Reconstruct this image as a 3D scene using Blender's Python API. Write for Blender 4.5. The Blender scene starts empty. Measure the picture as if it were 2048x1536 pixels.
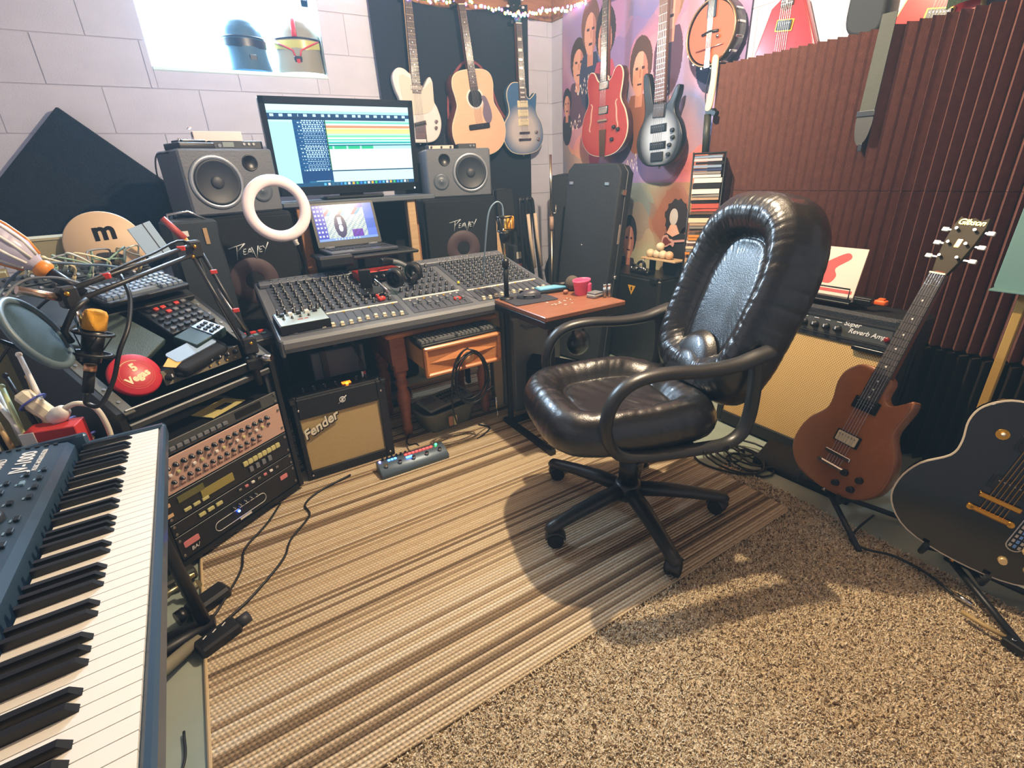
import bpy, bmesh, math, random
import numpy as np
from mathutils import Vector, Matrix
V = Vector; pi = math.pi; rad = math.radians
S = bpy.context.scene; COL = S.collection
random.seed(7)

# ------------------------------------------------------------------ camera
F_PX = 975.0; PITCH = rad(23.4); ROLL = rad(2.4); YAW = rad(31.0); EYE = V((0, 0, 1.15))
cam_d = bpy.data.cameras.new('camera'); cam = bpy.data.objects.new('camera', cam_d); COL.objects.link(cam)
fw = V((math.sin(YAW) * math.cos(PITCH), math.cos(YAW) * math.cos(PITCH), -math.sin(PITCH)))
r0 = V((math.cos(YAW), -math.sin(YAW), 0)); u0 = r0.cross(fw)
rr = math.cos(ROLL) * r0 - math.sin(ROLL) * u0; uu = math.sin(ROLL) * r0 + math.cos(ROLL) * u0
cam.matrix_world = Matrix(((rr.x, uu.x, -fw.x, EYE.x), (rr.y, uu.y, -fw.y, EYE.y), (rr.z, uu.z, -fw.z, EYE.z), (0, 0, 0, 1)))
cam_d.sensor_width = 36; cam_d.lens = 36 * F_PX / 2048; cam_d.clip_start = .02; cam_d.clip_end = 60
S.camera = cam

# ------------------------------------------------------------------ world, exposure
S.view_settings.view_transform = 'Standard'; S.view_settings.look = 'None'
S.view_settings.exposure = 1.12; S.view_settings.gamma = 1.0; S.view_settings.use_curve_mapping = False
W = bpy.data.worlds.new('World'); S.world = W; W.use_nodes = True
W.node_tree.nodes['Background'].inputs[0].default_value = (.75, .87, 1, 1)
W.node_tree.nodes['Background'].inputs[1].default_value = 1.2
# added blue air scatter imitating lens veil glare around the screen and window
veil_haze = W.node_tree.nodes.new('ShaderNodeVolumeScatter'); veil_haze.inputs['Color'].default_value = (.34, .66, 1, 1); veil_haze.inputs['Density'].default_value = .027
W.node_tree.links.new(veil_haze.outputs[0], W.node_tree.nodes['World Output'].inputs['Volume'])
S.cycles.use_denoising = True
S.cycles.max_bounces = 5; S.cycles.diffuse_bounces = 3; S.cycles.glossy_bounces = 2; S.cycles.volume_bounces = 0; S.cycles.transparent_max_bounces = 6
S.cycles.use_adaptive_sampling = True; S.cycles.adaptive_threshold = .035; S.cycles.adaptive_min_samples = 16
S.cycles.sample_clamp_indirect = 6
# daylight that falls in through the basement window
WIN = dict(x0=.007, x1=.843, z0=1.694, z1=2.09)
def light(name, kind, energy, color, loc, parent=None, **k):
    d = bpy.data.lights.new(name, kind); d.energy = energy; d.color = color
    for a, b in k.items(): setattr(d, a, b)
    o = bpy.data.objects.new(name, d); COL.objects.link(o); o.location = loc; o.parent = parent
    return o
day = light('window_daylight', 'AREA', 80, (.52, .74, 1.0), (.425, 3.44, 1.91), shape='RECTANGLE', size=.80, size_y=.40)
day.rotation_euler = (rad(-68), 0, 0)
LAMP = V((1.21, 1.31, 2.06)); LAMP_W = 82; LAMP_C = (1.0, .83, .60)

# ------------------------------------------------------------------ materials
def lin(c):
    return tuple((x / 255 / 12.92 if x / 255 <= .04045 else ((x / 255 + .055) / 1.055) ** 2.4) for x in c[:3])
MATS = {}
def mat(name, col=(128, 128, 128), rough=.5, metal=0., spec=.5, var=None, bump=None, emit=None, coat=0., trans=0., alpha=1., sheen=0., wood=None):
    """var=(scale, second colour, contrast): mottled colour; bump=(scale, strength); emit=(colour, strength)"""
    if name in MATS: return MATS[name]
    m = bpy.data.materials.new(name); m.use_nodes = True; nt = m.node_tree; b = nt.nodes['Principled BSDF']; I = b.inputs
    c = lin(col) + (1,)
    I['Base Color'].default_value = c; I['Roughness'].default_value = rough; I['Metallic'].default_value = metal
    I['Specular IOR Level'].default_value = spec; I['Coat Weight'].default_value = coat; I['Coat Roughness'].default_value = .08
    I['Transmission Weight'].default_value = trans; I['Alpha'].default_value = alpha; I['Sheen Weight'].default_value = sheen
    if emit:
        m.cycles.emission_sampling = 'NONE'
        I['Emission Color'].default_value = lin(emit[0]) + (1,); I['Emission Strength'].default_value = emit[1]
    def tc(scale=(1, 1, 1)):
        t = nt.nodes.new('ShaderNodeTexCoord'); mp = nt.nodes.new('ShaderNodeMapping'); mp.inputs['Scale'].default_value = scale
        nt.links.new(t.outputs['Object'], mp.inputs[0]); return mp.outputs[0]
    if var or wood:
        n = nt.nodes.new('ShaderNodeTexNoise'); sc_, c2, k = var or wood
        n.inputs['Scale'].default_value = sc_; n.inputs['Detail'].default_value = 5
        nt.links.new(tc((1, 1, 1) if var else (1, 12, 12)), n.inputs['Vector'])
        r = nt.nodes.new('ShaderNodeValToRGB'); r.color_ramp.elements[0].position = .5 - k; r.color_ramp.elements[1].position = .5 + k
        r.color_ramp.elements[0].color = lin(c2) + (1,); r.color_ramp.elements[1].color = c
        nt.links.new(n.outputs['Fac'], r.inputs[0]); nt.links.new(r.outputs[0], I['Base Color'])
    if bump:
        n = nt.nodes.new('ShaderNodeTexNoise'); n.inputs['Scale'].default_value = bump[0]; n.inputs['Detail'].default_value = 4
        nt.links.new(tc(), n.inputs['Vector'])
        bp = nt.nodes.new('ShaderNodeBump'); bp.inputs['Strength'].default_value = bump[1]; bp.inputs['Distance'].default_value = .01
        nt.links.new(n.outputs['Fac'], bp.inputs['Height']); nt.links.new(bp.outputs[0], I['Normal'])
    MATS[name] = m; return m
def vcmat(name, rough=.6, emit=0., bump=None):
    """material that shows a printed picture stored as the colour attribute 'print'"""
    if name in MATS: return MATS[name]
    m = mat(name, rough=rough, bump=bump); nt = m.node_tree; b = nt.nodes['Principled BSDF']
    a = nt.nodes.new('ShaderNodeVertexColor'); a.layer_name = 'print'
    nt.links.new(a.outputs[0], b.inputs['Base Color'])
    if emit:
        m.cycles.emission_sampling = 'NONE'
        b.inputs['Base Color'].default_value = (0, 0, 0, 1); nt.links.remove(b.inputs['Base Color'].links[0])
        nt.links.new(a.outputs[0], b.inputs['Emission Color']); b.inputs['Emission Strength'].default_value = emit
    return m

# ------------------------------------------------------------------ mesh builder
def frame(p0, p1):
    z = (V(p1) - V(p0)).normalized(); a = V((0, 0, 1)) if abs(z.z) < .9 else V((1, 0, 0))
    x = a.cross(z).normalized(); y = z.cross(x); return x, y, z
class MB:
    def __init__(s): s.v = []; s.f = []; s.m = []; s.s = []; s.cur = 0; s.T = None
    def add(s, vs, fs, smooth=False):
        o = len(s.v); T = s.T
        s.v += [tuple(T @ V(v)) if T else tuple(v) for v in vs]
        s.f += [tuple(i + o for i in f) for f in fs]; s.m += [s.cur] * len(fs); s.s += [smooth] * len(fs); return s
    def box(s, c, d, b=0, rz=0):
        x, y, z = d[0] / 2, d[1] / 2, d[2] / 2; b = min(b, x * .9, y * .9, z * .9)
        if b <= 0:
            vs = [(i * x, j * y, k * z) for i in (-1, 1) for j in (-1, 1) for k in (-1, 1)]
            fs = [(0, 1, 3, 2), (4, 6, 7, 5), (0, 4, 5, 1), (2, 3, 7, 6), (0, 2, 6, 4), (1, 5, 7, 3)]
        else:
            vs = []; idx = {}
            for i in (-1, 1):
                for j in (-1, 1):
                    for k in (-1, 1):
                        for a in range(3):
                            q = [i * (x - b), j * (y - b), k * (z - b)]; q[a] = (i * x, j * y, k * z)[a]
                            idx[i, j, k, a] = len(vs); vs.append(tuple(q))
            fs = []
            for a in range(3):
                o1, o2 = [(1, 2), (2, 0), (0, 1)][a]
                for sg in (-1, 1):
                    q = []
                    for u, w in ((-1, -1), (1, -1), (1, 1), (-1, 1)):
                        t = [0, 0, 0]; t[a] = sg; t[o1] = u; t[o2] = w; q.append(idx[t[0], t[1], t[2], a])
                    fs.append(tuple(q))
                for u in (-1, 1):
                    for w in (-1, 1):
                        t0 = [0, 0, 0]; t0[a] = -1; t0[o1] = u; t0[o2] = w; t1 = list(t0); t1[a] = 1
                        fs.append((idx[(*t0, o1)], idx[(*t1, o1)], idx[(*t1, o2)], idx[(*t0, o2)]))
            for i in (-1, 1):
                for j in (-1, 1):
                    for k in (-1, 1): fs.append((idx[i, j, k, 0], idx[i, j, k, 1], idx[i, j, k, 2]))
        cr, sr = math.cos(rz), math.sin(rz)
        vs = [(c[0] + p[0] * cr - p[1] * sr, c[1] + p[0] * sr + p[1] * cr, c[2] + p[2]) for p in vs]
        return s.add(vs, fs)
    def cyl(s, p0, p1, r0, r1=None, n=16, cap=True):
        r1 = r0 if r1 is None else r1; x, y, z = frame(p0, p1); p0, p1 = V(p0), V(p1); vs = []
        for p, r in ((p0, r0), (p1, r1)):
            vs += [p + (x * math.cos(2 * pi * i / n) + y * math.sin(2 * pi * i / n)) * r for i in range(n)]
        s.add(vs, [(i, (i + 1) % n, n + (i + 1) % n, n + i) for i in range(n)], True)
        if cap:
            s.add(vs, [tuple(range(n - 1, -1, -1)), tuple(range(n, 2 * n))])
        return s
    def lathe(s, prof, n=24, o=(0, 0, 0), ax=None, arc=None):
        """prof: [(radius, height)] turned about the z axis (or ax) through o"""
        x, y, z = frame((0, 0, 0), ax) if ax else (V((1, 0, 0)), V((0, 1, 0)), V((0, 0, 1)))
        o = V(o); vs = []; m = len(prof)
        for r, h in prof:
            vs += [o + z * h + (x * math.cos(2 * pi * i / n) + y * math.sin(2 * pi * i / n)) * max(r, 1e-5) for i in range(n)]
        fs = [(j * n + i, j * n + (i + 1) % n, (j + 1) * n + (i + 1) % n, (j + 1) * n + i) for j in range(m - 1) for i in range(n)]
        return s.add(vs, fs, True)
    def tube(s, pts, r, n=8, closed=False, flat=1., up=None):
        """swept tube; r a number or list; flat squashes the section along the carried normal"""
        P = [V(p) for p in pts]; L = len(P); rs = r if isinstance(r, (list, tuple)) else [r] * L
        T = []
        for i in range(L):
            a = P[(i - 1) % L] if closed or i else P[i]; b = P[(i + 1) % L] if closed or i < L - 1 else P[i]
            T.append((b - a).normalized())
        nrm = V(up) if up else (V((0, 0, 1)) if abs(T[0].z) < .9 else V((1, 0, 0)))
        vs = []
        for i in range(L):
            nrm = (V(up) if up else nrm); nrm = (nrm - T[i] * nrm.dot(T[i]))
            nrm = nrm.normalized() if nrm.length > 1e-6 else T[i].orthogonal().normalized()
            bn = T[i].cross(nrm)
            vs += [P[i] + (bn * math.cos(2 * pi * k / n) + nrm * math.sin(2 * pi * k / n) * flat) * rs[i] for k in range(n)]
        m = L if closed else L - 1
        fs = [(i * n + k, i * n + (k + 1) % n, ((i + 1) % L) * n + (k + 1) % n, ((i + 1) % L) * n + k) for i in range(m) for k in range(n)]
        s.add(vs, fs, True)
        if not closed: s.add(vs, [tuple(range(n - 1, -1, -1)), tuple(range((L - 1) * n, L * n))])
        return s
    def sphere(s, c, r, n=16, k=10, sc=(1, 1, 1)):
        pr = [(r * math.sin(pi * j / k), -r * math.cos(pi * j / k)) for j in range(k + 1)]
        b = MB().lathe(pr, n)
        return s.add([(c[0] + v[0] * sc[0], c[1] + v[1] * sc[1], c[2] + v[2] * sc[2]) for v in b.v], b.f, True)
    def torus(s, c, R, r, n=32, k=10, ax=(0, 0, 1), a0=0, a1=2 * pi, flat=1.):
        x, y, z = frame((0, 0, 0), ax); c = V(c); full = abs(a1 - a0 - 2 * pi) < 1e-6
        pts = [c + (x * math.cos(a0 + (a1 - a0) * i / n) + y * math.sin(a0 + (a1 - a0) * i / n)) * R for i in range(n + (0 if full else 1))]
        return s.tube(pts, r, k, full, flat, up=z)
    def prism(s, ol, z0, z1, b=0, smooth=False):
        """ol: 2D outline (counter-clockwise), extruded in z with edges rounded by b"""
        n = len(ol); rings = [(0, z0), (0, z1)] if b <= 0 else \
            [(b, z0), (b * .3, z0 + b * .3), (0, z0 + b), (0, z1 - b), (b * .3, z1 - b * .3), (b, z1)]
        vs = []
        for d, z in rings: vs += [(p[0], p[1], z) for p in (inset(ol, d) if d else ol)]
        m = len(rings)
        s.add(vs, [(j * n + i, j * n + (i + 1) % n, (j + 1) * n + (i + 1) % n, (j + 1) * n + i) for j in range(m - 1) for i in range(n)], smooth or b > 0)
        s.add(vs, [tuple(range(n - 1, -1, -1)), tuple(range((m - 1) * n, m * n))])
        return s
    def quad(s, a, b, c, d): return s.add([a, b, c, d], [(0, 1, 2, 3)])
    def surf(s, fn, nu, nv, cu=False, cv=False):
        """grid surface fn(i/nu, j/nv)"""
        vs = [fn(i / nu, j / nv) for j in range(nv + (0 if cv else 1)) for i in range(nu + (0 if cu else 1))]
        w = nu if cu else nu + 1; h = nv if cv else nv + 1
        return s.add(vs, [(j * w + i, j * w + (i + 1) % w, ((j + 1) % h) * w + (i + 1) % w, ((j + 1) % h) * w + i) for j in range(nv) for i in range(nu)], True)
    def mesh(s, name):
        me = bpy.data.meshes.new(name); me.from_pydata(s.v, [], s.f)
        bm = bmesh.new(); bm.from_mesh(me)
        for f, sm, mi in zip(bm.faces, s.s, s.m): f.smooth = sm; f.material_index = mi
        bmesh.ops.remove_doubles(bm, verts=bm.verts, dist=2e-6)
        bmesh.ops.recalc_face_normals(bm, faces=bm.faces); bm.to_mesh(me); bm.free(); return me
def inset(ol, d):
    n = len(ol); out = []; area = sum(ol[i][0] * ol[(i + 1) % n][1] - ol[(i + 1) % n][0] * ol[i][1] for i in range(n)); sg = 1 if area > 0 else -1
    for i in range(n):
        a, b, c = V(ol[i - 1]), V(ol[i]), V(ol[(i + 1) % n]); t = ((b - a).normalized() + (c - b).normalized())
        t = t.normalized() if t.length > 1e-6 else (c - b).normalized()
        out.append((b.x - t.y * d * sg, b.y + t.x * d * sg))
    return out
def spline(ctrl, k=6, closed=True):
    """Catmull-Rom through control points (2D or 3D)"""
    n = len(ctrl); out = []; P = [V(p) for p in ctrl]
    for i in range(n if closed else n - 1):
        p0 = P[(i - 1) % n] if closed or i else P[i] * 2 - P[i + 1]
        p1, p2 = P[i], P[(i + 1) % n]; p3 = P[(i + 2) % n] if closed or i < n - 2 else p2 * 2 - p1
        for j in range(k):
            t = j / k
            out.append(.5 * ((2 * p1) + (p2 - p0) * t + (2 * p0 - 5 * p1 + 4 * p2 - p3) * t * t + (3 * p1 - p0 - 3 * p2 + p3) * t ** 3))
    if not closed: out.append(P[-1])
    return [tuple(p) for p in out]
def rrect(w, h, r, n=4, cx=0, cy=0):
    return [(cx + sx * (w / 2 - r) + r * math.cos(a), cy + sy * (h / 2 - r) + r * math.sin(a))
            for sx, sy, a0 in ((1, 1, 0), (-1, 1, pi / 2), (-1, -1, pi), (1, -1, 1.5 * pi)) for a in [a0 + pi / 2 * i / n for i in range(n + 1)]]

# ------------------------------------------------------------------ objects
def place(o, loc=None, rot=None, M=None):
    if M is not None: o.matrix_local = M
    if loc is not None: o.location = loc
    if rot is not None: o.rotation_euler = rot if hasattr(rot, '__len__') else (0, 0, rot)
def tag(o, label=None, cat=None, group=None, kind=None):
    for k, v in (('label', label), ('category', cat), ('group', group), ('kind', kind)):
        if v: o[k] = v
    return o
def thing(name, label, cat, loc=(0, 0, 0), rot=None, M=None, group=None):
    o = bpy.data.objects.new(name, None); COL.objects.link(o); o.empty_display_size = .05
    place(o, loc if M is None else None, rot, M); return tag(o, label, cat, group)
def obj(name, b, m, parent=None, loc=None, rot=None, M=None, label=None, cat=None, group=None, kind=None):
    me = b.mesh(name) if isinstance(b, MB) else b
    if not me.materials or isinstance(b, MB):
        for x in (m if isinstance(m, (list, tuple)) else [m]): me.materials.append(x)
    o = bpy.data.objects.new(name, me); COL.objects.link(o); o.parent = parent
    place(o, loc, rot, M); return tag(o, label, cat, group, kind)
UNIT = {}
def unit(k):
    if k not in UNIT:
        b = MB()
        if k == 'box': b.box((0, 0, 0), (1, 1, 1))
        elif k == 'rbox': b.box((0, 0, 0), (1, 1, 1), .1)
        elif k == 'cyl': b.cyl((0, 0, -.5), (0, 0, .5), .5, n=12)
        elif k == 'cone': b.cyl((0, 0, -.5), (0, 0, .5), .5, .38, n=10)
        elif k == 'ball': b.sphere((0, 0, 0), .5, 10, 6)
        elif k == 'key': b.cyl((0, 0, -.5), (0, 0, .5), .7071, .5, n=4, cap=True); b.v = [((x + y) * .7071, (y - x) * .7071, z) for x, y, z in b.v]; b.s = [False] * len(b.s)
        UNIT[k] = b.mesh('unit_' + k); UNIT[k].materials.append(None)
    return UNIT[k]
def pc(name, parent, k, m, loc, scale, rot=None, **kw):
    """a piece: shared unit mesh (box, rbox, cyl, cone, ball, key) with its own material"""
    o = bpy.data.objects.new(name, unit(k)); COL.objects.link(o); o.parent = parent
    o.material_slots[0].link = 'OBJECT'; o.material_slots[0].material = m
    o.location = loc; o.scale = scale
    if rot is not None: o.rotation_euler = rot if hasattr(rot, '__len__') else (0, 0, rot)
    return tag(o, **kw)
def text(name, body, size, m, parent, M, shear=0., bold=0., ext=.0006, align='CENTER', sx=1.):
    c = bpy.data.curves.new(name, 'FONT'); c.body = body; c.size = size; c.extrude = ext; c.shear = shear; c.offset = bold; c.align_x = align; c.align_y = 'CENTER'
    c.resolution_u = 3; o = bpy.data.objects.new(name, c); COL.objects.link(o)
    bpy.context.view_layer.update(); me = bpy.data.meshes.new_from_object(o.evaluated_get(bpy.context.evaluated_depsgraph_get())); bpy.data.objects.remove(o); bpy.data.curves.remove(c)
    me.materials.clear(); me.materials.append(m); o = bpy.data.objects.new(name, me); COL.objects.link(o); o.parent = parent
    o.matrix_local = M @ Matrix.Diagonal((sx, 1, 1, 1)); return o
def pose(p, y, z):
    """frame with origin p, +y along y, +z (face normal) near z"""
    y = V(y).normalized(); x = y.cross(V(z)).normalized(); z = x.cross(y)
    return Matrix(((x.x, y.x, z.x, p[0]), (x.y, y.y, z.y, p[1]), (x.z, y.z, z.z, p[2]), (0, 0, 0, 1)))
def printed(name, w, h, nx, ny, fn, m, parent=None, M=None, t=None, **kw):
    """flat printed sheet, w x h centred in its xy plane, each cell coloured by fn(u, v)"""
    xs = np.linspace(-w / 2, w / 2, nx + 1); ys = np.linspace(-h / 2, h / 2, ny + 1)
    vs = [(x, y, 0) for y in ys for x in xs]; q = nx + 1
    fs = [(j * q + i, j * q + i + 1, (j + 1) * q + i + 1, (j + 1) * q + i) for j in range(ny) for i in range(nx)]
    me = bpy.data.meshes.new(name); me.from_pydata(vs, [], fs)
    a = me.color_attributes.new('print', 'FLOAT_COLOR', 'CORNER')
    cols = np.empty((len(fs), 4, 4), np.float32); cols[..., 3] = 1
    k = 0
    for j in range(ny):
        for i in range(nx):
            cols[k, :, :3] = lin(fn((i + .5) / nx, (j + .5) / ny)); k += 1
    a.data.foreach_set('color', cols.ravel()); me.materials.append(m)
    o = bpy.data.objects.new(name, me); COL.objects.link(o); o.parent = parent; place(o, M=M)
    return tag(o, **kw)
I4 = Matrix.Identity(4)
def TR(x, y, z): return Matrix.Translation((x, y, z))
def RX(a): return Matrix.Rotation(rad(a), 4, 'X')
def RY(a): return Matrix.Rotation(rad(a), 4, 'Y')
def RZ(a): return Matrix.Rotation(rad(a), 4, 'Z')
def ordinal(i): return ['topmost', 'second', 'third', 'fourth', 'fifth', 'sixth', 'seventh', 'eighth', 'ninth', 'tenth', 'eleventh', 'twelfth', 'thirteenth', 'fourteenth', 'fifteenth', 'sixteenth', 'seventeenth', 'eighteenth', 'nineteenth', 'twentieth', 'twenty-first', 'twenty-second', 'twenty-third', 'twenty-fourth', 'twenty-fifth', 'twenty-sixth', 'twenty-seventh', 'twenty-eighth', 'twenty-ninth', 'thirtieth', 'thirty-first', 'thirty-second', 'thirty-third', 'thirty-fourth', 'thirty-fifth', 'thirty-sixth', 'thirty-seventh', 'thirty-eighth', 'thirty-ninth', 'fortieth'][i]

# common materials
BLK = mat('black_plastic', (22, 23, 26), .45); BLK2 = mat('black_satin', (14, 14, 16), .35); VINYL = mat('black_vinyl', (20, 20, 22), .6, bump=(180, .35))
CHROME = mat('chrome', (205, 205, 205), .18, 1.); STEEL = mat('brushed_steel', (150, 150, 150), .35, 1.); GOLD = mat('gold', (225, 165, 60), .28, 1.)
WHITE = mat('white_plastic', (228, 225, 218), .45); CREAM = mat('cream_plastic', (226, 214, 184), .5); GREYP = mat('grey_plastic', (112, 116, 122), .5)
DKGREY = mat('dark_grey_plastic', (52, 54, 60), .5); REDP = mat('red_plastic', (205, 60, 48), .4); RUBBER = mat('black_rubber', (16, 16, 17), .75)
CABLE = mat('black_cable', (15, 15, 17), .5); WCABLE = mat('pale_cable', (205, 212, 196), .5); INK = mat('white_ink', (222, 220, 214), .6)
# ================================================================== SETTING
XW, YW, ZC, ZB = 2.425, 3.30, 2.37, 2.09   # ZB: top of the block walls
PAINT = mat('block_wall_paint', (204, 204, 220), .75, var=(3, (194, 195, 212), .3), bump=(60, .25)); MORTAR = mat('painted_mortar', (184, 183, 198), .85)
CONC = mat('painted_concrete', (178, 180, 162), .45, var=(2.2, (122, 142, 134), .28), bump=(8, .12)); CEILM = mat('ceiling_paint', (205, 196, 184), .9)
fl = obj('floor', MB().box((.4, .75, -.05), (4.1, 5.3, .1)), CONC, kind='structure')
obj('ceiling', MB().box((.4, .75, ZC + .05), (4.1, 5.3, .1)), CEILM, kind='structure')
# back wall with a window hole, of painted concrete blocks
def block_wall(name, length, height, M, hole=None, seed=1):
    """wall in its own xz plane, face towards -y; blocks proud of a recessed mortar bed"""
    rnd = random.Random(seed); bed = MB(); t = .2
    if hole:
        a, b, c, d = hole
        bed.box((a / 2, t / 2 - .0025, height / 2), (a, t, height)); bed.box(((b + length) / 2, t / 2 - .0025, height / 2), (length - b, t, height))
        bed.box(((a + b) / 2, t / 2 - .0025, c / 2), (b - a, t, c))
        if d < height: bed.box(((a + b) / 2, t / 2 - .0025, (d + height) / 2), (b - a, t, height - d))
    else: bed.box((length / 2, t / 2 - .0025, height / 2), (length, t, height))
    w = obj(name, bed, MORTAR, M=M, kind='structure')
    bw, bh, g = .40, .20, .005; row = 0; z = .0
    while z < height - .02:
        h = min(bh, height - z); x = -bw * (.5 if row % 2 else 0)
        while x < length:
            x0, x1 = max(x, 0), min(x + bw, length); x += bw
            segs = [(x0, x1, z, z + h)]
            if hole and z + h > hole[2] and z < hole[3]:
                segs = []
                if x0 < hole[0]: segs.append((x0, min(x1, hole[0] + g / 2), z, z + h))
                if x1 > hole[1]: segs.append((max(x0, hole[1] - g / 2), x1, z, z + h))
                if z < hole[2] and x1 > hole[0] and x0 < hole[1]: segs.append((max(x0, hole[0]), min(x1, hole[1]), z, hole[2] + g / 2))
            for (p, q, r, s_) in segs:
                if q - p < .015 or s_ - r < .012: continue
                pc('concrete_block', w, 'box', PAINT, ((p + q) / 2, .0 + rnd.uniform(-.0008, .0008), (r + s_) / 2), (q - p - g, .012, s_ - r - g))
        z += bh; row += 1
    return w
XL = -1.62; YF = -1.85
block_wall('wall_back', XW - XL, ZB, TR(XL, YW, 0), hole=(WIN['x0'] - XL, WIN['x1'] - XL, WIN['z0'], WIN['z1']), seed=3)
block_wall('wall_right', YW - YF, ZB, TR(XW, YW, 0) @ RZ(-90), seed=5)
obj('wall_left', MB().box((XL - .05, (YW + YF) / 2, ZC / 2), (.1, YW - YF + .4, ZC)), PAINT, kind='structure')
obj('wall_front', MB().box(((XL + XW) / 2, YF - .05, ZC / 2), (XW - XL, .1, ZC)), PAINT, kind='structure')
# window: sloped sill, jambs, frame and glowing pane
JAMB = mat('window_jamb_paint', (214, 236, 236), .5)
win = thing('window_1', 'small high basement window with overexposed bright pane', 'window', ((WIN['x0'] + WIN['x1']) / 2, YW, WIN['z0'])); del win['category']; win['kind'] = 'structure'
ww, wh = WIN['x1'] - WIN['x0'], WIN['z1'] - WIN['z0']
obj('window_sill', MB().box((0, .10, -.006), (ww, .22, .02), .004), JAMB, win)
for s in (-1, 1): obj('jamb', MB().box((s * (ww / 2 + .006), .105, wh / 2), (.014, .20, wh)), JAMB, win)
fr = MB()
for s in (-1, 1): fr.box((s * (ww / 2 - .02), .19, wh / 2), (.035, .03, wh))
fr.box((0, .19, .018), (ww, .03, .03)); fr.box((0, .19, wh - .018), (ww, .03, .03))
obj('window_frame', fr, WHITE, win)
obj('pane', MB().box((0, .20, wh / 2), (ww - .05, .006, wh - .04)), mat('daylit_pane', (255, 255, 255), .3, emit=((226, 242, 255), 3.0)), win)
# wooden joist end and ledger where the ceiling meets the corner
PINE = mat('rough_pine', (176, 124, 84), .7, wood=(6, (140, 92, 58), .3))
obj('trim_1', MB().box((XW + .06, .725, (ZB + ZC) / 2), (.16, 5.15, ZC - ZB), .004), PINE, kind='structure')
obj('trim_2', MB().box((.40, YW + .06, (ZB + ZC) / 2), (4.05, .16, ZC - ZB), .004), PINE, kind='structure')
for i in range(9): obj('trim_%d' % (3 + i), MB().box((XL + .35 + i * .46, .7, ZC - .05), (.04, 5.1, .10)), PINE, kind='structure')

# striped rug and shag carpet
def stripe_mat():
    m = mat('striped_loop_rug', rough=.95, spec=.1); nt = m.node_tree; N = nt.nodes.new; L = nt.links.new; b = nt.nodes['Principled BSDF']
    tc = N('ShaderNodeTexCoord'); sep = N('ShaderNodeSeparateXYZ'); L(tc.outputs['Object'], sep.inputs[0])
    def mth(op, a, c=None, v=None):
        n = N('ShaderNodeMath'); n.operation = op
        L(a, n.inputs[0])
        if c is not None: L(c, n.inputs[1])
        elif v is not None: n.inputs[1].default_value = v
        return n.outputs[0]
    row = mth('MULTIPLY', sep.outputs[1], v=1 / .0105); fl_ = mth('FLOOR', row)
    wn = N('ShaderNodeTexWhiteNoise'); wn.noise_dimensions = '1D'; L(fl_, wn.inputs['W'])
    band = N('ShaderNodeTexNoise'); band.noise_dimensions = '1D'; band.inputs['Scale'].default_value = .16; band.inputs['Detail'].default_value = 1; L(fl_, band.inputs['W'])
    mix = mth('ADD', mth('MULTIPLY', wn.outputs['Value'], v=.80), mth('MULTIPLY', band.outputs[0], v=.20))
    r = N('ShaderNodeValToRGB'); r.color_ramp.interpolation = 'LINEAR'; el = r.color_ramp.elements
    for p, c in ((.20, (228, 206, 170)), (.38, (212, 186, 148)), (.52, (238, 222, 194)), (.62, (206, 180, 144)), (.72, (160, 136, 106)), (.86, (124, 104, 82))):
        e = el.new(p); e.color = lin(c) + (1,)
    el.remove(el[0]); el.remove(el[-1])
    L(mix, r.inputs[0])
    # loops along each row: little dark gaps
    fx = mth('MULTIPLY', sep.outputs[0], v=2 * pi / .011); sx = mth('SINE', mth('ADD', fx, mth('MULTIPLY', fl_, v=2.4)))
    fy = mth('SINE', mth('MULTIPLY', row, v=2 * pi)); 
    ht = mth('ADD', mth('MULTIPLY', sx, v=.5), mth('MULTIPLY', mth('COSINE', mth('MULTIPLY', mth('SUBTRACT', mth('FRACT', row), v=.5), v=2 * pi)), v=1.0))
    dk = N('ShaderNodeMapRange'); dk.inputs[1].default_value = -1.4; dk.inputs[2].default_value = .3; dk.inputs[3].default_value = .62; dk.inputs[4].default_value = 1.0; L(ht, dk.inputs[0])
    nz = N('ShaderNodeTexNoise'); nz.inputs['Scale'].default_value = 420; L(tc.outputs['Object'], nz.inputs['Vector'])
    dd = mth('MULTIPLY', dk.outputs[0], mth('ADD', mth('MULTIPLY', nz.outputs[0], v=.7), v=.65))
    mx = N('ShaderNodeMix'); mx.data_type = 'RGBA'; mx.blend_type = 'MULTIPLY'; mx.inputs[0].default_value = 1
    L(r.outputs[0], mx.inputs[6]); cb = N('ShaderNodeCombineColor'); [L(dd, cb.inputs[i]) for i in range(3)]; L(cb.outputs[0], mx.inputs[7])
    L(mx.outputs[2], b.inputs['Base Color'])
    bp = N('ShaderNodeBump'); bp.inputs['Strength'].default_value = .7; bp.inputs['Distance'].default_value = .004; L(ht, bp.inputs['Height']); L(bp.outputs[0], b.inputs['Normal'])
    return m
rug = MB(); x0, x1, y0, y1 = -.25, 1.56, .70, 2.62
rug.prism(rrect(x1 - x0, y1 - y0, .02, 3, (x0 + x1) / 2, (y0 + y1) / 2), .003, .012, .003)
rg = obj('striped_rug', rug, stripe_mat(), label='tan, cream and brown striped loop-pile rug under the chair and desk', cat='rug')
EDGE = mat('rug_edge_binding', (196, 172, 132), .9)
bd = MB().box((x0, (y0 + y1) / 2, .008), (.012, y1 - y0, .011), .004)
obj('edge_binding', bd, EDGE, rg)
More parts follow.
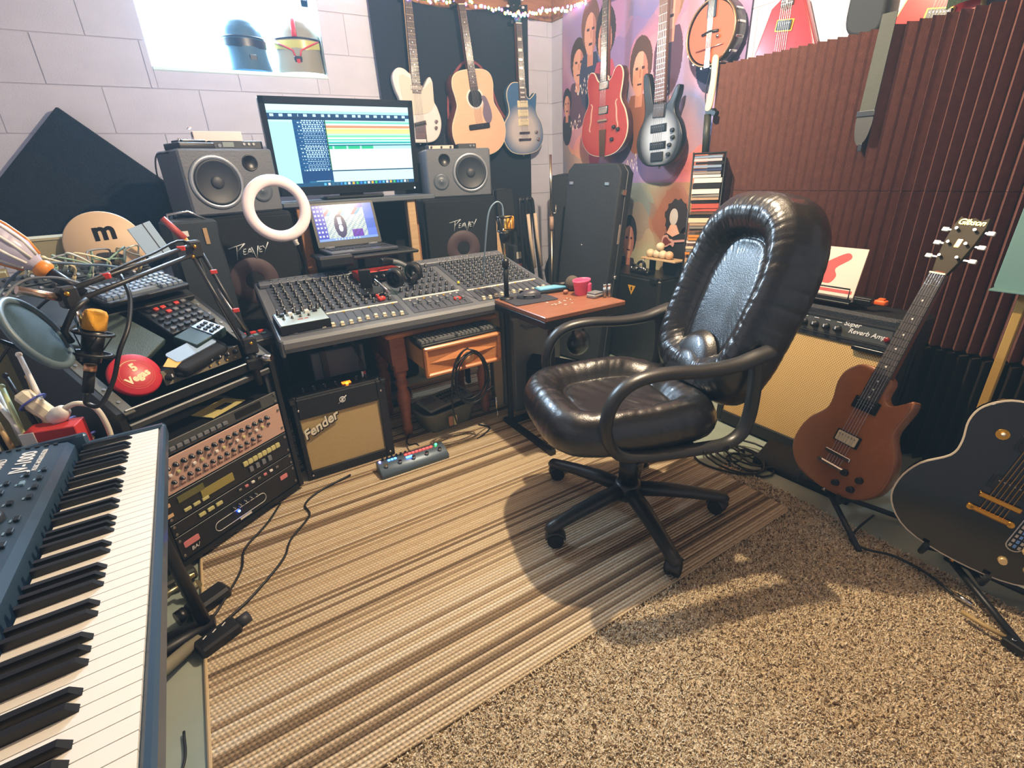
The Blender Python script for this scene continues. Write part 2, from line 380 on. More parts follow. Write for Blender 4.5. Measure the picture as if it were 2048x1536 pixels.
def shag_mat():
    m = mat('shag_carpet', rough=1., spec=.05); nt = m.node_tree; N = nt.nodes.new; L = nt.links.new; b = nt.nodes['Principled BSDF']
    tc = N('ShaderNodeTexCoord'); wv = N('ShaderNodeTexNoise'); wv.inputs['Scale'].default_value = 125; wv.inputs['Detail'].default_value = 3; wv.inputs['Distortion'].default_value = 1.6
    L(tc.outputs['Object'], wv.inputs['Vector'])
    r = N('ShaderNodeValToRGB'); el = r.color_ramp.elements; el[0].position = .36; el[0].color = lin((112, 90, 64)) + (1,); el[1].position = .60; el[1].color = lin((240, 222, 188)) + (1,)
    e = el.new(.47); e.color = lin((206, 180, 142)) + (1,)
    L(wv.outputs[0], r.inputs[0]); L(r.outputs[0], b.inputs['Base Color'])
    bp = N('ShaderNodeBump'); bp.inputs['Strength'].default_value = 1; bp.inputs['Distance'].default_value = .012; L(wv.outputs[0], bp.inputs['Height']); L(bp.outputs[0], b.inputs['Normal'])
    return m
def shag():
    sx0, sx1, sy0, sy1, st = -.6, 1.64, -.75, 1.02, .0075; rn = np.random.RandomState(4)
    nx, ny = int((sx1 - sx0) / st), int((sy1 - sy0) / st)
    X, Y = np.meshgrid(np.linspace(sx0, sx1, nx + 1), np.linspace(sy0, sy1, ny + 1)); Z = .003 + rn.rand(*X.shape) * .010
    X = X + rn.randn(*X.shape) * .002; Y = Y + rn.randn(*Y.shape) * .002
    Z[0, :] = Z[-1, :] = 0; Z[:, 0] = 0; Z[:, -1] = 0; X[:, -1] += rn.randn(ny + 1) * .004; X[:, -2] += rn.randn(ny + 1) * .003
    under = (Y > y0 - .012) & (X < x1 + .012) & (X > x0 - .012); Z[under] = .0005 + .002 * rn.rand(under.sum())
    vs = np.stack([X, Y, Z], -1).reshape(-1, 3); q = nx + 1
    i, j = np.meshgrid(np.arange(nx), np.arange(ny)); a = (j * q + i).ravel(); fs = np.stack([a, a + 1, a + q + 1, a + q], -1)
    cx = X.ravel()[a]; cy = Y.ravel()[a]; keep = ~((cy > .78) & (cx < 1.50)); keep &= ~((cx < x0 + .02) & (cy > -.2)); fs = fs[keep]
    me = bpy.data.meshes.new('shag_carpet'); me.from_pydata(vs.tolist(), [], fs.tolist()); me.polygons.foreach_set('use_smooth', [True] * len(fs))
    me.materials.append(shag_mat()); o = bpy.data.objects.new('shag_carpet', me); COL.objects.link(o)
    tag(o, 'beige and brown flecked shag carpet in front of the striped rug', 'carpet')
    # pile: short bent yarn ends, nobody could count them
    n = 125000; px = rn.uniform(-.45, sx1 + .006, n); py = rn.uniform(-.35, sy1, n); ok = ~((py > y0 - .003) & (px < x1 + .003)) & ~((px < x0 + .02) & (py > -.2)); px, py = px[ok], py[ok]; n = len(px)
    a = rn.uniform(0, 2 * pi, n); h = rn.uniform(.006, .011, n); ln = rn.uniform(.002, .008, n); w = rn.uniform(.0013, .0023, n); ca, sa = np.cos(a), np.sin(a)
    def ring(f, zz, ww): return [np.stack([px + ca * ln * f + ww * np.cos(a + k), py + sa * ln * f + ww * np.sin(a + k), zz], -1) for k in (0, 2.1, 4.2)]
    v = np.stack(ring(0, np.full(n, .002), w) + ring(.45, h * .75 + .003, w * 1.15) + ring(1.0, h + .003, w * .7), 1).reshape(-1, 3)
    f0 = np.array([(0, 1, 4, 3), (1, 2, 5, 4), (2, 0, 3, 5), (3, 4, 7, 6), (4, 5, 8, 7), (5, 3, 6, 8)]); f = (np.arange(n)[:, None, None] * 9 + f0).reshape(-1, 4)
    me = bpy.data.meshes.new('carpet_pile'); me.from_pydata(v.tolist(), [], f.tolist()); me.polygons.foreach_set('use_smooth', [True] * len(f))
    m = mat('pile_yarn', rough=.95, spec=.1); nt = m.node_tree; g = nt.nodes.new('ShaderNodeNewGeometry'); r = nt.nodes.new('ShaderNodeValToRGB'); el = r.color_ramp.elements
    el[0].position = 0; el[0].color = lin((124, 98, 70)) + (1,); el[1].position = 1; el[1].color = lin((250, 236, 208)) + (1,)
    for p_, c_ in ((.10, (140, 114, 84)), (.16, (212, 186, 148)), (.5, (236, 216, 180))): e = el.new(p_); e.color = lin(c_) + (1,)
    nt.links.new(g.outputs['Random Per Island'], r.inputs[0]); nt.links.new(r.outputs[0], nt.nodes['Principled BSDF'].inputs['Base Color']); me.materials.append(m)
    p = bpy.data.objects.new('carpet_pile', me); COL.objects.link(p); p.parent = o; p['kind'] = 'stuff'
shag()
# ceiling lamp that lights the room (just above the picture)
lp = thing('ceiling_lamp', 'bare warm bulb hanging from the ceiling on a short cord', 'lamp', (LAMP.x, LAMP.y, LAMP.z))
obj('cord', MB().cyl((0, 0, .08), (0, 0, ZC - LAMP.z), .003, n=6), CABLE, lp); obj('socket', MB().lathe([(0, .10), (.012, .10), (.018, .085), (.018, .055), (0, .055)], 16), WHITE, lp)
light('bulb_glow', 'POINT', LAMP_W, LAMP_C, (0, 0, -.015), lp, shadow_soft_size=.022)
obj('bulb', MB().lathe([(0, .056), (.013, .056), (.016, .045), (.028, .032), (.03, .022), (.02, .010), (0, .008)], 16), mat('bulb_glass', (255, 240, 210), .3, emit=((255, 214, 150), 8)), lp)
# ================================================================== OFFICE CHAIR
LEATHER = mat('black_leather', (27, 26, 27), .30, spec=.65, bump=(260, .12), coat=.3); CHARC = mat('charcoal_armrest_plastic', (44, 43, 42), .36, bump=(300, .05))
def chair():
    t = thing('office_chair', 'black wrinkled leather office chair with curved plastic arms on five casters', 'chair', (1.065, 1.06, .026), rot=math.atan2(.303, -.953))
    zf = .014
    def sup(th, p):
        c, s = math.cos(th), math.sin(th); k = (abs(c) ** p + abs(s) ** p) ** (-1 / p); return c * k, s * k
    rnd = random.Random(2); ph = [rnd.uniform(0, 6.28) for _ in range(12)]
    def wr(th, r, k=1.):
        f = lambda a: .6 - 1.6 * (1 - abs(math.sin(a))) ** 3
        return k * (.55 * f(th * 15 + ph[0] + 3 * r + .7 * math.sin(th * 5)) + .4 * f(th * 26.5 + ph[1] - 4 * r + math.sin(th * 7 + 9 * r)) + .25 * math.sin(th * 9 + ph[3] + 12 * r))
    # seat cushion
    prof = [(0, .452), (.2, .453), (.4, .455), (.5, .458), (.54, .452), (.58, .463), (.64, .484), (.72, .500), (.8, .506), (.88, .500), (.94, .484), (.985, .458), (1.0, .43), (.995, .405), (.97, .388), (.9, .382), (.5, .38), (0, .38)]
    pf = []
    for (a, b), (c, d) in zip(prof, prof[1:]):
        pf += [(a + (c - a) * k / 2, b + (d - b) * k / 2) for k in range(2)]
    pf.append(prof[-1])
    def seat(u, v):
        r, z = pf[min(int(v * (len(pf) - 1) + .5), len(pf) - 1)]; th = u * 2 * pi; c, s = sup(th, 3.4)
        top = v < .72; g = math.exp(-((r - .75) / .2) ** 2) if top else (.4 if r > .9 else 0)
        z2 = z + wr(th * .8, r * 2.2) * .0024 * g + .004 * g * math.sin(th * 5 + 1) * math.sin(th * 2.3) + (.0018 * math.sin(c * r * 31 + s * r * 17) * (1 if top and r < .52 else 0))
        rr_ = r * (1 + .006 * wr(th, r) * (1 if .85 < r else 0))
        if top and c < -.5: z2 -= .018 * min(1, (-c - .5) * 2.5) * (r > .55)
        if top and c > .5: z2 += - .012 * max(0, c * r - .8)
        return (.03 + .285 * rr_ * c, .258 * rr_ * s, z2 - zf)
    obj('seat', MB().surf(seat, 260, len(pf) - 1, cu=True), LEATHER, t)
    # backrest
    bt = V((-.355, 0, .935)); bn = V((.935, 0, .355)); B0 = V((-.225, 0, .445 - zf)); H = .66
    pb = [(0, 0), (.15, .0), (.3, .002), (.48, .004), (.53, -.004), (.56, .010), (.61, .036), (.69, .055), (.78, .060), (.86, .050), (.94, .026), (.985, -.01), (1., -.045), (.99, -.075), (.95, -.098), (.85, -.108), (.5, -.112), (0, -.112)]
    pf2 = []
    for (a, b), (c, d) in zip(pb, pb[1:]): pf2 += [(a + (c - a) * k / 3, b + (d - b) * k / 3) for k in range(3)]
    pf2.append(pb[-1])
    def back(u, v):
        r, d = pf2[min(int(v * (len(pf2) - 1) + .5), len(pf2) - 1)]; th = u * 2 * pi; c, s = sup(th, 3.0 if math.sin(th) > 0 else 4.5)
        front = v < .62; a = c * r; b = s * r
        g = math.exp(-((r - .72) / .22) ** 2) if front else 0
        d2 = d + wr(th * 1.35, r * 1.6) * .0036 * g
        if front: d2 += .030 * max(0, b - .35) * (r > .48) - .02 * max(0, -b - .5)
        wid = .238 - .022 * max(0, b) ** 2 - .012 * max(0, -b)
        p = B0 + bt * (H / 2 + b * H / 2) + bn * d2 + V((0, a * wid * (1 if r < .54 else 1 + .01 * wr(th, 1) * (r > .8)), 0))
        # inner panel is taller and narrower than the outline
        if front and r < .555:
            p = B0 + bt * (H / 2 + (b * 1.12 - .03) * H / 2) + bn * d2 + V((0, a * wid * .92, 0))
        return p
    obj('backrest', MB().surf(back, 320, len(pf2) - 1, cu=True), LEATHER, t)
    for k, (hh, ra) in enumerate(((.17, .12), (.115, .10))):   # two overlapping lumbar pads
        def lum(u, v, hh=hh, ra=ra, k=k):
            th = u * pi; r = v; x = math.cos(th) * r * ra; y = math.sin(th) * r * hh
            return B0 + bt * (.035 + y) + bn * (.012 + .034 * (1 - r ** 4) ** .5 * (1 + .3 * k)) + V((0, x, 0))
        obj('lumbar_pad', MB().surf(lum, 24, 12), LEATHER, t)
    seam = [B0 + bt * (H / 2 + math.sin(a) * H * .47) + bn * .005 + V((0, math.cos(a) * .232, 0)) for a in [x * pi / 20 for x in range(-1, 22)]]
    obj('backrest_piping', MB().tube([p - bn * .028 for p in seam], .003, 6), BLK2, t)
    obj('back_bracket', MB().box((-.25, 0, .41 - zf), (.05, .10, .18), .01), BLK, t)
    # arms
    for s in (1, -1):
        pth = spline([(-.20, .372), (-.05, .376), (.08, .384), (.145, .405), (.178, .46), (.182, .52), (.158, .583), (.105, .620), (.02, .630), (-.10, .622), (-.20, .626), (-.265, .642), (-.305, .652)], 5, False)
        m = MB().tube([(x, s * .262, z - zf) for x, z in pth], [.0165 + .003 * min(1, max(0, (i / len(pth) - .6) * 4)) for i in range(len(pth))], 12, flat=1.55, up=(0, 1, 0))
        p2 = spline([(-.262, .638), (-.272, .56), (-.272, .47), (-.258, .41), (-.215, .378), (-.15, .373)], 5, False)
        m.tube([(x, s * .262, z - zf) for x, z in p2], .016, 12, flat=1.45, up=(0, 1, 0))
        a = obj('armrest', m, CHARC, t)
        for x in (-.12, .09): pc('bolt', a, 'cyl', BLK2, (x, s * .288, .374 - zf), (.014, .014, .006), (pi / 2, 0, 0))
        obj('arm_mount', MB().box((-.02, s * .20, .370 - zf), (.20, .13, .02), .004), BLK, t)
    # column, mechanism and star base
    bx, by = -.02, .03
    obj('mechanism', MB().box((bx, by, .358 - zf), (.22, .18, .04), .012), BLK, t)
    obj('gas_column', MB().lathe([(0, .105), (.034, .105), (.034, .215), (.027, .22), (.027, .24), (.022, .24), (.022, .36), (0, .36)], 20, (bx, by, -zf)), BLK2, t)
    obj('tension_lever', MB().tube([(bx, by - .02, .30 - zf), (bx - .02, by - .06, .25 - zf), (bx - .03, by - .065, .20 - zf)], .011, 8), BLK, t)
    obj('hub', MB().lathe([(0, .07), (.05, .072), (.052, .10), (.044, .125), (.036, .13), (0, .13)], 24, (bx, by, -zf)), CHARC, t)
    for k in range(5):
        a = rad(16 + 72 * k); d = V((math.cos(a), math.sin(a), 0)); o = V((bx, by, -zf))
        lg = MB().tube([o + d * .03 + V((0, 0, .098)), o + d * .12 + V((0, 0, .098)), o + d * .22 + V((0, 0, .088)), o + d * .30 + V((0, 0, .076)), o + d * .333 + V((0, 0, .070)), o + d * .345 + V((0, 0, .062))], [.030, .029, .025, .0225, .021, .012], 12, flat=.85, up=(0, 0, 1))
        leg = obj('leg', lg, CHARC, t)
        w = o + d * .325; sd = V((-d.y, d.x, 0)); ca = rad(40 * k + 20); ax = V((math.cos(ca), math.sin(ca), 0)); ax = (sd * .7 + ax * .5).normalized()
        c = w - ax.cross(V((0, 0, 1))) * .012 + V((0, 0, .0275))
        cs = obj('caster', MB().cyl(w + V((0, 0, .05)), w + V((0, 0, .075)), .008, n=10).cyl(c - ax * .006, c + ax * .006, .024, n=18), BLK2, leg)
        # a caster is two wheels under a hood
        obj('wheels', MB().lathe([(0, -.024), (.02, -.024), (.027, -.019), (.0275, -.007), (.02, -.006), (.02, .006), (.0275, .007), (.027, .019), (.02, .024), (0, .024)], 20, c, ax), RUBBER, leg)
        hood = [c + V((0, 0, 1)) * .032 * math.sin(q) + ax.cross(V((0, 0, 1))) * .032 * math.cos(q) for q in [rad(15 + 15 * i) for i in range(11)]]
        obj('caster_hood', MB().tube(hood, .004, 8, flat=6., up=ax), CHARC, leg)
chair()
# ================================================================== MIXING CONSOLE AND ITS STAND
MIXG = mat('console_grey', (98, 102, 110), .38, spec=.5); MIXD = mat('console_dark', (46, 50, 58), .4); SILK = mat('silkscreen_tape', (232, 226, 208), .6); KNOBM = mat('knob_grey', (34, 36, 40), .4); TIP = mat('knob_pointer', (210, 214, 220), .4)
def knob_mesh():
    b = MB(); b.lathe([(0, 0), (.5, 0), (.5, .25), (.36, .3), (.34, 1), (0, 1)], 8); b.cur = 1; b.box((0, .22, 1.0), (.14, .4, .12)); me = b.mesh('knob'); me.materials.append(KNOBM); me.materials.append(TIP); return me
KNOB = knob_mesh()
def fader_mesh():
    b = MB(); b.prism([(-.5, -.5), (.5, -.5), (.5, .5), (-.5, .5)], 0, .35); b.prism([(-.42, -.35), (.42, -.35), (.42, .35), (-.42, .35)], .35, 1); return b.mesh('fader_cap')
FADER = fader_mesh(); FADER.materials.append(None)
def knob(parent, loc, d, h, rz=None, name='knob', me=None):
    o = bpy.data.objects.new(name, me or KNOB); COL.objects.link(o); o.parent = parent; o.location = loc; o.scale = (d, d, h)
    o.rotation_euler = (0, 0, rz if rz is not None else 0); return o
def console():
    W, D = 1.235, .555
    t = thing('mixing_console', 'long grey multichannel mixing console covered in rows of knobs and faders', 'mixer', M=TR(.158, 1.862, .625) @ RX(12.3))
    b = MB(); sec = [(0, -.052), (0, -.012), (.006, 0), (D - .03, 0), (D, .008), (D, -.10), (.06, -.075)]
    b.T = Matrix(((0, 0, 1, 0), (1, 0, 0, 0), (0, 1, 0, 0), (0, 0, 0, 1))); b.prism(sec, 0, W); obj('body', b, MIXG, t)
    for x in (.002, W - .002): obj('side_cheek', MB().box((x, D / 2, -.03), (.016, D + .012, .075), .006), MIXG, t)
    obj('front_lip', MB().box((W / 2, .004, -.02), (W, .022, .04), .009), mat('console_lip', (128, 132, 136), .3, spec=.6), t)
    obj('rear_strip', MB().box((W / 2, D - .03, .010), (W - .02, .055, .02), .004), MIXG, t)
    zones = ((.045, .49, 13), (.535, .79, 8), (.84, 1.205, 11)); rnd = random.Random(11); nk = 0; rest = MB()
    for zi, (a, c, n) in enumerate(zones):
        obj('channel_panel', MB().box(((a + c) / 2, .285, .0012), (c - a + .02, .50, .0024)), mat('panel_slate', (74, 79, 90), .45), t)
        obj('label_strip', MB().box(((a + c) / 2, .158 if zi != 1 else .172, .0034), (c - a + .015, .010, .002)), SILK, t)
        p = (c - a) / n
        for i in range(n):
            x = a + p * (i + .5)
            pc('fader_slot', t, 'box', BLK2, (x, .092, .0028), (.003, .095, .0012))
            yf = .05 + (.008 * math.sin(i * .9 + zi * 2) if zi != 1 else .045 + .02 * math.sin(i * 1.7))
            o = knob(t, (x, yf, .0028), 1, 1, 0, 'fader_cap', FADER); o.scale = (.014, .020, .012); o.material_slots[0].link = 'OBJECT'; o.material_slots[0].material = CREAM if zi != 1 else GREYP
            pc('channel_button', t, 'box', INK if (i * 7 + zi) % 3 else mat('amber_button', (226, 178, 60), .4), (x, .148, .005), (.008, .005, .004))
            rows = 10 if zi != 1 else 6
            for j in range(rows):
                y = .195 + j * (.30 / (rows - 1)); 
                if zi == 1 and 3 < i < 6 and j > 3: continue
                knob(t, (x + (.0 if j % 2 else .003), y, .0025), .0165, .017, rnd.uniform(-2.2, 2.2)); nk += 1
            pc('jack_nut', t, 'cyl', CHROME, (x, D - .03, .021), (.009, .009, .004))
    # table that carries the console
    st = thing('console_stand', 'black steel table frame carrying the mixing console', 'stand', (0, 0, 0))
    for x in (.19, 1.143):
        for y, h in ((2.225, .582), (2.40, .612)): obj('leg', MB().box((x, y, h / 2 + .0125), (.024, .03, h - .027), .003), BLK, st)
    for y, z in ((2.225, .592), (2.40, .620)): obj('rail', MB().box((.665, y, z), (.98, .03, .026), .003), BLK, st)
    for x in (.19, 1.143): obj('cross_rail', MB().box((x, 2.31, .55), (.024, .16, .03)), BLK, st)
    return t
console()
# small effects mixer standing on the console's front-left corner
def fxbox():
    t = thing('effects_mixer', 'small silver tabletop mixer with black knobs on the front left corner of the console', 'effects unit', M=TR(.185, 1.905, .662) @ RZ(3) @ RX(10))
    obj('body', MB().prism([(-.015, -.012), (.165, -.012), (.165, .115), (-.015, .115)], -.022, .010), BLK, t)
    obj('top_panel', MB().box((.075, .05, .0115), (.172, .118, .003), .001), mat('silver_panel', (176, 196, 202), .35, .3), t)
    for i in range(5): pc('button', t, 'rbox', [BLK, WHITE, BLK, WHITE, BLK][i], (.012 + i * .03, .074, .018), (.016, .013, .012))
    for i in range(6): knob(t, (.004 + i * .029, .097, .012), .017, .018, i)
    for i in range(4): knob(t, (.012 + i * .03, .045, .012), .011, .010, i)
    text('lettering', 'MIX  FX', .011, REDP, t, TR(.075, .024, .0135))
fxbox()
# ================================================================== SPINDLE-LEGGED END TABLE UNDER THE CONSOLE
OAK = mat('honey_oak', (218, 150, 94), .38, wood=(9, (192, 118, 66), .28), coat=.2); MAHO = mat('reddish_stained_wood', (176, 112, 80), .45, wood=(7, (146, 86, 60), .3)); PLY = mat('pale_drawer_wood', (212, 170, 112), .6, wood=(8, (196, 150, 96), .3))
def endtable():
    t = thing('end_table', 'honey oak end table with turned legs and pulled-out drawer under the console', 'table', (0, 0, 0))
    obj('tabletop', MB().box((.845, 2.18, .527), (.55, .42, .022), .006), OAK, t)
    for x in (.60, 1.09): obj('side_apron', MB().box((x, 2.17, .45), (.018, .34, .13)), MAHO, t)
    obj('rear_apron', MB().box((.845, 2.35, .45), (.48, .018, .13)), MAHO, t)
    pr = [(.02, .0125), (.021, .03), (.026, .05), (.022, .065), (.020, .08), (.031, .20), (.033, .225), (.026, .245), (.022, .26), (.029, .272), (.031, .285), (.024, .295), (.022, .305), (.029, .32), (.030, .335), (.026, .345)]
    for x, y in ((.632, 2.04), (1.058, 2.04), (.632, 2.32), (1.058, 2.32)):
        lg = MB().lathe([(0, .0125)] + pr + [(0, .345)], 20, (x, y, 0)); lg.box((x, y, .43), (.066, .066, .172), .006); obj('leg', lg, MAHO, t)
    d = MB()   # drawer front with a raised lozenge
    d.box((.862, 1.838, .43), (.372, .016, .132), .003); 
    for z in (.371, .489): d.box((.862, 1.832, z), (.372, .026, .018), .006)
    for x in (.685, 1.039): d.box((x, 1.832, .43), (.018, .026, .132), .006)
    d.add([(.70, 1.829, .425), (.862, 1.829, .462), (1.024, 1.829, .435), (.862, 1.829, .392), (.862, 1.812, .428)], [(0, 3, 4), (3, 2, 4), (2, 1, 4), (1, 0, 4)])
    df = obj('drawer_front', d, OAK, t)
    obj('drawer_knob', MB().lathe([(0, 0), (.010, 0), (.011, .014), (.024, .022), (.025, .032), (.016, .040), (0, .041)], 20, (.862, 1.814, .430), (0, -1, 0)), mat('pale_oak_knob', (234, 170, 112), .35, coat=.3), df)
    bx = MB()
    for x in (.70, 1.024): bx.box((x, 1.99, .43), (.012, .29, .10))
    bx.box((.862, 1.99, .385), (.312, .29, .008)); bx.box((.862, 2.13, .43), (.312, .012, .10)); obj('drawer_box', bx, PLY, t)
endtable()
KEYC = mat('keycap_grey', (98, 100, 100), .5)
def pckeys(name, label, M, cols=15, rows=5, kw=.019, numpad=True, m=KEYC, body=BLK):
    t = thing(name, label, 'keyboard', M=M); W = cols * kw + (.09 if numpad else 0) + .02; D = rows * kw + .035
    obj('body', MB().prism(rrect(W, D, .012), -.018, 0, .004), body, t)
    for j in range(rows):
        x = -W / 2 + .012
        y = D / 2 - .02 - j * kw - (.006 if j else 0)
        while x < -W / 2 + .01 + cols * kw - .004:
            w = kw
            if j == rows - 1 and abs(x + W / 2 - .012 - 3 * kw) < .005: w = kw * 6
            pc('key', t, 'key', m, (x + w / 2, y, .004), (w * .86, kw * .86, .009)); x += w
        if numpad:
            for k in range(4): pc('key', t, 'key', m, (W / 2 - .085 + k * kw + .008, y, .004), (kw * .86, kw * .86, .009))
    return t
pckeys('computer_keyboard', 'black full-size computer keyboard resting on the open oak drawer', TR(.862, 1.898, .513) @ RZ(1.5) @ RX(4))
# ================================================================== AMPLIFIERS
def grille_mat(name, c1, c2, s):
    m = mat(name, c1, .75); nt = m.node_tree; b = nt.nodes['Principled BSDF']; N = nt.nodes.new; L = nt.links.new
    tc = N('ShaderNodeTexCoord'); w1 = N('ShaderNodeTexChecker'); mp = N('ShaderNodeMapping'); mp.inputs['Scale'].default_value = s; L(tc.outputs['Object'], mp.inputs[0]); L(mp.outputs[0], w1.inputs['Vector'])
    w1.inputs['Scale'].default_value = 1; w1.inputs['Color1'].default_value = lin(c1) + (1,); w1.inputs['Color2'].default_value = lin(c2) + (1,); L(w1.outputs[0], b.inputs['Base Color'])
    bp = N('ShaderNodeBump'); bp.inputs['Strength'].default_value = .5; bp.inputs['Distance'].default_value = .002; L(w1.outputs['Fac'], bp.inputs['Height']); L(bp.outputs[0], b.inputs['Normal']); return m
GRILLE = grille_mat('tan_grille_cloth', (214, 190, 132), (150, 128, 82), (300, 300, 300)); GRILLE2 = grille_mat('straw_grille_cloth', (226, 190, 122), (176, 138, 80), (220, 160, 160))
def combo(name, label, W, H, D, M, grille, gm, nk, jewel, txts, panel_front=False):
    """combo amplifier; local x across, y back, z up, front face at y=0"""
    t = thing(name, label, 'amplifier', M=M); gx0, gx1, gz0, gz1 = grille
    c = MB(); c.box((W / 2, D / 2 + .012, H / 2), (W, D - .024, H), .012)
    fr = ((gx0 / 2, .0, H / 2, gx0, H), ((gx1 + W) / 2, 0, H / 2, W - gx1, H), ((gx0 + gx1) / 2, 0, gz0 / 2, gx1 - gx0, gz0), ((gx0 + gx1) / 2, 0, (gz1 + (H if not panel_front else gz1 + .02)) / 2, gx1 - gx0, (H - gz1) if not panel_front else .02))
    for x, y, z, w, h in fr: c.box((x, .008, z), (w, .016, h), .003)
    obj('cabinet', c, VINYL, t)
    g = obj('grille_cloth', MB().box(((gx0 + gx1) / 2, .010, (gz0 + gz1) / 2), (gx1 - gx0 + .004, .006, gz1 - gz0 + .004)), gm, t)
    pip = MB()
    for a, b in (((gx0, gz0), (gx1, gz0)), ((gx1, gz0), (gx1, gz1)), ((gx1, gz1), (gx0, gz1)), ((gx0, gz1), (gx0, gz0))): pip.cyl((a[0], .004, a[1]), (b[0], .004, b[1]), .0025, n=6)
    obj('piping', pip, mat('dark_piping', (70, 62, 44), .6), t)
    return t
def fender():
    W, H, D = .37, .362, .20
    t = combo('guitar_amplifier', 'small black combo amplifier with tan grille under the left end of the console', W, H, D, TR(.146, 1.90, .0125), (.018, .334, .04, .278), GRILLE, 5, True, None)
    obj('control_panel', MB().box((W / 2, .06, H + .001), (W - .05, .085, .008), .002), BLK2, t); obj('panel_trim', MB().box((W / 2, .017, H + .002), (W - .05, .005, .007)), STEEL, t)
    for i in range(7):
        if i != 4: knob(t, (.06 + i * .042, .06, H + .004), .018, .016, i)
    pc('pilot_lamp', t, 'ball', mat('amber_lamp', (255, 150, 30), .3, emit=((255, 140, 30), 6)), (.228, .04, H + .008), (.012, .012, .010))
    pc('display_window', t, 'box', mat('amber_window', (255, 140, 30), .3, emit=((255, 120, 20), 1.5)), (.228, .055, H + .006), (.035, .02, .004))
    for x in (.02, W - .02):
        for z in (.02, H - .045): pc('corner_screw', t, 'ball', CHROME, (x, .0, z), (.010, .006, .010))
    for s in (-1, 1): pc('corner_cap', t, 'rbox', mat('black_corner', (30, 30, 32), .3), (W / 2 + s * (W / 2 - .006), .012, H - .006), (.022, .03, .02))
    F = Matrix(((1, 0, 0, 0), (0, 0, -1, 0), (0, 1, 0, 0), (0, 0, 0, 1)))
    text('script_logo', 'Fender', .054, mat('silver_script', (236, 230, 206), .4), t, TR(.087, -.0020, .234) @ F @ RZ(24), .35, .0012, .0015)
    text('script_logo_backing', 'Fender', .054, BLK2, t, TR(.0895, .0005, .2295) @ F @ RZ(24), .35, .003, .001)
    ring = MB().torus((.19, -.002, .322), .011, .002, 20, 6, (0, 1, 0)); ring.box((.19, -.002, .322), (.008, .003, .013)); ring.tube([(.172, -.002, .308), (.19, -.002, .322), (.208, -.002, .336)], .0018, 6)
    obj('mustang_badge', ring, mat('white_badge', (220, 220, 220), .4), t).name = 'round_badge'
fender()
def superamp():
    W, H, D = .64, .62, .25
    M = TR(1.93, 1.30, .012) @ RZ(-90) @ RX(-3.5)
    t = combo('large_guitar_amplifier', 'large combo amplifier with straw grille tilted back against the ribbed foam', W, H, D, M, (.03, .61, .055, .505), GRILLE2, 8, False, None, True)
    obj('control_panel', MB().box((W / 2, .012, .557), (W - .03, .02, .062), .002), mat('grey_faceplate', (74, 76, 74), .4), t)
    obj('panel_frame', MB().box((W / 2, .001, .590), (W - .02, .006, .006)).box((W / 2, .001, .524), (W - .02, .006, .004)).box((W - .014, .001, .557), (.004, .006, .066)), STEEL, t)
    F = Matrix(((1, 0, 0, 0), (0, 0, -1, 0), (0, 1, 0, 0), (0, 0, 0, 1)))
    for i in range(9):
        k = knob(t, (.10 + i * .042, .002, .553), .028, .024); k.matrix_local = TR(.10 + i * .042, .002, .553) @ F @ Matrix.Diagonal((.026, .026, .024, 1))
        pc('panel_number', t, 'box', INK, (.10 + i * .042, .0008, .577), (.018, .001, .002))
    text('panel_script', 'Super\n   Reverb Amp', .024, INK, t, TR(.452, .001, .566) @ F @ RZ(0), .35, .0004, .0006, 'LEFT')
    pc('pilot_jewel', t, 'ball', mat('dark_red_jewel', (120, 20, 16), .2), (.60, -.002, .55), (.02, .012, .02)); pc('handle_plate', t, 'rbox', BLK2, (.555, -.003, .498), (.11, .012, .016))
    lg = obj('tilt_leg', MB().box((.64 + .006, .14, .26), (.008, .025, .50)), CHROME, t)
    obj('strap_handle', MB().tube([(.18, .12, .62), (.22, .12, .645), (.42, .12, .645), (.46, .12, .62)], .01, 8, flat=.5), VINYL, t)
    return t
superamp()
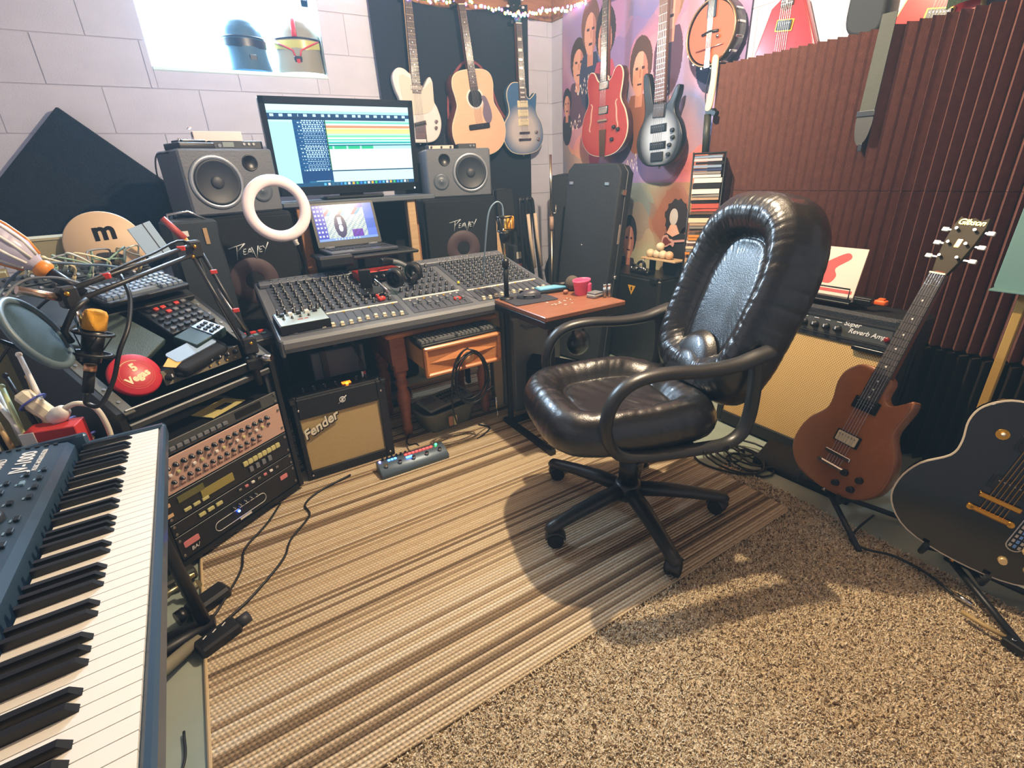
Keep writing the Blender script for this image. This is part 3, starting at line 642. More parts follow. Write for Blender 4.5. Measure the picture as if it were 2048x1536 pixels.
# ================================================================== BACK WALL: SCREEN, SPEAKERS, LAPTOP
def screen_ui(u, v):
    """a recording program's window: toolbars, track list, coloured tracks (u right, v up)"""
    y = 1 - v
    if y > .955:
        if .30 < u < .95 and abs((u * 34) % 1 - .5) < .28 and .965 < y < .99:
            return [(90, 190, 240), (240, 240, 240), (240, 190, 60), (70, 200, 120), (60, 140, 240)][int(u * 34) % 5] if u > .42 or u < .36 else (60, 110, 140)
        return (34, 84, 120)
    if y < .07: return (214, 250, 255)
    if y < .10: return (170, 226, 240)
    if y < .145: return (200, 240, 250) if abs((u * 17 + int(u * 5) * .3) % 1 - .5) < .2 and .11 < y < .135 else (30, 70, 110)
    if y < .175: return (24, 60, 96) if u < .97 else (180, 240, 250)
    if u < .155: return (176, 240, 246) if y > .2 else (196, 246, 250)
    if u < .375:
        if y > .80: return (22, 70, 120) if y < .93 or u < .2 else ((205, 240, 250) if .25 < u < .35 and .915 < y < .935 else (40, 110, 150))
        k = ((y - .175) / .0225); r = int(k); f = k - r
        if u > .365: return (30, 90, 60)
        if .25 < f < .75 and ((r % 2 == 0 and u > .21 and (u * 61 + r) % 1 < .7) or (r % 2 and .18 < u < .36 and (u * 47 + r * .37) % 1 < .55)): return (190, 226, 245)
        return (20, 76, 128) if r % 2 else (28, 90, 142)
    if y < .195: return (196, 240, 240)
    bands = [(.215, (120, 214, 190)), (.235, (220, 250, 240)), (.27, (214, 150, 110)), (.285, (250, 240, 190)), (.31, (226, 222, 130)), (.34, (230, 236, 150)), (.36, (190, 244, 210)), (.385, (120, 226, 180)), (.405, (230, 250, 220)), (.425, (80, 214, 190)), (.435, (220, 250, 235)), (.455, (60, 206, 196)), (.465, (30, 120, 130)), (.475, (180, 245, 235)), (.49, (40, 110, 140))]
    for b, c in bands:
        if y < b: return c
    if y < .53: return (40, 196, 140) if u < .70 and int(u * 90) % 9 else (180, 244, 234)
    if .80 < y < .815: return (26, 74, 110)
    return (206, 244, 250) if y > .815 else (222, 250, 244)
def tv():
    W, H = .735, .43
    nrm = V((-.02, -1, -.06)); M = pose((.742, 2.76, 1.30), V((0, -.06, 1)), nrm)
    t = thing('flat_screen_monitor', 'large black flat-screen monitor showing a recording program', 'monitor', M=M)
    obj('housing', MB().prism(rrect(W, H, .012), -.05, -.001, .006), BLK2, t)
    bz = MB()
    for x, y, w, h in ((0, H / 2 - .016, W, .032), (0, -H / 2 + .020, W, .04), (-W / 2 + .013, 0, .026, H), (W / 2 - .013, 0, .026, H)): bz.box((x, y, .003), (w, h, .01), .002)
    obj('bezel', bz, mat('gloss_black_bezel', (20, 22, 26), .2), t)
    printed('screen', W - .052, H - .072, 240, 130, screen_ui, vcmat('lit_screen', .2, .62), t, TR(0, .004, .0012))
    pc('standby_light', t, 'ball', mat('standby_white', (230, 240, 255), .3, emit=((230, 240, 255), 3)), (.34, -H / 2 + .012, .009), (.008, .008, .004))
    obj('stand_neck', MB().box((0, -H / 2 - .012, -.03), (.12, .05, .03), .006), BLK, t); 
tv()
def shelf():
    t = thing('monitor_shelf', 'grey shelf on pale wooden posts that carries the flat-screen monitor', 'shelf')
    obj('shelf_board', MB().box((.765, 2.79, 1.048), (.78, .26, .024), .004), mat('slate_shelf', (84, 92, 102), .5), t)
    for x in (.455, 1.02): obj('post', MB().box((x, 2.70, .518), (.045, .045, 1.035), .003), PINE if x < .5 else mat('weathered_pine', (196, 168, 128), .7, wood=(6, (170, 138, 100), .3)), t)
    for x in (.455, 1.10): obj('post', MB().box((x, 2.88, .518), (.045, .045, 1.035), .003), PINE, t)
    obj('stand_base', MB().box((.742, 2.80, 1.068), (.30, .16, .015), .006), BLK, t)
shelf()
CONE = mat('speaker_cone', (34, 38, 46), .5); SPKG = mat('speaker_grey', (92, 96, 104), .5, bump=(120, .15)); RING = mat('speaker_ring', (150, 156, 164), .35, .6)
def studio_monitor(label, M, mirror):
    """landscape near-field speaker; origin front-bottom-centre, x right, y back, z up"""
    t = thing('studio_monitor', label, 'speaker', M=M, group='studio monitors beside the big screen'); s = -1 if mirror else 1; W, H, D = .385, .262, .27
    obj('cabinet', MB().box((0, D / 2, H / 2), (W, D, H), .008), SPKG, t)
    w = MB().lathe([(0, -.0015), (.03, -.0015), (.05, -.004), (.080, -.0095), (.086, -.0125), (.0905, -.010), (.094, -.004)], 36, (s * .068, 0, H / 2), (0, 1, 0)); obj('woofer_cone', w, CONE, t)
    obj('woofer_ring', MB().torus((s * .068, -.002, H / 2), .099, .0105, 40, 8, (0, 1, 0), flat=.6), RING, t)
    obj('dust_cap', MB().sphere((s * .068, -.002, H / 2), .027, 16, 8, (1, .35, 1)), DKGREY, t)
    obj('tweeter', MB().lathe([(0, -.008), (.012, -.006), (.016, -.001), (.034, -.005), (.046, -.004), (.047, .002)], 28, (-s * .112, 0, .088), (0, 1, 0)), mat('tweeter_plate', (84, 92, 102), .4), t)
    obj('bass_port', MB().lathe([(.034, -.0005), (.033, -.004), (.029, -.004), (.027, -.0015), (0, -.0012)], 24, (-s * .085, 0, .205), (0, 1, 0)), BLK2, t)
    return t
LM = TR(.19, 2.60, 1.030) @ RZ(17) @ RX(0)
studio_monitor('grey landscape studio monitor left of the big screen with boxes on top', LM, True)
RM = TR(1.40, 2.83, 1.030) @ RZ(-14)
studio_monitor('grey landscape studio monitor right of the big screen below the acoustic guitar', RM, False)
CARPET = mat('black_speaker_carpet', (24, 26, 30), .95, bump=(400, .6)); HALO = mat('speaker_behind_mesh', (74, 58, 62), .6)
def peavey(label, M, W=.46):
    t = thing('loudspeaker_cabinet', label, 'speaker', M=M, group='tall loudspeaker cabinets under the studio monitors'); H, D = 1.028, .34
    obj('cabinet', MB().box((0, D / 2 + .01, H / 2), (W, D - .02, H), .012), CARPET, t)
    obj('steel_grille', MB().box((0, .004, H / 2), (W - .03, .012, H - .03), .004), mat('grille_steel_black', (22, 25, 30), .45, .3, bump=(600, .5)), t)
    obj('horn_surround', MB().lathe([(.105, -.002), (.10, -.006), (.045, -.006), (.04, -.002)], 40, (0, -.0, .735), (0, 1, 0)), HALO, t)
    F = Matrix(((1, 0, 0, 0), (0, 0, -1, 0), (0, 1, 0, 0), (0, 0, 0, 1)))
    lg = MB()   # angular logo lettering drawn with bars
    def bar(a, b, w=.006): lg.tube([(a[0], -.006, a[1]), (b[0], -.006, b[1])], [w * .8, w * .35], 4, up=(0, 1, 0))
    segs = {'P': [((.002, -.026), (.012, .026)), ((-.022, .020), (.046, .036)), ((.046, .036), (.008, .004))], 'E': [((.030, -.008), (.035, .012)), ((.030, -.008), (.043, -.006)), ((.032, .002), (.043, .004)), ((.035, .012), (.047, .014))], 'A': [((.046, -.009), (.060, .015)), ((.060, .015), (.068, -.007)), ((.052, .0), (.065, .001))], 'V': [((.068, .018), (.080, -.030)), ((.096, .022), (.080, -.030))], 'F': [((.096, -.005), (.101, .016)), ((.096, -.005), (.109, -.003)), ((.098, .005), (.109, .007)), ((.101, .016), (.113, .018))], 'Y': [((.114, .020), (.123, .006)), ((.140, .032), (.115, -.010))]}
    for k in segs.values():
        for a, b in k: bar((a[0] * 1.05 - .055, a[1] * 1.1 + .865), (b[0] * 1.05 - .055, b[1] * 1.1 + .865), .0042)
    obj('angular_logo', lg, mat('logo_silver', (196, 202, 206), .4, .3), t)
peavey('tall black loudspeaker cabinet under the left studio monitor behind the ring light', TR(.175, 2.575, 0) @ RZ(8))
peavey('tall black loudspeaker cabinet under the right studio monitor', TR(1.375, 2.80, 0) @ RZ(-12))
# things on the left studio monitor
def on_speakers():
    z = .262
    def L(x, y, zz=0, rz=0): return LM @ TR(x, y, z + zz) @ RZ(rz)
    t = thing('audio_recorder', 'black desktop recorder with small grey screen on the left studio monitor', 'recorder', M=L(.075, .07, .0, -6))
    obj('body', MB().prism([(-.11, 0), (.11, 0), (.115, .06), (.105, .10), (-.11, .10)], 0, .035, .004), BLK, t)
    F = Matrix(((1, 0, 0, 0), (0, 0, -1, 0), (0, 1, 0, 0), (0, 0, 0, 1)))
    obj('front_panel', MB().box((0, -.002, .018), (.205, .004, .028), .001), DKGREY, t); pc('screen', t, 'box', mat('grey_lcd', (130, 142, 140), .3), (-.035, -.005, .02), (.045, .003, .02))
    for i in range(3): pc('button', t, 'cyl', STEEL, (.03 + i * .02, -.006, .022), (.011, .011, .005), (pi / 2, 0, 0))
    for i in range(2): pc('jack', t, 'cyl', CHROME, (-.095 + i * .025, -.004, .016), (.014, .014, .006), (pi / 2, 0, 0))
    t = thing('media_drive', 'flat black drive box with connectors on the left end of the left studio monitor', 'drive', M=L(-.105, .10, 0, 8))
    obj('body', MB().prism(rrect(.15, .13, .008), 0, .024, .003), BLK, t); obj('lid', MB().prism(rrect(.10, .09, .006), .0245, .036, .003), BLK2, t)
    for i in range(3): pc('plug', t, 'cyl', CHROME, (-.05 + i * .018, -.03, .032), (.009, .009, .016))
    t = thing('cardboard_carton', 'pale pink cardboard carton on top of the desktop recorder', 'box', M=L(.035, .16, .036, -14))
    obj('carton', MB().box((0, 0, .0125), (.19, .10, .052), .002), mat('pale_pink_card', (240, 218, 216), .7), t); obj('lid_flap', MB().box((-.098, 0, .0535), (.012, .102, .003)), mat('pale_card_edge', (236, 222, 220), .7), t)
    pc('print_patch', t, 'box', DKGREY, (-.0955, -.01, .028), (.001, .04, .02))
    obj('power_lead', MB().tube(spline([LM @ V((-.19, .10, .252)), LM @ V((-.235, .11, .24)), LM @ V((-.25, .12, .16)), LM @ V((-.235, .14, .06)), LM @ V((-.22, .16, -.06))], 6, False), .0035, 6), CABLE, label='thin dark cable looping down the left side of the left studio monitor', cat='cable')
    def Rr(x, y, zz=0, rz=0): return RM @ TR(x, y, z + zz) @ RZ(rz)
    t = thing('wireless_receiver', 'thin silver-fronted receiver on the right studio monitor', 'receiver', M=Rr(-.085, .06, 0, 4))
    obj('body', MB().box((0, .05, .012), (.15, .10, .024), .002), DKGREY, t); obj('front_panel', MB().box((0, -.001, .012), (.148, .004, .018), .001), mat('warm_silver', (196, 186, 172), .4, .4), t)
    for x in (-.06, .0, .055): pc('knob', t, 'cyl', BLK, (x, -.005, .012), (.012, .012, .008), (pi / 2, 0, 0))
    for x in (-.06, .05): pc('antenna', t, 'cyl', BLK, (x, .095, .045), (.005, .005, .08))
    t = thing('small_preamp', 'small black box with two knobs beside the silver receiver', 'preamp', M=Rr(.07, .06, 0, -3))
    obj('body', MB().box((0, .045, .014), (.11, .09, .028), .002), BLK, t)
    for x in (.02, .04): pc('knob', t, 'cyl', GREYP, (x, -.003, .016), (.012, .012, .008), (pi / 2, 0, 0))
on_speakers()
# ------------------------------------------------------------------ laptop, its tray, headphones
def laptop_ui(u, v):
    y = 1 - v
    if y > .93: return (130, 170, 240) if not (.25 < u < .7 and int(u * 60) % 3 == 1 and .95 < y < .985) else (230, 245, 250)
    if u < .17: 
        cx, cy = u / .057 % 1, (y / .115) % 1
        return (220, 235, 255) if abs(cx - .5) < .26 and .2 < cy < .62 else (56, 66, 190)
    if u > .84: return (96, 130, 236) if y < .45 or y > .72 else (70, 110, 210)
    if y < .12: return (84, 88, 214)
    n = math.sin(u * 71 + y * 37) + math.sin(u * 113 - y * 91) + math.sin(y * 167)
    d = ((u - .40) / .10) ** 2 + ((y - .60) / .33) ** 2
    if abs(u - .40) < .03 and .35 < y < .55: return (230, 236, 255)      # pale blaze of a sitting dog
    if ((u - .40) / .035) ** 2 + ((y - .66) / .10) ** 2 < 1: return (222, 236, 255)
    if d < 1: return (30, 34, 96)
    if .58 < u < .76 and y > .72: return (110, 40, 190) if n > -.6 else (60, 30, 120)
    if y < .30: return [(220, 225, 240), (200, 90, 120), (60, 150, 190), (235, 238, 246)][int(u * 17 + y * 9) % 4]
    return (206, 220, 214) if n > -.5 else (140, 170, 190)
def laptop():
    st = thing('laptop_tray', 'black clamp-on laptop tray behind the mixing console', 'stand', (0, 0, 0))
    obj('tray', MB().box((.665, 2.44, .820), (.46, .25, .014), .005), BLK, st); obj('post', MB().cyl((.665, 2.53, .027), (.665, 2.53, .815), .018), BLK, st); obj('foot', MB().lathe([(0, .0125), (.16, .0125), (.16, .034), (.03, .045), (0, .045)], 28, (.665, 2.53, 0)), BLK, st)
    obj('side_pad', MB().box((.50, 2.33, .815), (.16, .05, .05), .01), BLK, st)
    t = thing('laptop', 'open black laptop with a dog picture on its desktop', 'laptop', M=TR(.655, 2.38, .828) @ RZ(3))
    obj('base', MB().box((0, .10, .009), (.325, .215, .016), .004), mat('laptop_grey', (70, 74, 84), .4, .3), t)
    kb = obj('keyboard_deck', MB().box((0, .125, .0176), (.28, .10, .001)), BLK2, t)
    for j in range(4):
        for i in range(13): pc('key', kb, 'box', DKGREY, (-.126 + i * .021, .09 + j * .023, .0192), (.017, .018, .002))
    obj('touchpad', MB().box((0, .04, .0176), (.09, .05, .001)), DKGREY, t)
    M = TR(0, .205, .018) @ RX(90 - 17)
    obj('screen_lid', MB().prism(rrect(.325, .215, .008, cy=.1075), -.007, 0, .002), BLK, t, M=M)
    printed('screen', .296, .172, 130, 76, laptop_ui, vcmat('laptop_screen', .2, .55), t, M @ TR(0, .116, .0009))
    for x in (-.11, .11): obj('hinge', MB().cyl((x - .025, .205, .016), (x + .025, .205, .016), .008, n=10), GREYP, t)
laptop()
def headphones(label, M):
    t = thing('headphones', label, 'headphones', M=M)
    obj('headband', MB().torus((0, 0, 0), .082, .011, 28, 8, (0, 0, 1), rad(-15), rad(195), flat=1.3), BLK, t); obj('band_padding', MB().torus((0, 0, 0), .074, .006, 24, 8, (0, 0, 1), rad(35), rad(145), flat=1.8), GREYP, t)
    for s in (-1, 1):
        c = obj('ear_cup', MB().lathe([(0, -.022), (.03, -.02), (.042, -.008), (.043, .006), (.03, .012)], 24, (s * .078, -.04, 0), (s, -.1, 0)), BLK, t)
        obj('ear_pad', MB().torus((s * .062, -.04, 0), .030, .013, 24, 8, (1, 0, 0)), VINYL, c)
headphones('black closed-back headphones lying on the console in front of the laptop', TR(.725, 2.165, .768) @ RZ(35) @ RX(28))
t = thing('audio_interface', 'red-fronted audio interface with green lights under the laptop tray', 'audio interface', M=TR(.665, 2.235, .7215) @ RZ(2))
obj('body', MB().box((0, .05, .022), (.20, .10, .042), .003), mat('red_anodised', (190, 62, 52), .35, .5), t); obj('faceplate', MB().box((0, -.002, .022), (.194, .005, .036), .001), BLK2, t)
for i in range(4): knob(t, (-.06 + i * .035, -.004, .018), .018, .016).rotation_euler = (pi / 2, 0, 0)
for i in range(3): pc('level_light', t, 'ball', mat('green_led', (60, 230, 110), .3, emit=((50, 230, 110), 5)), (.062 + i * .008, -.006, .030), (.006, .004, .006))
t = thing('mobile_phone_holder', 'black folded phone holder standing on the console beside the red interface', 'holder', M=TR(.585, 2.13, .689) @ RZ(-20) @ RX(12))
obj('base', MB().prism(rrect(.11, .075, .02), 0, .016, .004), BLK, t); obj('upright', MB().box((-.02, .03, .055), (.05, .012, .09), .004), BLK, t); obj('arm', MB().tube([(.02, .03, .05), (.05, 0, .03), (.075, -.035, .012)], .006, 8), CHROME, t)
t = thing('red_clip', 'small bright red plastic clip lying on the console', 'clip', M=TR(.60, 2.055, .672) @ RZ(20) @ RX(12)); obj('body', MB().prism(rrect(.034, .022, .006), 0, .014, .003), REDP, t); obj('jaw', MB().box((-.012, .012, .016), (.01, .016, .014), .002), REDP, t)
t = thing('yellow_tag', 'small yellow tag lying on the console left of the red clip', 'tag', M=TR(.575, 2.115, .684) @ RZ(-30) @ RX(12)); obj('tag', MB().prism(rrect(.02, .032, .006), 0, .008, .002), mat('yellow_tag', (226, 190, 90), .5), t)
pc('yellow_marker', None, 'ball', mat('yellow_cap', (222, 206, 60), .4), (.985, 2.09, .686), (.014, .014, .014), label='tiny yellow knob cap left on the console near its right end', cat='cap')
t = thing('red_fader_cover', 'flat red plastic cover over the right master fader of the console', 'cover', M=TR(.905, 1.945, .6445) @ RX(12)); obj('cap', MB().prism(rrect(.034, .022, .008), 0, .012, .003), REDP, t)
# ------------------------------------------------------------------ ring light
def ringlight():
    c = V((.295, 2.25, 1.055)); n = V((.10, -.93, .12)).normalized()
    t = thing('ring_light', 'white ring light on a thin black stand in front of the left loudspeaker', 'ring light', (c.x, c.y, .0125)); o = V((0, 0, c.z - .0125))
    obj('ring', MB().torus(o, .106, .022, 48, 12, n, flat=.75), mat('ring_diffuser', (242, 226, 230), .35, coat=.4), t)
    e = o + V((.04, -.0, -.125)); obj('yoke', MB().cyl(o + V((.03, 0, -.105)), e + V((.006, 0, -.02)), .009, n=10).sphere(e, .011, 10, 6), WHITE, t)
    foot = V((.09, .215, 0)); obj('pole', MB().tube(spline([e, e + V((.02, .08, -.05)), e + V((.045, .19, -.12)), foot + V((0, 0, .70)), foot + V((0, 0, .34))], 5, False), .006, 8).cyl(foot + V((0, 0, .34)), foot + V((0, 0, .12)), .009, n=10), BLK, t)
    obj('clamp', MB().box(foot + V((0, 0, .62)), (.03, .03, .05), .006), BLK2, t)
    for k in range(3):
        a = rad(90 + 120 * k); obj('leg', MB().cyl(foot + V((0, 0, .22)), foot + V((math.cos(a) * .09, math.sin(a) * .09, .008)), .006, n=8), BLK, t)
ringlight()
# ------------------------------------------------------------------ helmets on the sill
def helmet(name, label, M, shell, visor, trimm, stripe):
    t = thing(name, label, 'helmet', M=M, group='display helmets on the window sill')
    pr = [(0, .262), (.03, .26), (.06, .25), (.088, .228), (.104, .195), (.110, .155)]
    def dome(u, v):
        a = u * 2 * pi; k = v * (len(pr) - 1); i = min(int(k), len(pr) - 2); f = k - i; r = pr[i][0] * (1 - f) + pr[i + 1][0] * f; z = pr[i][1] * (1 - f) + pr[i + 1][1] * f
        return (r * math.cos(a) * .96, r * math.sin(a) * 1.08, z)
    obj('dome', MB().surf(dome, 36, 15, cu=True), shell, t)
    def jaw(u, v):
        a = u * 2 * pi; z = .156 * (1 - v) + .004 * v; fr = max(0, -math.sin(a)); w = .108 - .004 * math.sin(v * 3) + .010 * v + .012 * fr * v
        return (w * math.cos(a) * .97, w * math.sin(a) * (1.06 + .10 * fr * v), z)
    obj('lower_shell', MB().surf(jaw, 40, 10, cu=True), shell, t)
    obj('brow_band', MB().tube([(.1075 * math.cos(a), .1175 * math.sin(a), .156) for a in [2 * pi * k / 40 for k in range(40)]], .004, 8, True), trimm, t)
    def vis(u, v):
        a = rad(200 + 140 * u); z = .146 - .045 * v * (1 - .3 * abs(2 * u - 1)); return (.113 * math.cos(a) * .98, .121 * math.sin(a), z)
    obj('visor', MB().surf(vis, 20, 5), visor, t)
    obj('chin_vent', MB().box((0, -.129, .05), (.036, .012, .05), .004), trimm, t)
    if stripe:
        obj('crest_stripe', MB().tube([(0, .07, .252), (0, .03, .264)] + [(0, -r * 1.10, z + .004) for r, z in pr], .011, 8, flat=.35, up=(0, -.5, 1)), stripe, t)
        obj('chin_stripe', MB().box((0, -.133, .035), (.016, .008, .055), .002), stripe, t)
        for s in (-1, 1): obj('visor_edge', MB().tube([(s * .10, -.06, .147), (s * .07, -.102, .128), (s * .018, -.124, .100), (s * .012, -.128, .075)], .004, 6), stripe, t)
helmet('dark_helmet', 'dark blue-grey display helmet on the left of the window sill', TR(.452, 3.395, 1.700) @ RZ(12) @ Matrix.Diagonal((1.08, .80, 1.0, 1)), mat('gunmetal_shell', (66, 92, 108), .28, .3), BLK2, BLK, None)
helmet('white_helmet', 'white display helmet with a red stripe on the right of the window sill', TR(.724, 3.39, 1.700) @ RZ(-14) @ Matrix.Diagonal((1.16, .80, 1.08, 1)), mat('white_shell', (136, 133, 117), .35), mat('olive_visor', (180, 178, 96), .25), BLK, mat('red_stripe', (190, 40, 40), .4))
# ------------------------------------------------------------------ black furry diamond panel, blanket
FUR = mat('black_pile_fabric', (20, 24, 28), .95, var=(30, (34, 40, 46), .3), bump=(160, 1.)); BLANK = mat('dark_blanket', (30, 32, 42), .95, bump=(70, .3))
obj('acoustic_board', MB().box((0, 0, 0), (.66, .045, .66), .006), FUR, M=TR(-.405, 3.255, 1.04) @ RY(45), label='black carpeted square board hung as a diamond on the wall left of the speaker', cat='panel')
def blanket():
    rnd = random.Random(5)
    t = thing('hanging_blanket', 'dark blanket with a thin red outline hung behind the wall guitars', 'blanket', (1.14, 3.275, 0))
    def f(u, v):
        x = u * 1.06 + .015 * math.sin(v * 5) * (u < .1); z = .12 + v * (2.01 - .10 * math.sin(u * pi) ** 1 * 0 - .12 * (4 * u * (1 - u)) ** 2 * 0 - .05 * math.sin(u * pi * 1.2)); return (x, -.010 - .008 * math.sin(u * 26 + v * 2) * (1.1 - v) + .003 * math.sin(v * 14 + u * 9), z)
    b = MB().surf(f, 60, 40); obj('cloth', b, BLANK, t)
    line = MB()
    pts = spline([(.44, 1.32), (.42, 1.50), (.45, 1.68), (.55, 1.80), (.66, 1.80), (.74, 1.70), (.80, 1.56), (.90, 1.45), (1.02, 1.36)], 6, False)
    line.tube([(x, -.021, z) for x, z in pts], .009, 6, flat=.25, up=(0, 1, 0)); obj('red_outline', line, mat('faded_red_print', (138, 70, 74), .9), t)
    obj('red_blot', MB().prism(rrect(.05, .08, .02), 0, .003), mat('faded_red_print2', (128, 66, 70), .9), t, M=TR(.62, -.020, 1.62) @ RX(90))
blanket()
# ------------------------------------------------------------------ fairy lights
def fairy():
    t = thing('fairy_lights', 'string of multicoloured fairy lights sagging along the top of the back wall', 'string lights')
    pts = spline([(.80, 3.25, 2.13), (1.1, 3.22, 2.105), (1.4, 3.20, 2.085), (1.7, 3.19, 2.10), (1.95, 3.19, 2.085), (2.1, 3.18, 2.08), (2.24, 3.15, 2.105), (2.34, 3.08, 2.10), (2.39, 2.9, 2.11)], 12, False)
    obj('wire', MB().tube(pts, .002, 5), mat('green_wire', (40, 70, 50), .6), t)
    cols = [(255, 70, 220), (90, 255, 120), (255, 200, 60), (120, 90, 255), (255, 120, 60), (80, 200, 255)]
    ms = [mat('fairy_bulb_%d' % i, c, .3, emit=(c, 9)) for i, c in enumerate(cols)]; rnd = random.Random(8)
    for i in range(0, len(pts)):
        p = pts[i]; pc('bulb', t, 'ball', ms[i % 6], (p[0] + rnd.uniform(-.01, .01), p[1] - .012, p[2] + rnd.uniform(-.014, .01)), (.014, .014, .018))
fairy()
# ================================================================== GUITARS
ROSE = mat('rosewood', (62, 44, 36), .5); MAPLE = mat('maple', (208, 160, 98), .4); FRET = mat('fret_nickel', (200, 195, 180), .25, 1.); PEARL = mat('pearl_inlay', (220, 220, 214), .3); EBON = mat('ebony', (26, 24, 24), .4); MAHOG = mat('mahogany_neck', (110, 58, 38), .4)
LP = [(0, 0), (.10, .016), (.155, .07), (.166, .135), (.152, .195), (.122, .242), (.112, .275), (.118, .32), (.122, .358), (.113, .380), (.090, .360), (.060, .342), (.036, .362), (.030, .415), (-.03, .438), (-.08, .432), (-.114, .395), (-.121, .35), (-.110, .295), (-.113, .252), (-.15, .2), (-.166, .135), (-.155, .07), (-.10, .016)]
TELE = [(0, 0), (.09, .008), (.14, .05), (.158, .12), (.138, .19), (.118, .225), (.118, .275), (.118, .325), (.100, .352), (.075, .33), (.050, .295), (.030, .30), (.028, .345), (-.028, .36), (-.07, .385), (-.115, .385), (-.148, .345), (-.140, .28), (-.118, .225), (-.13, .18), (-.158, .12), (-.14, .05), (-.09, .008)]
ES = [(0, 0), (.12, .02), (.19, .08), (.208, .155), (.185, .235), (.150, .285), (.140, .32), (.150, .37), (.155, .425), (.132, .465), (.095, .462), (.062, .42), (.035, .405), (.03, .43), (-.03, .43), (-.035, .405), (-.062, .42), (-.095, .462), (-.132, .465), (-.155, .425), (-.150, .37), (-.140, .32), (-.150, .285), (-.185, .235), (-.208, .155), (-.19, .08), (-.12, .02)]
DREAD = [(0, 0), (.10, .012), (.17, .06), (.198, .13), (.190, .20), (.158, .26), (.136, .305), (.140, .36), (.148, .41), (.135, .46), (.09, .488), (.0, .495), (-.09, .488), (-.135, .46), (-.148, .41), (-.140, .36), (-.136, .305), (-.158, .26), (-.190, .20), (-.198, .13), (-.17, .06), (-.10, .012)]
BASS = [(0, 0), (.09, .01), (.145, .06), (.162, .13), (.140, .20), (.105, .25), (.10, .29), (.118, .335), (.122, .375), (.102, .372), (.07, .325), (.036, .30), (-.036, .30), (-.060, .34), (-.080, .42), (-.10, .465), (-.128, .455), (-.122, .37), (-.108, .30), (-.118, .24), (-.15, .19), (-.165, .125), (-.145, .06), (-.09, .01)]
def burst(name, c_in, c_out, r0, r1, cy, rough=.25, sx=1.):
    """radial two-colour lacquer, centred on the body"""
    m = mat(name, c_in, rough, coat=.5); nt = m.node_tree; N = nt.nodes.new; L = nt.links.new
    tc = N('ShaderNodeTexCoord'); mp = N('ShaderNodeMapping'); mp.inputs['Location'].default_value = (0, -cy, 0); mp.inputs['Scale'].default_value = (sx, 1, 0); L(tc.outputs['Object'], mp.inputs[0])
    ln = N('ShaderNodeVectorMath'); ln.operation = 'LENGTH'; L(mp.outputs[0], ln.inputs[0]); r = N('ShaderNodeValToRGB'); e = r.color_ramp.elements
    e[0].position = r0; e[0].color = lin(c_in) + (1,); e[1].position = r1; e[1].color = lin(c_out) + (1,); L(ln.outputs['Value'], r.inputs[0]); L(r.outputs[0], nt.nodes['Principled BSDF'].inputs['Base Color']); return m
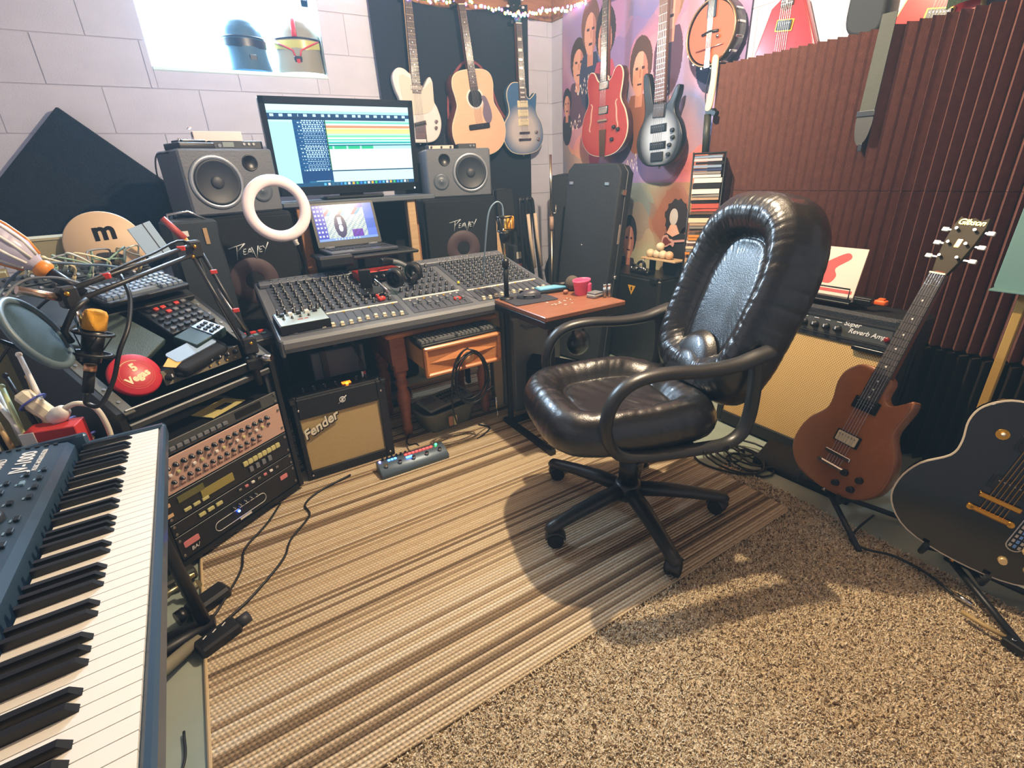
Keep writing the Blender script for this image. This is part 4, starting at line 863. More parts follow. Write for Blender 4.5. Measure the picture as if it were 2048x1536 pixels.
def guitar(name, label, cat, M, ol, top, side=None, bind=None, th=.045, bridge=.135, scale=.628, join=.40, fb=ROSE, dots='dot', nstr=6, head='33', headm=BLK2, neckm=MAHOG, pk=(), knobs=(), guard=None, hole=None, brid='tom', smooth=4, hard=False, knobm=BLK, strap=True, group='guitars', fretn=21, fbw=(.056, .043), logo=None, fholes=False, tune=CHROME, hang=False):
    t = thing(name, label, cat, M=M, group=group); side = side or top; nut = bridge + scale
    pts = ol if hard else spline(ol, smooth)
    obj('body', MB().prism(pts, -th, -.004 if bind else 0, .005), side, t)
    if bind: obj('binding', MB().prism(inset(pts, -.0012), -.007, -.001), bind, t)
    obj('body_top', MB().prism(inset(pts, .003 if bind else .007), -.006, .0015, .001), top, t)
    if hole:
        obj('rosette', MB().lathe([(.050, .002), (.060, .0032), (.062, .002)], 40, (0, hole, 0)), PEARL, t); obj('sound_hole', MB().lathe([(.051, .0022), (.051, -.02), (0, -.03)], 40, (0, hole, 0)), mat('dark_hole', (30, 24, 20), .9), t)
        b2 = MB().lathe([(0, .0026), (.050, .0024)], 40, (0, hole, 0)); obj('hole_shadow', b2, mat('dark_hole', (30, 24, 20), .9), t)
    if guard: obj('pickguard', MB().prism(spline(guard[0], 4) if guard[2] else guard[0], .0016, .0042, .0006), guard[1], t)
    # neck and fingerboard
    nz = .006; nk = MB().tube([(0, join - .02, -.012), (0, nut - .04, -.010), (0, nut + .01, -.010)], [.030, .0235, .022], 12, flat=.62, up=(0, 0, 1)); obj('neck', nk, neckm, t)
    f0 = hole + .045 if hole else bridge + scale * (1 - (1 - 2 ** (-(fretn + .8) / 12)))
    w0, w1 = fbw; obj('fingerboard', MB().prism([(-w0 / 2, f0), (w0 / 2, f0), (w1 / 2, nut), (-w1 / 2, nut)], .0005, nz + .003), fb, t)
    def wid(y): return w1 + (w0 - w1) * (nut - y) / (nut - f0)
    for k in range(1, fretn + 1):
        y = bridge + scale * 2 ** (-k / 12)
        pc('fret', t, 'box', FRET, (0, y, nz + .0036), (wid(y) * .98, .0022, .0016))
        if k in (3, 5, 7, 9, 12, 15, 17, 19, 21) and dots:
            ym = bridge + scale * (2 ** (-k / 12) + 2 ** (-(k - 1) / 12)) / 2; h = scale * (2 ** (-(k - 1) / 12) - 2 ** (-k / 12))
            if dots == 'dot': pc('inlay', t, 'cyl', PEARL, (0, ym, nz + .0028), (.006, .006, .001))
            else: pc('inlay', t, 'box', PEARL, (0, ym, nz + .0028), (wid(ym) * .62, h * .55, .001))
    pc('nut', t, 'box', mat('bone_nut', (226, 218, 196), .5), (0, nut + .002, nz + .003), (w1, .005, .006))
    # headstock, tuners
    hs = {'33': [(-.021, 0), (.021, 0), (.032, .045), (.040, .10), (.042, .15), (.036, .178), (.018, .168), (0, .176), (-.018, .168), (-.036, .178), (-.042, .15), (-.040, .10), (-.032, .045)],
          '6': [(-.021, 0), (.021, 0), (.026, .03), (.022, .06), (.030, .15), (.024, .175), (.0, .185), (-.026, .17), (-.036, .14), (-.034, .04)], 'slot': [(-.022, 0), (.022, 0), (.036, .02), (.034, .17), (0, .18), (-.034, .17), (-.036, .02)], 'ban': [(-.018, 0), (.018, 0), (.03, .05), (.035, .13), (0, .16), (-.035, .13), (-.03, .05)]}[head]
    hm = TR(0, nut + .004, nz - .004) @ RX(-9)
    h = obj('headstock', MB().prism(hs, -.014, 0, .002), headm, t, M=hm)
    for k in range(nstr):
        if head == '6': sx, yy = -1, .035 + k * .023; px = -.014
        else: sx = -1 if k < nstr / 2 else 1; kk = k if k < nstr / 2 else nstr - 1 - k; yy = .05 + kk * .043; px = sx * .023
        pc('tuner_post', h, 'cyl', tune, (px, yy, .006), (.008, .008, .014)); pc('tuner_button', h, 'rbox', tune if head == '6' else PEARL, (sx * .058, yy, -.008), (.018, .012, .008)); pc('tuner_shaft', h, 'box', tune, (sx * .046, yy, -.008), (.022, .004, .004))
    if logo: text('headstock_logo', logo, .024, GOLD, h, TR(0, .160, .0012), .25, .0003)
    if logo: pc('crown_inlay', h, 'rbox', mat('amber_pearl', (220, 150, 60), .3), (0, .095, .0008), (.014, .026, .001))
    # pickups, bridge, knobs
    for (py, w, hh, a, m1, m2) in pk:
        r = obj('pickup', MB().prism(rrect(w + .014, hh + .008, .003), .0015, .005, .001), m2, t, M=TR(0, py, 0) @ RZ(a)); obj('pickup_cover', MB().prism(rrect(w, hh, .003), .005, .010, .001), m1, r)
        for k in range(6): pc('pole_piece', r, 'cyl', STEEL, (-w * .38 + k * w * .152, hh * .22, .0105), (.004, .004, .002))
    if brid == 'tom':
        obj('bridge', MB().box((0, bridge, .0085), (.088, .013, .010), .002).cyl((-.038, bridge, .0), (-.038, bridge, .01), .006, n=10).cyl((.038, bridge, .0), (.038, bridge, .01), .006, n=10), tune, t); obj('tailpiece', MB().box((0, bridge - .042, .0085), (.094, .014, .011), .004).cyl((-.043, bridge - .042, 0), (-.043, bridge - .042, .014), .008, n=10).cyl((.043, bridge - .042, 0), (.043, bridge - .042, .014), .008, n=10), tune, t); s0 = bridge - .042
    elif brid == 'plate': obj('bridge', MB().box((0, bridge - .02, .004), (.075, .085, .004), .001).box((0, bridge, .008), (.06, .012, .006)), tune, t); s0 = bridge - .03
    elif brid == 'flat': obj('bridge', MB().prism(rrect(.155, .032, .008, cy=bridge), .0015, .010, .002), EBON, t); s0 = bridge - .004
    elif brid == 'trap': obj('bridge', MB().box((0, bridge, .009), (.08, .012, .012), .002), tune, t); obj('tailpiece', MB().prism([(-.022, .0), (.022, .0), (.030, bridge - .05), (-.030, bridge - .05)], .004, .008), mat('aged_brass', (110, 84, 60), .35, .8), t); s0 = bridge - .05
    else: obj('bridge', MB().box((0, bridge - .01, .007), (.085, .045, .012), .002), EBON, t); s0 = bridge - .02
    for k in range(nstr):
        f = (k / (nstr - 1) - .5); pc_ = MB().cyl((f * w0 * .86, s0, .011), (f * w1 * .8, nut + .004, nz + .005), .0007, n=5, cap=False); obj('string', pc_, tune, t)
    for kx, ky in knobs: pc('control_knob', t, 'cone', knobm, (kx, ky, .009), (.024, .024, .016))
    if fholes:
        for s in (-1, 1):
            f = spline([(s * .118, .30), (s * .104, .285), (s * .112, .25), (s * .116, .20), (s * .128, .16), (s * .118, .145)], 5, False); obj('f_hole', MB().tube([(x, y, .002) for x, y in f], [.004 + .003 * math.sin(i / len(f) * pi) for i in range(len(f))], 6, flat=.3, up=(0, 0, 1)), mat('f_hole_edge', (200, 150, 130), .6), t)
    if strap: pc('strap_button', t, 'cyl', tune, (0, -.006, -th / 2), (.012, .012, .014), (pi / 2, 0, 0))
    if hang: pc('wall_hanger', t, 'rbox', BLK, (0, nut + .012, -.05), (.075, .022, .07))
    return t
HB = dict(m=None)
NICK = mat('nickel_cover', (200, 196, 190), .25, .9); BLKPU = mat('black_pickup', (18, 18, 18), .35); CRPU = mat('cream_pickup', (226, 214, 178), .45); LACQ = .22
G1 = 'guitars hung on the back wall'; G2 = 'guitars hung on the side wall'; G3 = 'guitars on floor stands'
N_ = V((0, -1, .03))
guitar('electric_guitar', 'white single-cut electric guitar with pale pickguard hung behind the big screen', 'guitar', pose((1.335, 3.205, 1.345), (.004, 0, 1), N_), [(x * .95, y * 1.03) for x, y in TELE], mat('aged_white_body', (224, 222, 222), LACQ, coat=.5), th=.044, bridge=.085, scale=.648, join=.33, pk=((.30, .066, .018, 0, NICK, NICK), (.105, .075, .02, 12, BLKPU, STEEL)), guard=([(-.10, .36), (-.02, .34), (.03, .29), (.10, .335), (.108, .25), (.10, .20), (.05, .165), (-.05, .16), (-.09, .22)], mat('pearly_pickguard', (208, 202, 190), .35), True), brid='plate', head='6', headm=MAPLE, neckm=MAPLE, fb=ROSE, knobs=((.11, .12), (.105, .085)), knobm=CHROME, group=G1, hang=True).location
guitar('acoustic_guitar', 'natural spruce acoustic guitar hung right of the big screen', 'guitar', pose((1.748, 3.155, 1.262), (-.115, 0, 1), N_), DREAD, mat('spruce_top', (232, 194, 164), .3, wood=(10, (226, 182, 148), .3), coat=.4), side=mat('mahogany_sides', (120, 66, 44), .35), bind=mat('cream_binding', (226, 214, 190), .4), th=.10, bridge=.175, scale=.645, join=.47, hole=.335, brid='flat', head='slot', headm=MAHOG, guard=([(.045, .34), (.075, .34), (.10, .28), (.105, .22), (.08, .185), (.052, .20), (.04, .25), (.055, .30)], mat('purple_grey_guard', (120, 108, 130), .3), True), fretn=18, fbw=(.055, .044), group=G1, hang=True)
guitar('silver_electric_guitar', 'silver-blue burst electric guitar with three pickups hung near the wall corner', 'guitar', pose((2.108, 3.195, 1.268), (-.038, 0, 1), N_), LP, burst('silver_burst', (196, 190, 192), (64, 104, 148), .09, .17, .15), side=mat('blue_side', (70, 104, 140), .25), bind=mat('cream_binding', (226, 214, 190), .4), pk=((.20, .07, .036, 0, CRPU, CRPU), (.255, .07, .036, 0, CRPU, CRPU), (.31, .07, .036, 0, CRPU, CRPU)), dots='block', fb=ROSE, knobs=((.10, .135), (.115, .09)), knobm=CHROME, group=G1, hang=True)
NR = V((-1, 0, .03))
guitar('semi_hollow_guitar', 'cherry red semi-hollow guitar with f-holes hung on the printed tapestry', 'guitar', pose((2.27, 2.56, 1.222), (0, .012, 1), NR), ES, mat('cherry_red', (168, 52, 50), LACQ, coat=.5), side=mat('dark_cherry', (70, 30, 24), .25, coat=.4), bind=mat('cream_binding', (226, 214, 190), .4), th=.05, bridge=.20, scale=.628, join=.42, pk=((.255, .07, .036, 0, NICK, BLKPU), (.385, .07, .036, 0, NICK, BLKPU)), brid='trap', knobs=((.10, .155), (.135, .14), (.085, .09)), fholes=True, group=G2, hang=True)
guitar('bass_guitar', 'silver-burst five-string bass guitar hung on the printed tapestry', 'bass guitar', pose((2.27, 2.105, 1.152), (0, .035, 1), NR), BASS, burst('charcoal_burst', (176, 186, 196), (34, 34, 36), .075, .150, .14, sx=1.1), side=BLK2, th=.04, bridge=.06, scale=.86, join=.30, nstr=5, pk=((.105, .10, .03, 0, BLKPU, BLKPU), (.19, .10, .032, 0, BLKPU, BLKPU), (.275, .075, .06, -4, mat('brown_thumb_rest', (70, 56, 50), .4), BLKPU)), brid='bass', head='6', headm=BLK2, neckm=mat('brown_neck', (104, 70, 52), .4), fb=mat('brown_fretless_board', (112, 78, 62), .45), fretn=20, dots=None, fbw=(.068, .05), knobs=((.085, .10), (.105, .135), (.10, .17), (.08, .055)), group=G2, hang=True)
VEE = [(-.215, .0), (-.16, -.02), (0, .175), (.13, -.02), (.20, .01), (.17, .20), (.075, .42), (.03, .45), (-.03, .45), (-.075, .42)]
guitar('angular_red_guitar', 'dark red V-shaped guitar on the side wall rising behind the foam', 'guitar', pose((2.372, 1.53, 1.345), (0, .0, 1), NR), VEE, mat('wine_red', (140, 38, 36), LACQ, coat=.5), th=.036, bridge=.235, scale=.628, join=.42, pk=((.345, .066, .036, -8, BLKPU, GOLD),), brid='tom', knobs=(), tune=NICK, hard=True, head='6', group=G2, hang=True)
EXP = [(-.20, .04), (-.05, .0), (.17, .03), (.16, .10), (.12, .22), (.10, .38), (.03, .42), (-.03, .42), (-.10, .40), (-.22, .30), (-.15, .20)]
guitar('bright_red_guitar', 'bright red angular guitar with gold-framed pickups above the foam, beside a dark bag', 'guitar', pose((2.372, .985, 1.45), (0, -.18, 1), NR), [(x * .85, y) for x, y in EXP], mat('bright_red', (214, 52, 44), LACQ, coat=.5), side=mat('pale_yellow_side', (232, 200, 120), .35), th=.036, bridge=.10, scale=.628, join=.38, pk=((.15, .074, .034, 0, BLKPU, GOLD), (.235, .08, .042, 0, BLKPU, NICK)), brid='tom', knobs=((.09, .11),), knobm=BLK, tune=NICK, hard=True, head='6', group=G2, hang=True)
guitar('brown_electric_guitar', 'worn brown single-cut electric guitar on a floor stand before the large amplifier', 'guitar', pose((1.605, .642, .122), (.315, -.085, .905), (-1, .16, .33)) @ Matrix.Scale(.985, 4), LP, mat('worn_brown_lacquer', (172, 108, 58), .35, var=(5, (128, 78, 44), .3), coat=.25), bridge=.128, pk=((.19, .068, .034, 0, CRPU, BLKPU), (.315, .068, .034, 0, BLKPU, BLKPU)), knobs=((.045, .085), (.095, .085), (.035, .04), (.085, .045)), knobm=BLK, head='33', headm=mat('dark_olive_head', (52, 42, 20), .6, spec=.2), logo='Gibson', group=G3, fb=mat('grey_rosewood', (74, 68, 66), .45))
bg = guitar('black_electric_guitar', 'glossy black guitar with cream binding and gold hardware on a floor stand', 'guitar', pose((1.575, .262, .108), (.25, -.14, .95), (-.95, -.28, .25)) @ Matrix.Scale(1.0, 4), [(x * 1.22, y * 1.06) for x, y in LP], mat('gloss_black_lacquer', (12, 11, 11), .12, coat=.6), bind=mat('cream_binding', (226, 214, 190), .4), pk=((.25, .07, .034, 0, BLKPU, BLKPU), (.365, .07, .034, 0, BLKPU, BLKPU)), dots='block', knobs=(), tune=GOLD, head='33', logo='Gibson', group=G3, fb=mat('brown_board', (96, 62, 44), .4), fretn=20, bridge=.205, join=.41)
for x, y in ((.10, .115), (.145, .125), (.075, .065), (.125, .07)): pc('control_knob', bg, 'cone', mat('amber_knob', (214, 186, 130), .3, .3), (x, y, .009), (.022, .022, .016))
sw = obj('switch_plate', MB().prism(rrect(.036, .105, .018), .0015, .004, .0008), CHROME, bg, M=TR(.075, .15, 0) @ RZ(0)); obj('switch_inset', MB().prism(rrect(.030, .098, .015), .004, .0046), BLK2, sw)
for j in range(6):
    for i in range(3): pc('slide_switch', sw, 'rbox', NICK if i != 1 else mat('blue_switch', (90, 130, 190), .3), (-.009 + i * .009, -.036 + j * .014, .006), (.006, .009, .004))
pc('toggle_washer', bg, 'cyl', GOLD, (-.075, .37, .004), (.028, .028, .006)); pc('toggle_tip', bg, 'ball', PEARL, (-.075, .372, .014), (.010, .010, .016))
# banjo: round pot, clear amber head, bracket tailpiece
def banjo():
    M = pose((2.30, 1.845, 1.72), (0, .03, 1), NR); t = thing('banjo', 'round banjo with dark rim and amber head hung between bass and red guitar', 'banjo', M=M, group=G2); R_ = .136
    obj('rim', MB().lathe([(R_ - .006, .018), (R_, .02), (R_ + .004, .012), (R_ + .004, -.05), (R_ - .01, -.055), (R_ - .012, .014)], 48), mat('dark_rim', (44, 34, 28), .3, coat=.3), t)
    obj('hoop', MB().torus((0, 0, .020), R_ - .002, .005, 48, 8), mat('bronze_hoop', (150, 120, 84), .3, .8), t)
    obj('head_skin', MB().lathe([(0, .014), (R_ - .012, .014)], 48), mat('amber_head', (186, 84, 44), .55), t); obj('pot_back', MB().lathe([(0, -.05), (R_ - .01, -.05)], 48), mat('dark_rim', (44, 34, 28), .3), t)
    obj('bridge', MB().tube([(-.045, -.0, .02), (0, .006, .024), (.045, .0, .02)], .006, 8), EBON, t); obj('tailpiece', MB().prism([(-.016, -R_ - .006), (.016, -R_ - .006), (.012, -.06), (-.012, -.06)], .016, .026, .002), CHROME, t); obj('tension_rod', MB().cyl((-.075, -.062, .02), (.075, -.058, .02), .0025, n=6), CHROME, t)
    for k in range(16):
        a = 2 * pi * k / 16 + .1; pc('bracket_hook', t, 'rbox', CHROME, (math.cos(a) * (R_ + .006), math.sin(a) * (R_ + .006), -.012), (.010, .010, .05), a)
    pc('armrest_knob', t, 'ball', CHROME, (.045, -.022, .022), (.018, .018, .016))
    obj('neck', MB().tube([(0, .10, .0), (0, .55, .0)], .022, 10, flat=.6, up=(0, 0, 1)), MAHOG, t); obj('fingerboard', MB().box((0, .30, .020), (.046, .48, .006)), EBON, t)
    for k in range(1, 15): pc('fret', t, 'box', FRET, (0, .54 - .70 * (1 - 2 ** (-k / 12)), .0238), (.045, .002, .0016))
    for k in range(5): obj('string', MB().cyl((-.012 + k * .006, -.07, .026), (-.016 + k * .008, .54, .026), .0006, n=5, cap=False), CHROME, t)
banjo()
# floor stands under the two nearest guitars
def gstand(label, base, up, nrm, fw_):
    t = thing('guitar_stand', label, 'guitar stand', (base[0], base[1], 0), group='guitar stands on the floor'); up = V(up).normalized(); nrm = V(nrm).normalized(); sd = up.cross(nrm).normalized(); p = V((0, 0, base[2]))
    top = p + up * .30 - nrm * .075; bk = p - nrm * .06
    obj('upright', MB().cyl(bk - up * .03, top, .010, n=10), BLK, t)
    yk = MB()
    for s in (-1, 1): yk.tube([bk, p + sd * s * .055 - nrm * .055 - up * .02, p + sd * s * .07 + nrm * .012 - up * .018, p + sd * s * .07 + nrm * .02 + up * .012], .008, 8)
    obj('yoke', yk, RUBBER, t)
    for d in fw_: obj('leg', MB().tube([bk - up * .02, V((d[0], d[1], .012 + (d[2] if len(d) > 2 else 0)))], .009, 8), BLK, t); 
    return t
gstand('black guitar stand holding the worn brown guitar', (1.605, .642, .122), (.315, -.085, .905), (-1, .16, .33), ((-.075, -.18), (.25, .12), (.22, -.22)))
gstand('black guitar stand holding the glossy black guitar', (1.575, .262, .108), (.25, -.14, .95), (-.95, -.28, .25), ((-.10, -.20, .012), (.22, .10), (.16, -.20)))
# ================================================================== RIGHT WALL: TAPESTRY, FOAM, CASES, DISC TOWER
def tapestry_paint():
    rnd = random.Random(21)
    blobs = [(rnd.random(), rnd.random(), rnd.choice([(206, 132, 150), (176, 126, 168), (214, 160, 120), (110, 110, 168), (214, 140, 136), (212, 166, 186), (190, 150, 180), (150, 130, 176), (96, 124, 176), (186, 96, 100)])) for _ in range(46)]
    # generic painted busts: (u, v, size)
    faces = [(.12, .80, .052), (.20, .90, .060), (.30, .86, .060), (.04, .66, .035), (.52, .72, .060), (.66, .90, .06), (.86, .84, .05), (.245, .55, .035), (.50, .12, .055), (.42, .28, .035)]
    hair = [(70, 46, 40), (120, 78, 58), (60, 36, 36), (40, 30, 36), (90, 58, 46), (150, 110, 80), (56, 36, 34), (80, 50, 40), (28, 26, 34), (60, 60, 80)]
    def f(u, v):
        uu_ = u + .03 * math.sin(v * 17 + 3 * u) + .015 * math.sin(v * 41); vv = v + .03 * math.sin(u * 21) + .012 * math.sin(u * 53 + v * 20)
        best = None; bd = 9; sec = None; sd = 9
        for x, y, c in blobs:
            d = (uu_ - x) ** 2 * 1.2 + (vv - y) ** 2
            if d < bd: sd, sec, bd, best = bd, best, d, c
            elif d < sd: sd, sec = d, c
        k = max(0, .5 - (sd ** .5 - bd ** .5) * 6); c = [best[i] * (1 - k) + sec[i] * k for i in range(3)]
        if v < .34: c = [c[0] * .85, min(255, c[1] * 1.08), c[2] * .8]
        for i, (x, y, s) in enumerate(faces):
            dx, dy = (u - x) / s, (v - y) / s * .72
            if dx * dx + (dy + 1.95) ** 2 * .8 < 1.5 and dy < -.9: c = [(90, 60, 80), (60, 60, 90), (190, 80, 100), (50, 40, 50), (150, 90, 60)][i % 5]
            if abs(dx) < .35 and -1.4 < dy < -.5: c = (206, 140, 116)
            if dx * dx + (dy - .25) ** 2 < 1.1: c = hair[i]
            if (dx * 1.2) ** 2 + (dy + .12) ** 2 < .72: c = ((80, 46, 44) if (abs(abs(dx) - .30) < .13 and abs(dy - .10) < .055) or (abs(dx) < .20 and abs(dy + .52) < .045) else (196, 128, 108) if (abs(dx - .05) < .07 and -.28 < dy < .05) else (222, 162, 136) if dx < .25 else (192, 126, 108))
        # pale scribbled signatures, unreadable
        for (sx, sy, ln) in ((.10, .70, .10), (.30, .70, .12), (.07, .57, .07), (.30, .52, .09), (.60, .62, .08), (.82, .70, .10), (.46, .40, .08)):
            w = u - sx
            if 0 < w < ln and abs(v - sy - .022 * math.sin(w * 230) * (1 - .4 * math.sin(w * 60)) - w * .25) < .0045: c = (238, 222, 214)
        return c
    return f
def tapestry():
    W, H = 1.42, 1.58; cy, cz = 2.43, 1.315
    M = Matrix(((0, 0, -1, 2.398), (-1, 0, 0, cy), (0, 1, 0, cz), (0, 0, 0, 1)))
    o = printed('wall_tapestry', W, H, 330, 340, tapestry_paint(), vcmat('printed_cloth', .9, bump=(90, .2)), M=M, label='colourful printed cloth tapestry of painted heads hung in the corner', cat='tapestry')
    me = o.data; co = np.empty(len(me.vertices) * 3, np.float32); me.vertices.foreach_get('co', co); co = co.reshape(-1, 3)
    co[:, 2] += .010 * np.sin(co[:, 0] * 19 + np.sin(co[:, 1] * 3)) * (.8 - co[:, 1] / H); me.vertices.foreach_set('co', co.ravel())
    me.polygons.foreach_set('use_smooth', [True] * len(me.polygons))
tapestry()
FOAM = mat('maroon_brown_foam', (126, 84, 72), .95, spec=.15, var=(40, (108, 70, 60), .3), bump=(350, .4))
FOAMB = mat('charcoal_foam', (48, 40, 36), .95, spec=.15, bump=(350, .4))
def foam(label, yb, ya, z0, z1, x, m, pitch=.0375, depth=.045, base=.02, M=None):
    """ribbed acoustic panel against the right wall: upright wedges running up, from Y=ya (near) to yb (far)"""
    n = max(2, int((yb - ya) / pitch + .5)); p = (yb - ya) / n; H = z1 - z0; sec = [(0, 0)]
    for i in range(n): sec += [(i * p, base), (i * p + p * .40, base + depth * .72), (i * p + p * .5, base + depth), (i * p + p * .60, base + depth * .72)]
    sec += [(yb - ya, base), (yb - ya, 0)]
    b = MB(); k = len(sec); vs = [(-d, -a, z) for z in (0, H) for a, d in sec]
    b.add(vs, [(i, i + 1, k + i + 1, k + i) for i in range(k - 1)]); b.add(vs, [(0, 1, 2, k - 1)][:0])
    for o_ in (0, k):   # end caps rib by rib
        for i in range(n):
            j = 1 + 4 * i; b.add(vs, [(o_ + j, o_ + j + 1, o_ + j + 2, o_ + j + 3, o_ + (j + 4 if i < n - 1 else k - 2))])
        b.add([(0, 0, H if o_ else 0), (0, -(yb - ya), H if o_ else 0), (-base, -(yb - ya), H if o_ else 0), (-base, 0, H if o_ else 0)], [(0, 1, 2, 3)])
    o = obj('acoustic_foam_panel', b, m, M=M or TR(x, yb, z0), label=label, cat='foam panel', group='ribbed foam panels on the side wall')
    if M is None: obj('backing_board', MB().box(((2.412 - x) / 2, -(yb - ya) / 2, (min(z1, 1.31) - z0) / 2), (2.412 - x, yb - ya - .02, min(z1, 1.31) - z0)), PINE, o)
    return o
FX = 2.352
foam('brown ribbed foam panel of the upper row next to the printed tapestry', 1.80, 1.19, 1.030, 1.585, FX, FOAM)
foam('brown ribbed foam panel of the upper row beneath the bright red guitar', 1.188, .58, 1.030, 1.585, FX, FOAM)
foam('dark ribbed foam panel of the upper row at the right picture edge', .578, -.03, 1.030, 1.585, FX, FOAM)
foam('brown ribbed foam panel of the lower row behind the large amplifier', 1.80, 1.19, .475, 1.028, FX, FOAM)
foam('brown ribbed foam panel of the lower row behind the brown guitar neck', 1.188, .58, .475, 1.028, FX, FOAM)
foam('dark ribbed foam panel of the lower row below the teal board', .578, -.03, .475, 1.028, FX, FOAM)
foam('dark ribbed foam panel standing on the floor behind the two floor guitars', 1.188, .30, .0, .46, FX, FOAMB)
foam('charcoal foam panel turned sideways by the picture edge', .40, .10, 0, .42, 0, FOAMB, M=TR(2.25, .25, .32) @ RX(90) @ RY(0))
# dark cloth over the foam at the top right, bag, strap, teal board, tan strip
def cloth():
    def f(u, v): return (2.360 - .012 * math.sin(u * 30) * (1 - v) - .02, .93 - u * .95, 1.60 + v * .44 + .012 * math.sin(u * 21))
    obj('dark_green_cloth', MB().surf(f, 50, 12), mat('dark_green_plush', (40, 52, 30), .95, bump=(200, .8)), label='dark green plush cloth hung above the foam at the upper right', cat='cloth')
cloth()
t = thing('gig_bag', 'black padded instrument bag hung left of the bright red guitar', 'bag', (2.39, 1.185, 1.60)); obj('bag', MB().prism(spline([(-.06, 0), (.05, -.01), (.06, .12), (.05, .40), (0, .46), (-.05, .40), (-.075, .12)], 5), 0, .05, .012), mat('black_nylon', (34, 36, 38), .8), t, M=Matrix(((0, 0, -1, 0), (-1, 0, 0, 0), (0, 1, 0, 0), (0, 0, 0, 1))))
t = thing('guitar_strap', 'dark woven strap with a leather end hanging down over the foam', 'strap', (2.272, 1.075, 1.20))
def strapf(u, v): return (.0 + .012 * math.sin(v * 3), .032 - u * .055 - v * -.0 + .02 * v, .09 + v * .30)
obj('webbing', MB().prism([(-.026, .10), (.026, .10), (.030, .42), (-.018, .42)], 0, .004), mat('olive_webbing', (72, 74, 66), .9, bump=(300, .3)), t, M=Matrix(((0, 0, -1, 0), (-1, 0, 0, 0), (0, 1, 0, 0), (0, 0, 0, 1)))); obj('leather_end', MB().prism(spline([(-.026, .10), (.026, .10), (.022, .03), (.006, .0), (-.012, .0), (-.026, .04)], 4), .001, .006), mat('dark_leather_tab', (56, 52, 46), .5), t, M=Matrix(((0, 0, -1, 0), (-1, 0, 0, 0), (0, 1, 0, 0), (0, 0, 0, 1))))
pc('buckle', t, 'rbox', BLK, (-.007, 0, .105), (.006, .062, .02)); pc('hook', t, 'rbox', BLK, (-.004, -.004, -.012), (.006, .014, .028))
t = thing('music_stand', 'teal-grey music stand plate on a tan post at the right picture edge', 'music stand', (2.19, .46, 0))
obj('plate', MB().prism(rrect(.42, .29, .01, 3, .155, .145), 0, .008, .002), mat('teal_board', (94, 128, 122), .6), t, M=Matrix(((0, .10, -1, -.012), (-1, 0, 0, .010), (0, 1, .10, .742), (0, 0, 0, 1)))); obj('ledge', MB().box((-.03, -.145, .742), (.05, .42, .006), .001), mat('teal_board', (94, 128, 122), .6), t)
obj('post', MB().box((.004, -.012, .53), (.02, .026, .42), .003), mat('tan_batten', (176, 140, 70), .8), t); obj('lower_post', MB().cyl((.004, -.012, .06), (.004, -.012, .33), .012, n=12), BLK, t)
for k in range(3): obj('leg', MB().cyl((.004, -.012, .12), (.004 + .10 * math.cos(k * 2.1 + .4), -.012 + .10 * math.sin(k * 2.1 + .4), .008), .006, n=8), BLK, t)
# ------------------------------------------------------------------ things on the large amplifier
t = thing('record_sleeve', 'white record sleeve with a red print leaning on the large amplifier', 'record', M=pose((2.085, .975, .648), (.22, 0, 1), (-1, 0, .22)))
obj('sleeve', MB().box((0, .095, 0), (.17, .19, .006), .001), mat('glossy_white_card', (222, 206, 186), .12, coat=.5), t)
rp = mat('red_print', (196, 92, 84), .2, coat=.5)
obj('red_hand_print', MB().prism(spline([(-.07, .06), (-.02, .05), (.0, .08), (-.01, .11), (.035, .15), (.02, .17), (-.02, .15), (-.06, .12), (-.08, .09)], 4), .003, .0036), rp, t); obj('red_band', MB().box((0, .025, .0034), (.15, .012, .0006)), rp, t)
for i in range(3): pc('red_stripe', t, 'box', rp, (.02 - i * .012, .155 - i * .006, .0037), (.006, .03, .0006), -.5)
t = thing('sleeve_tray', 'black metal tray under the record sleeve on the large amplifier', 'tray', (2.05, 1.01, .6455)); obj('tray', MB().box((0, 0, .006), (.11, .30, .008), .002).box((-.05, 0, .014), (.006, .30, .02)), BLK, t); obj('rail', MB().tube([(-.05, -.14, .02), (-.05, -.14, .06), (-.05, .10, .06), (-.05, .10, .02)], .003, 6), BLK, t)
t = thing('small_black_case', 'small black case on the right end of the large amplifier', 'case', (2.045, .835, .6465)); obj('case', MB().box((0, 0, .012), (.03, .06, .024), .004), BLK2, t); obj('lid', MB().box((0, 0, .026), (.03, .06, .006), .002), BLK, t)
t = thing('orange_tuner', 'bright orange clip-on gadget next to the small black case', 'tuner', (2.09, .795, .6465)); obj('body', MB().prism(rrect(.03, .04, .008), 0, .018, .004), mat('orange_plastic', (230, 104, 40), .4), t); pc('clip', t, 'rbox', mat('orange_plastic', (230, 104, 40), .4), (0, .0, .021), (.016, .02, .008))
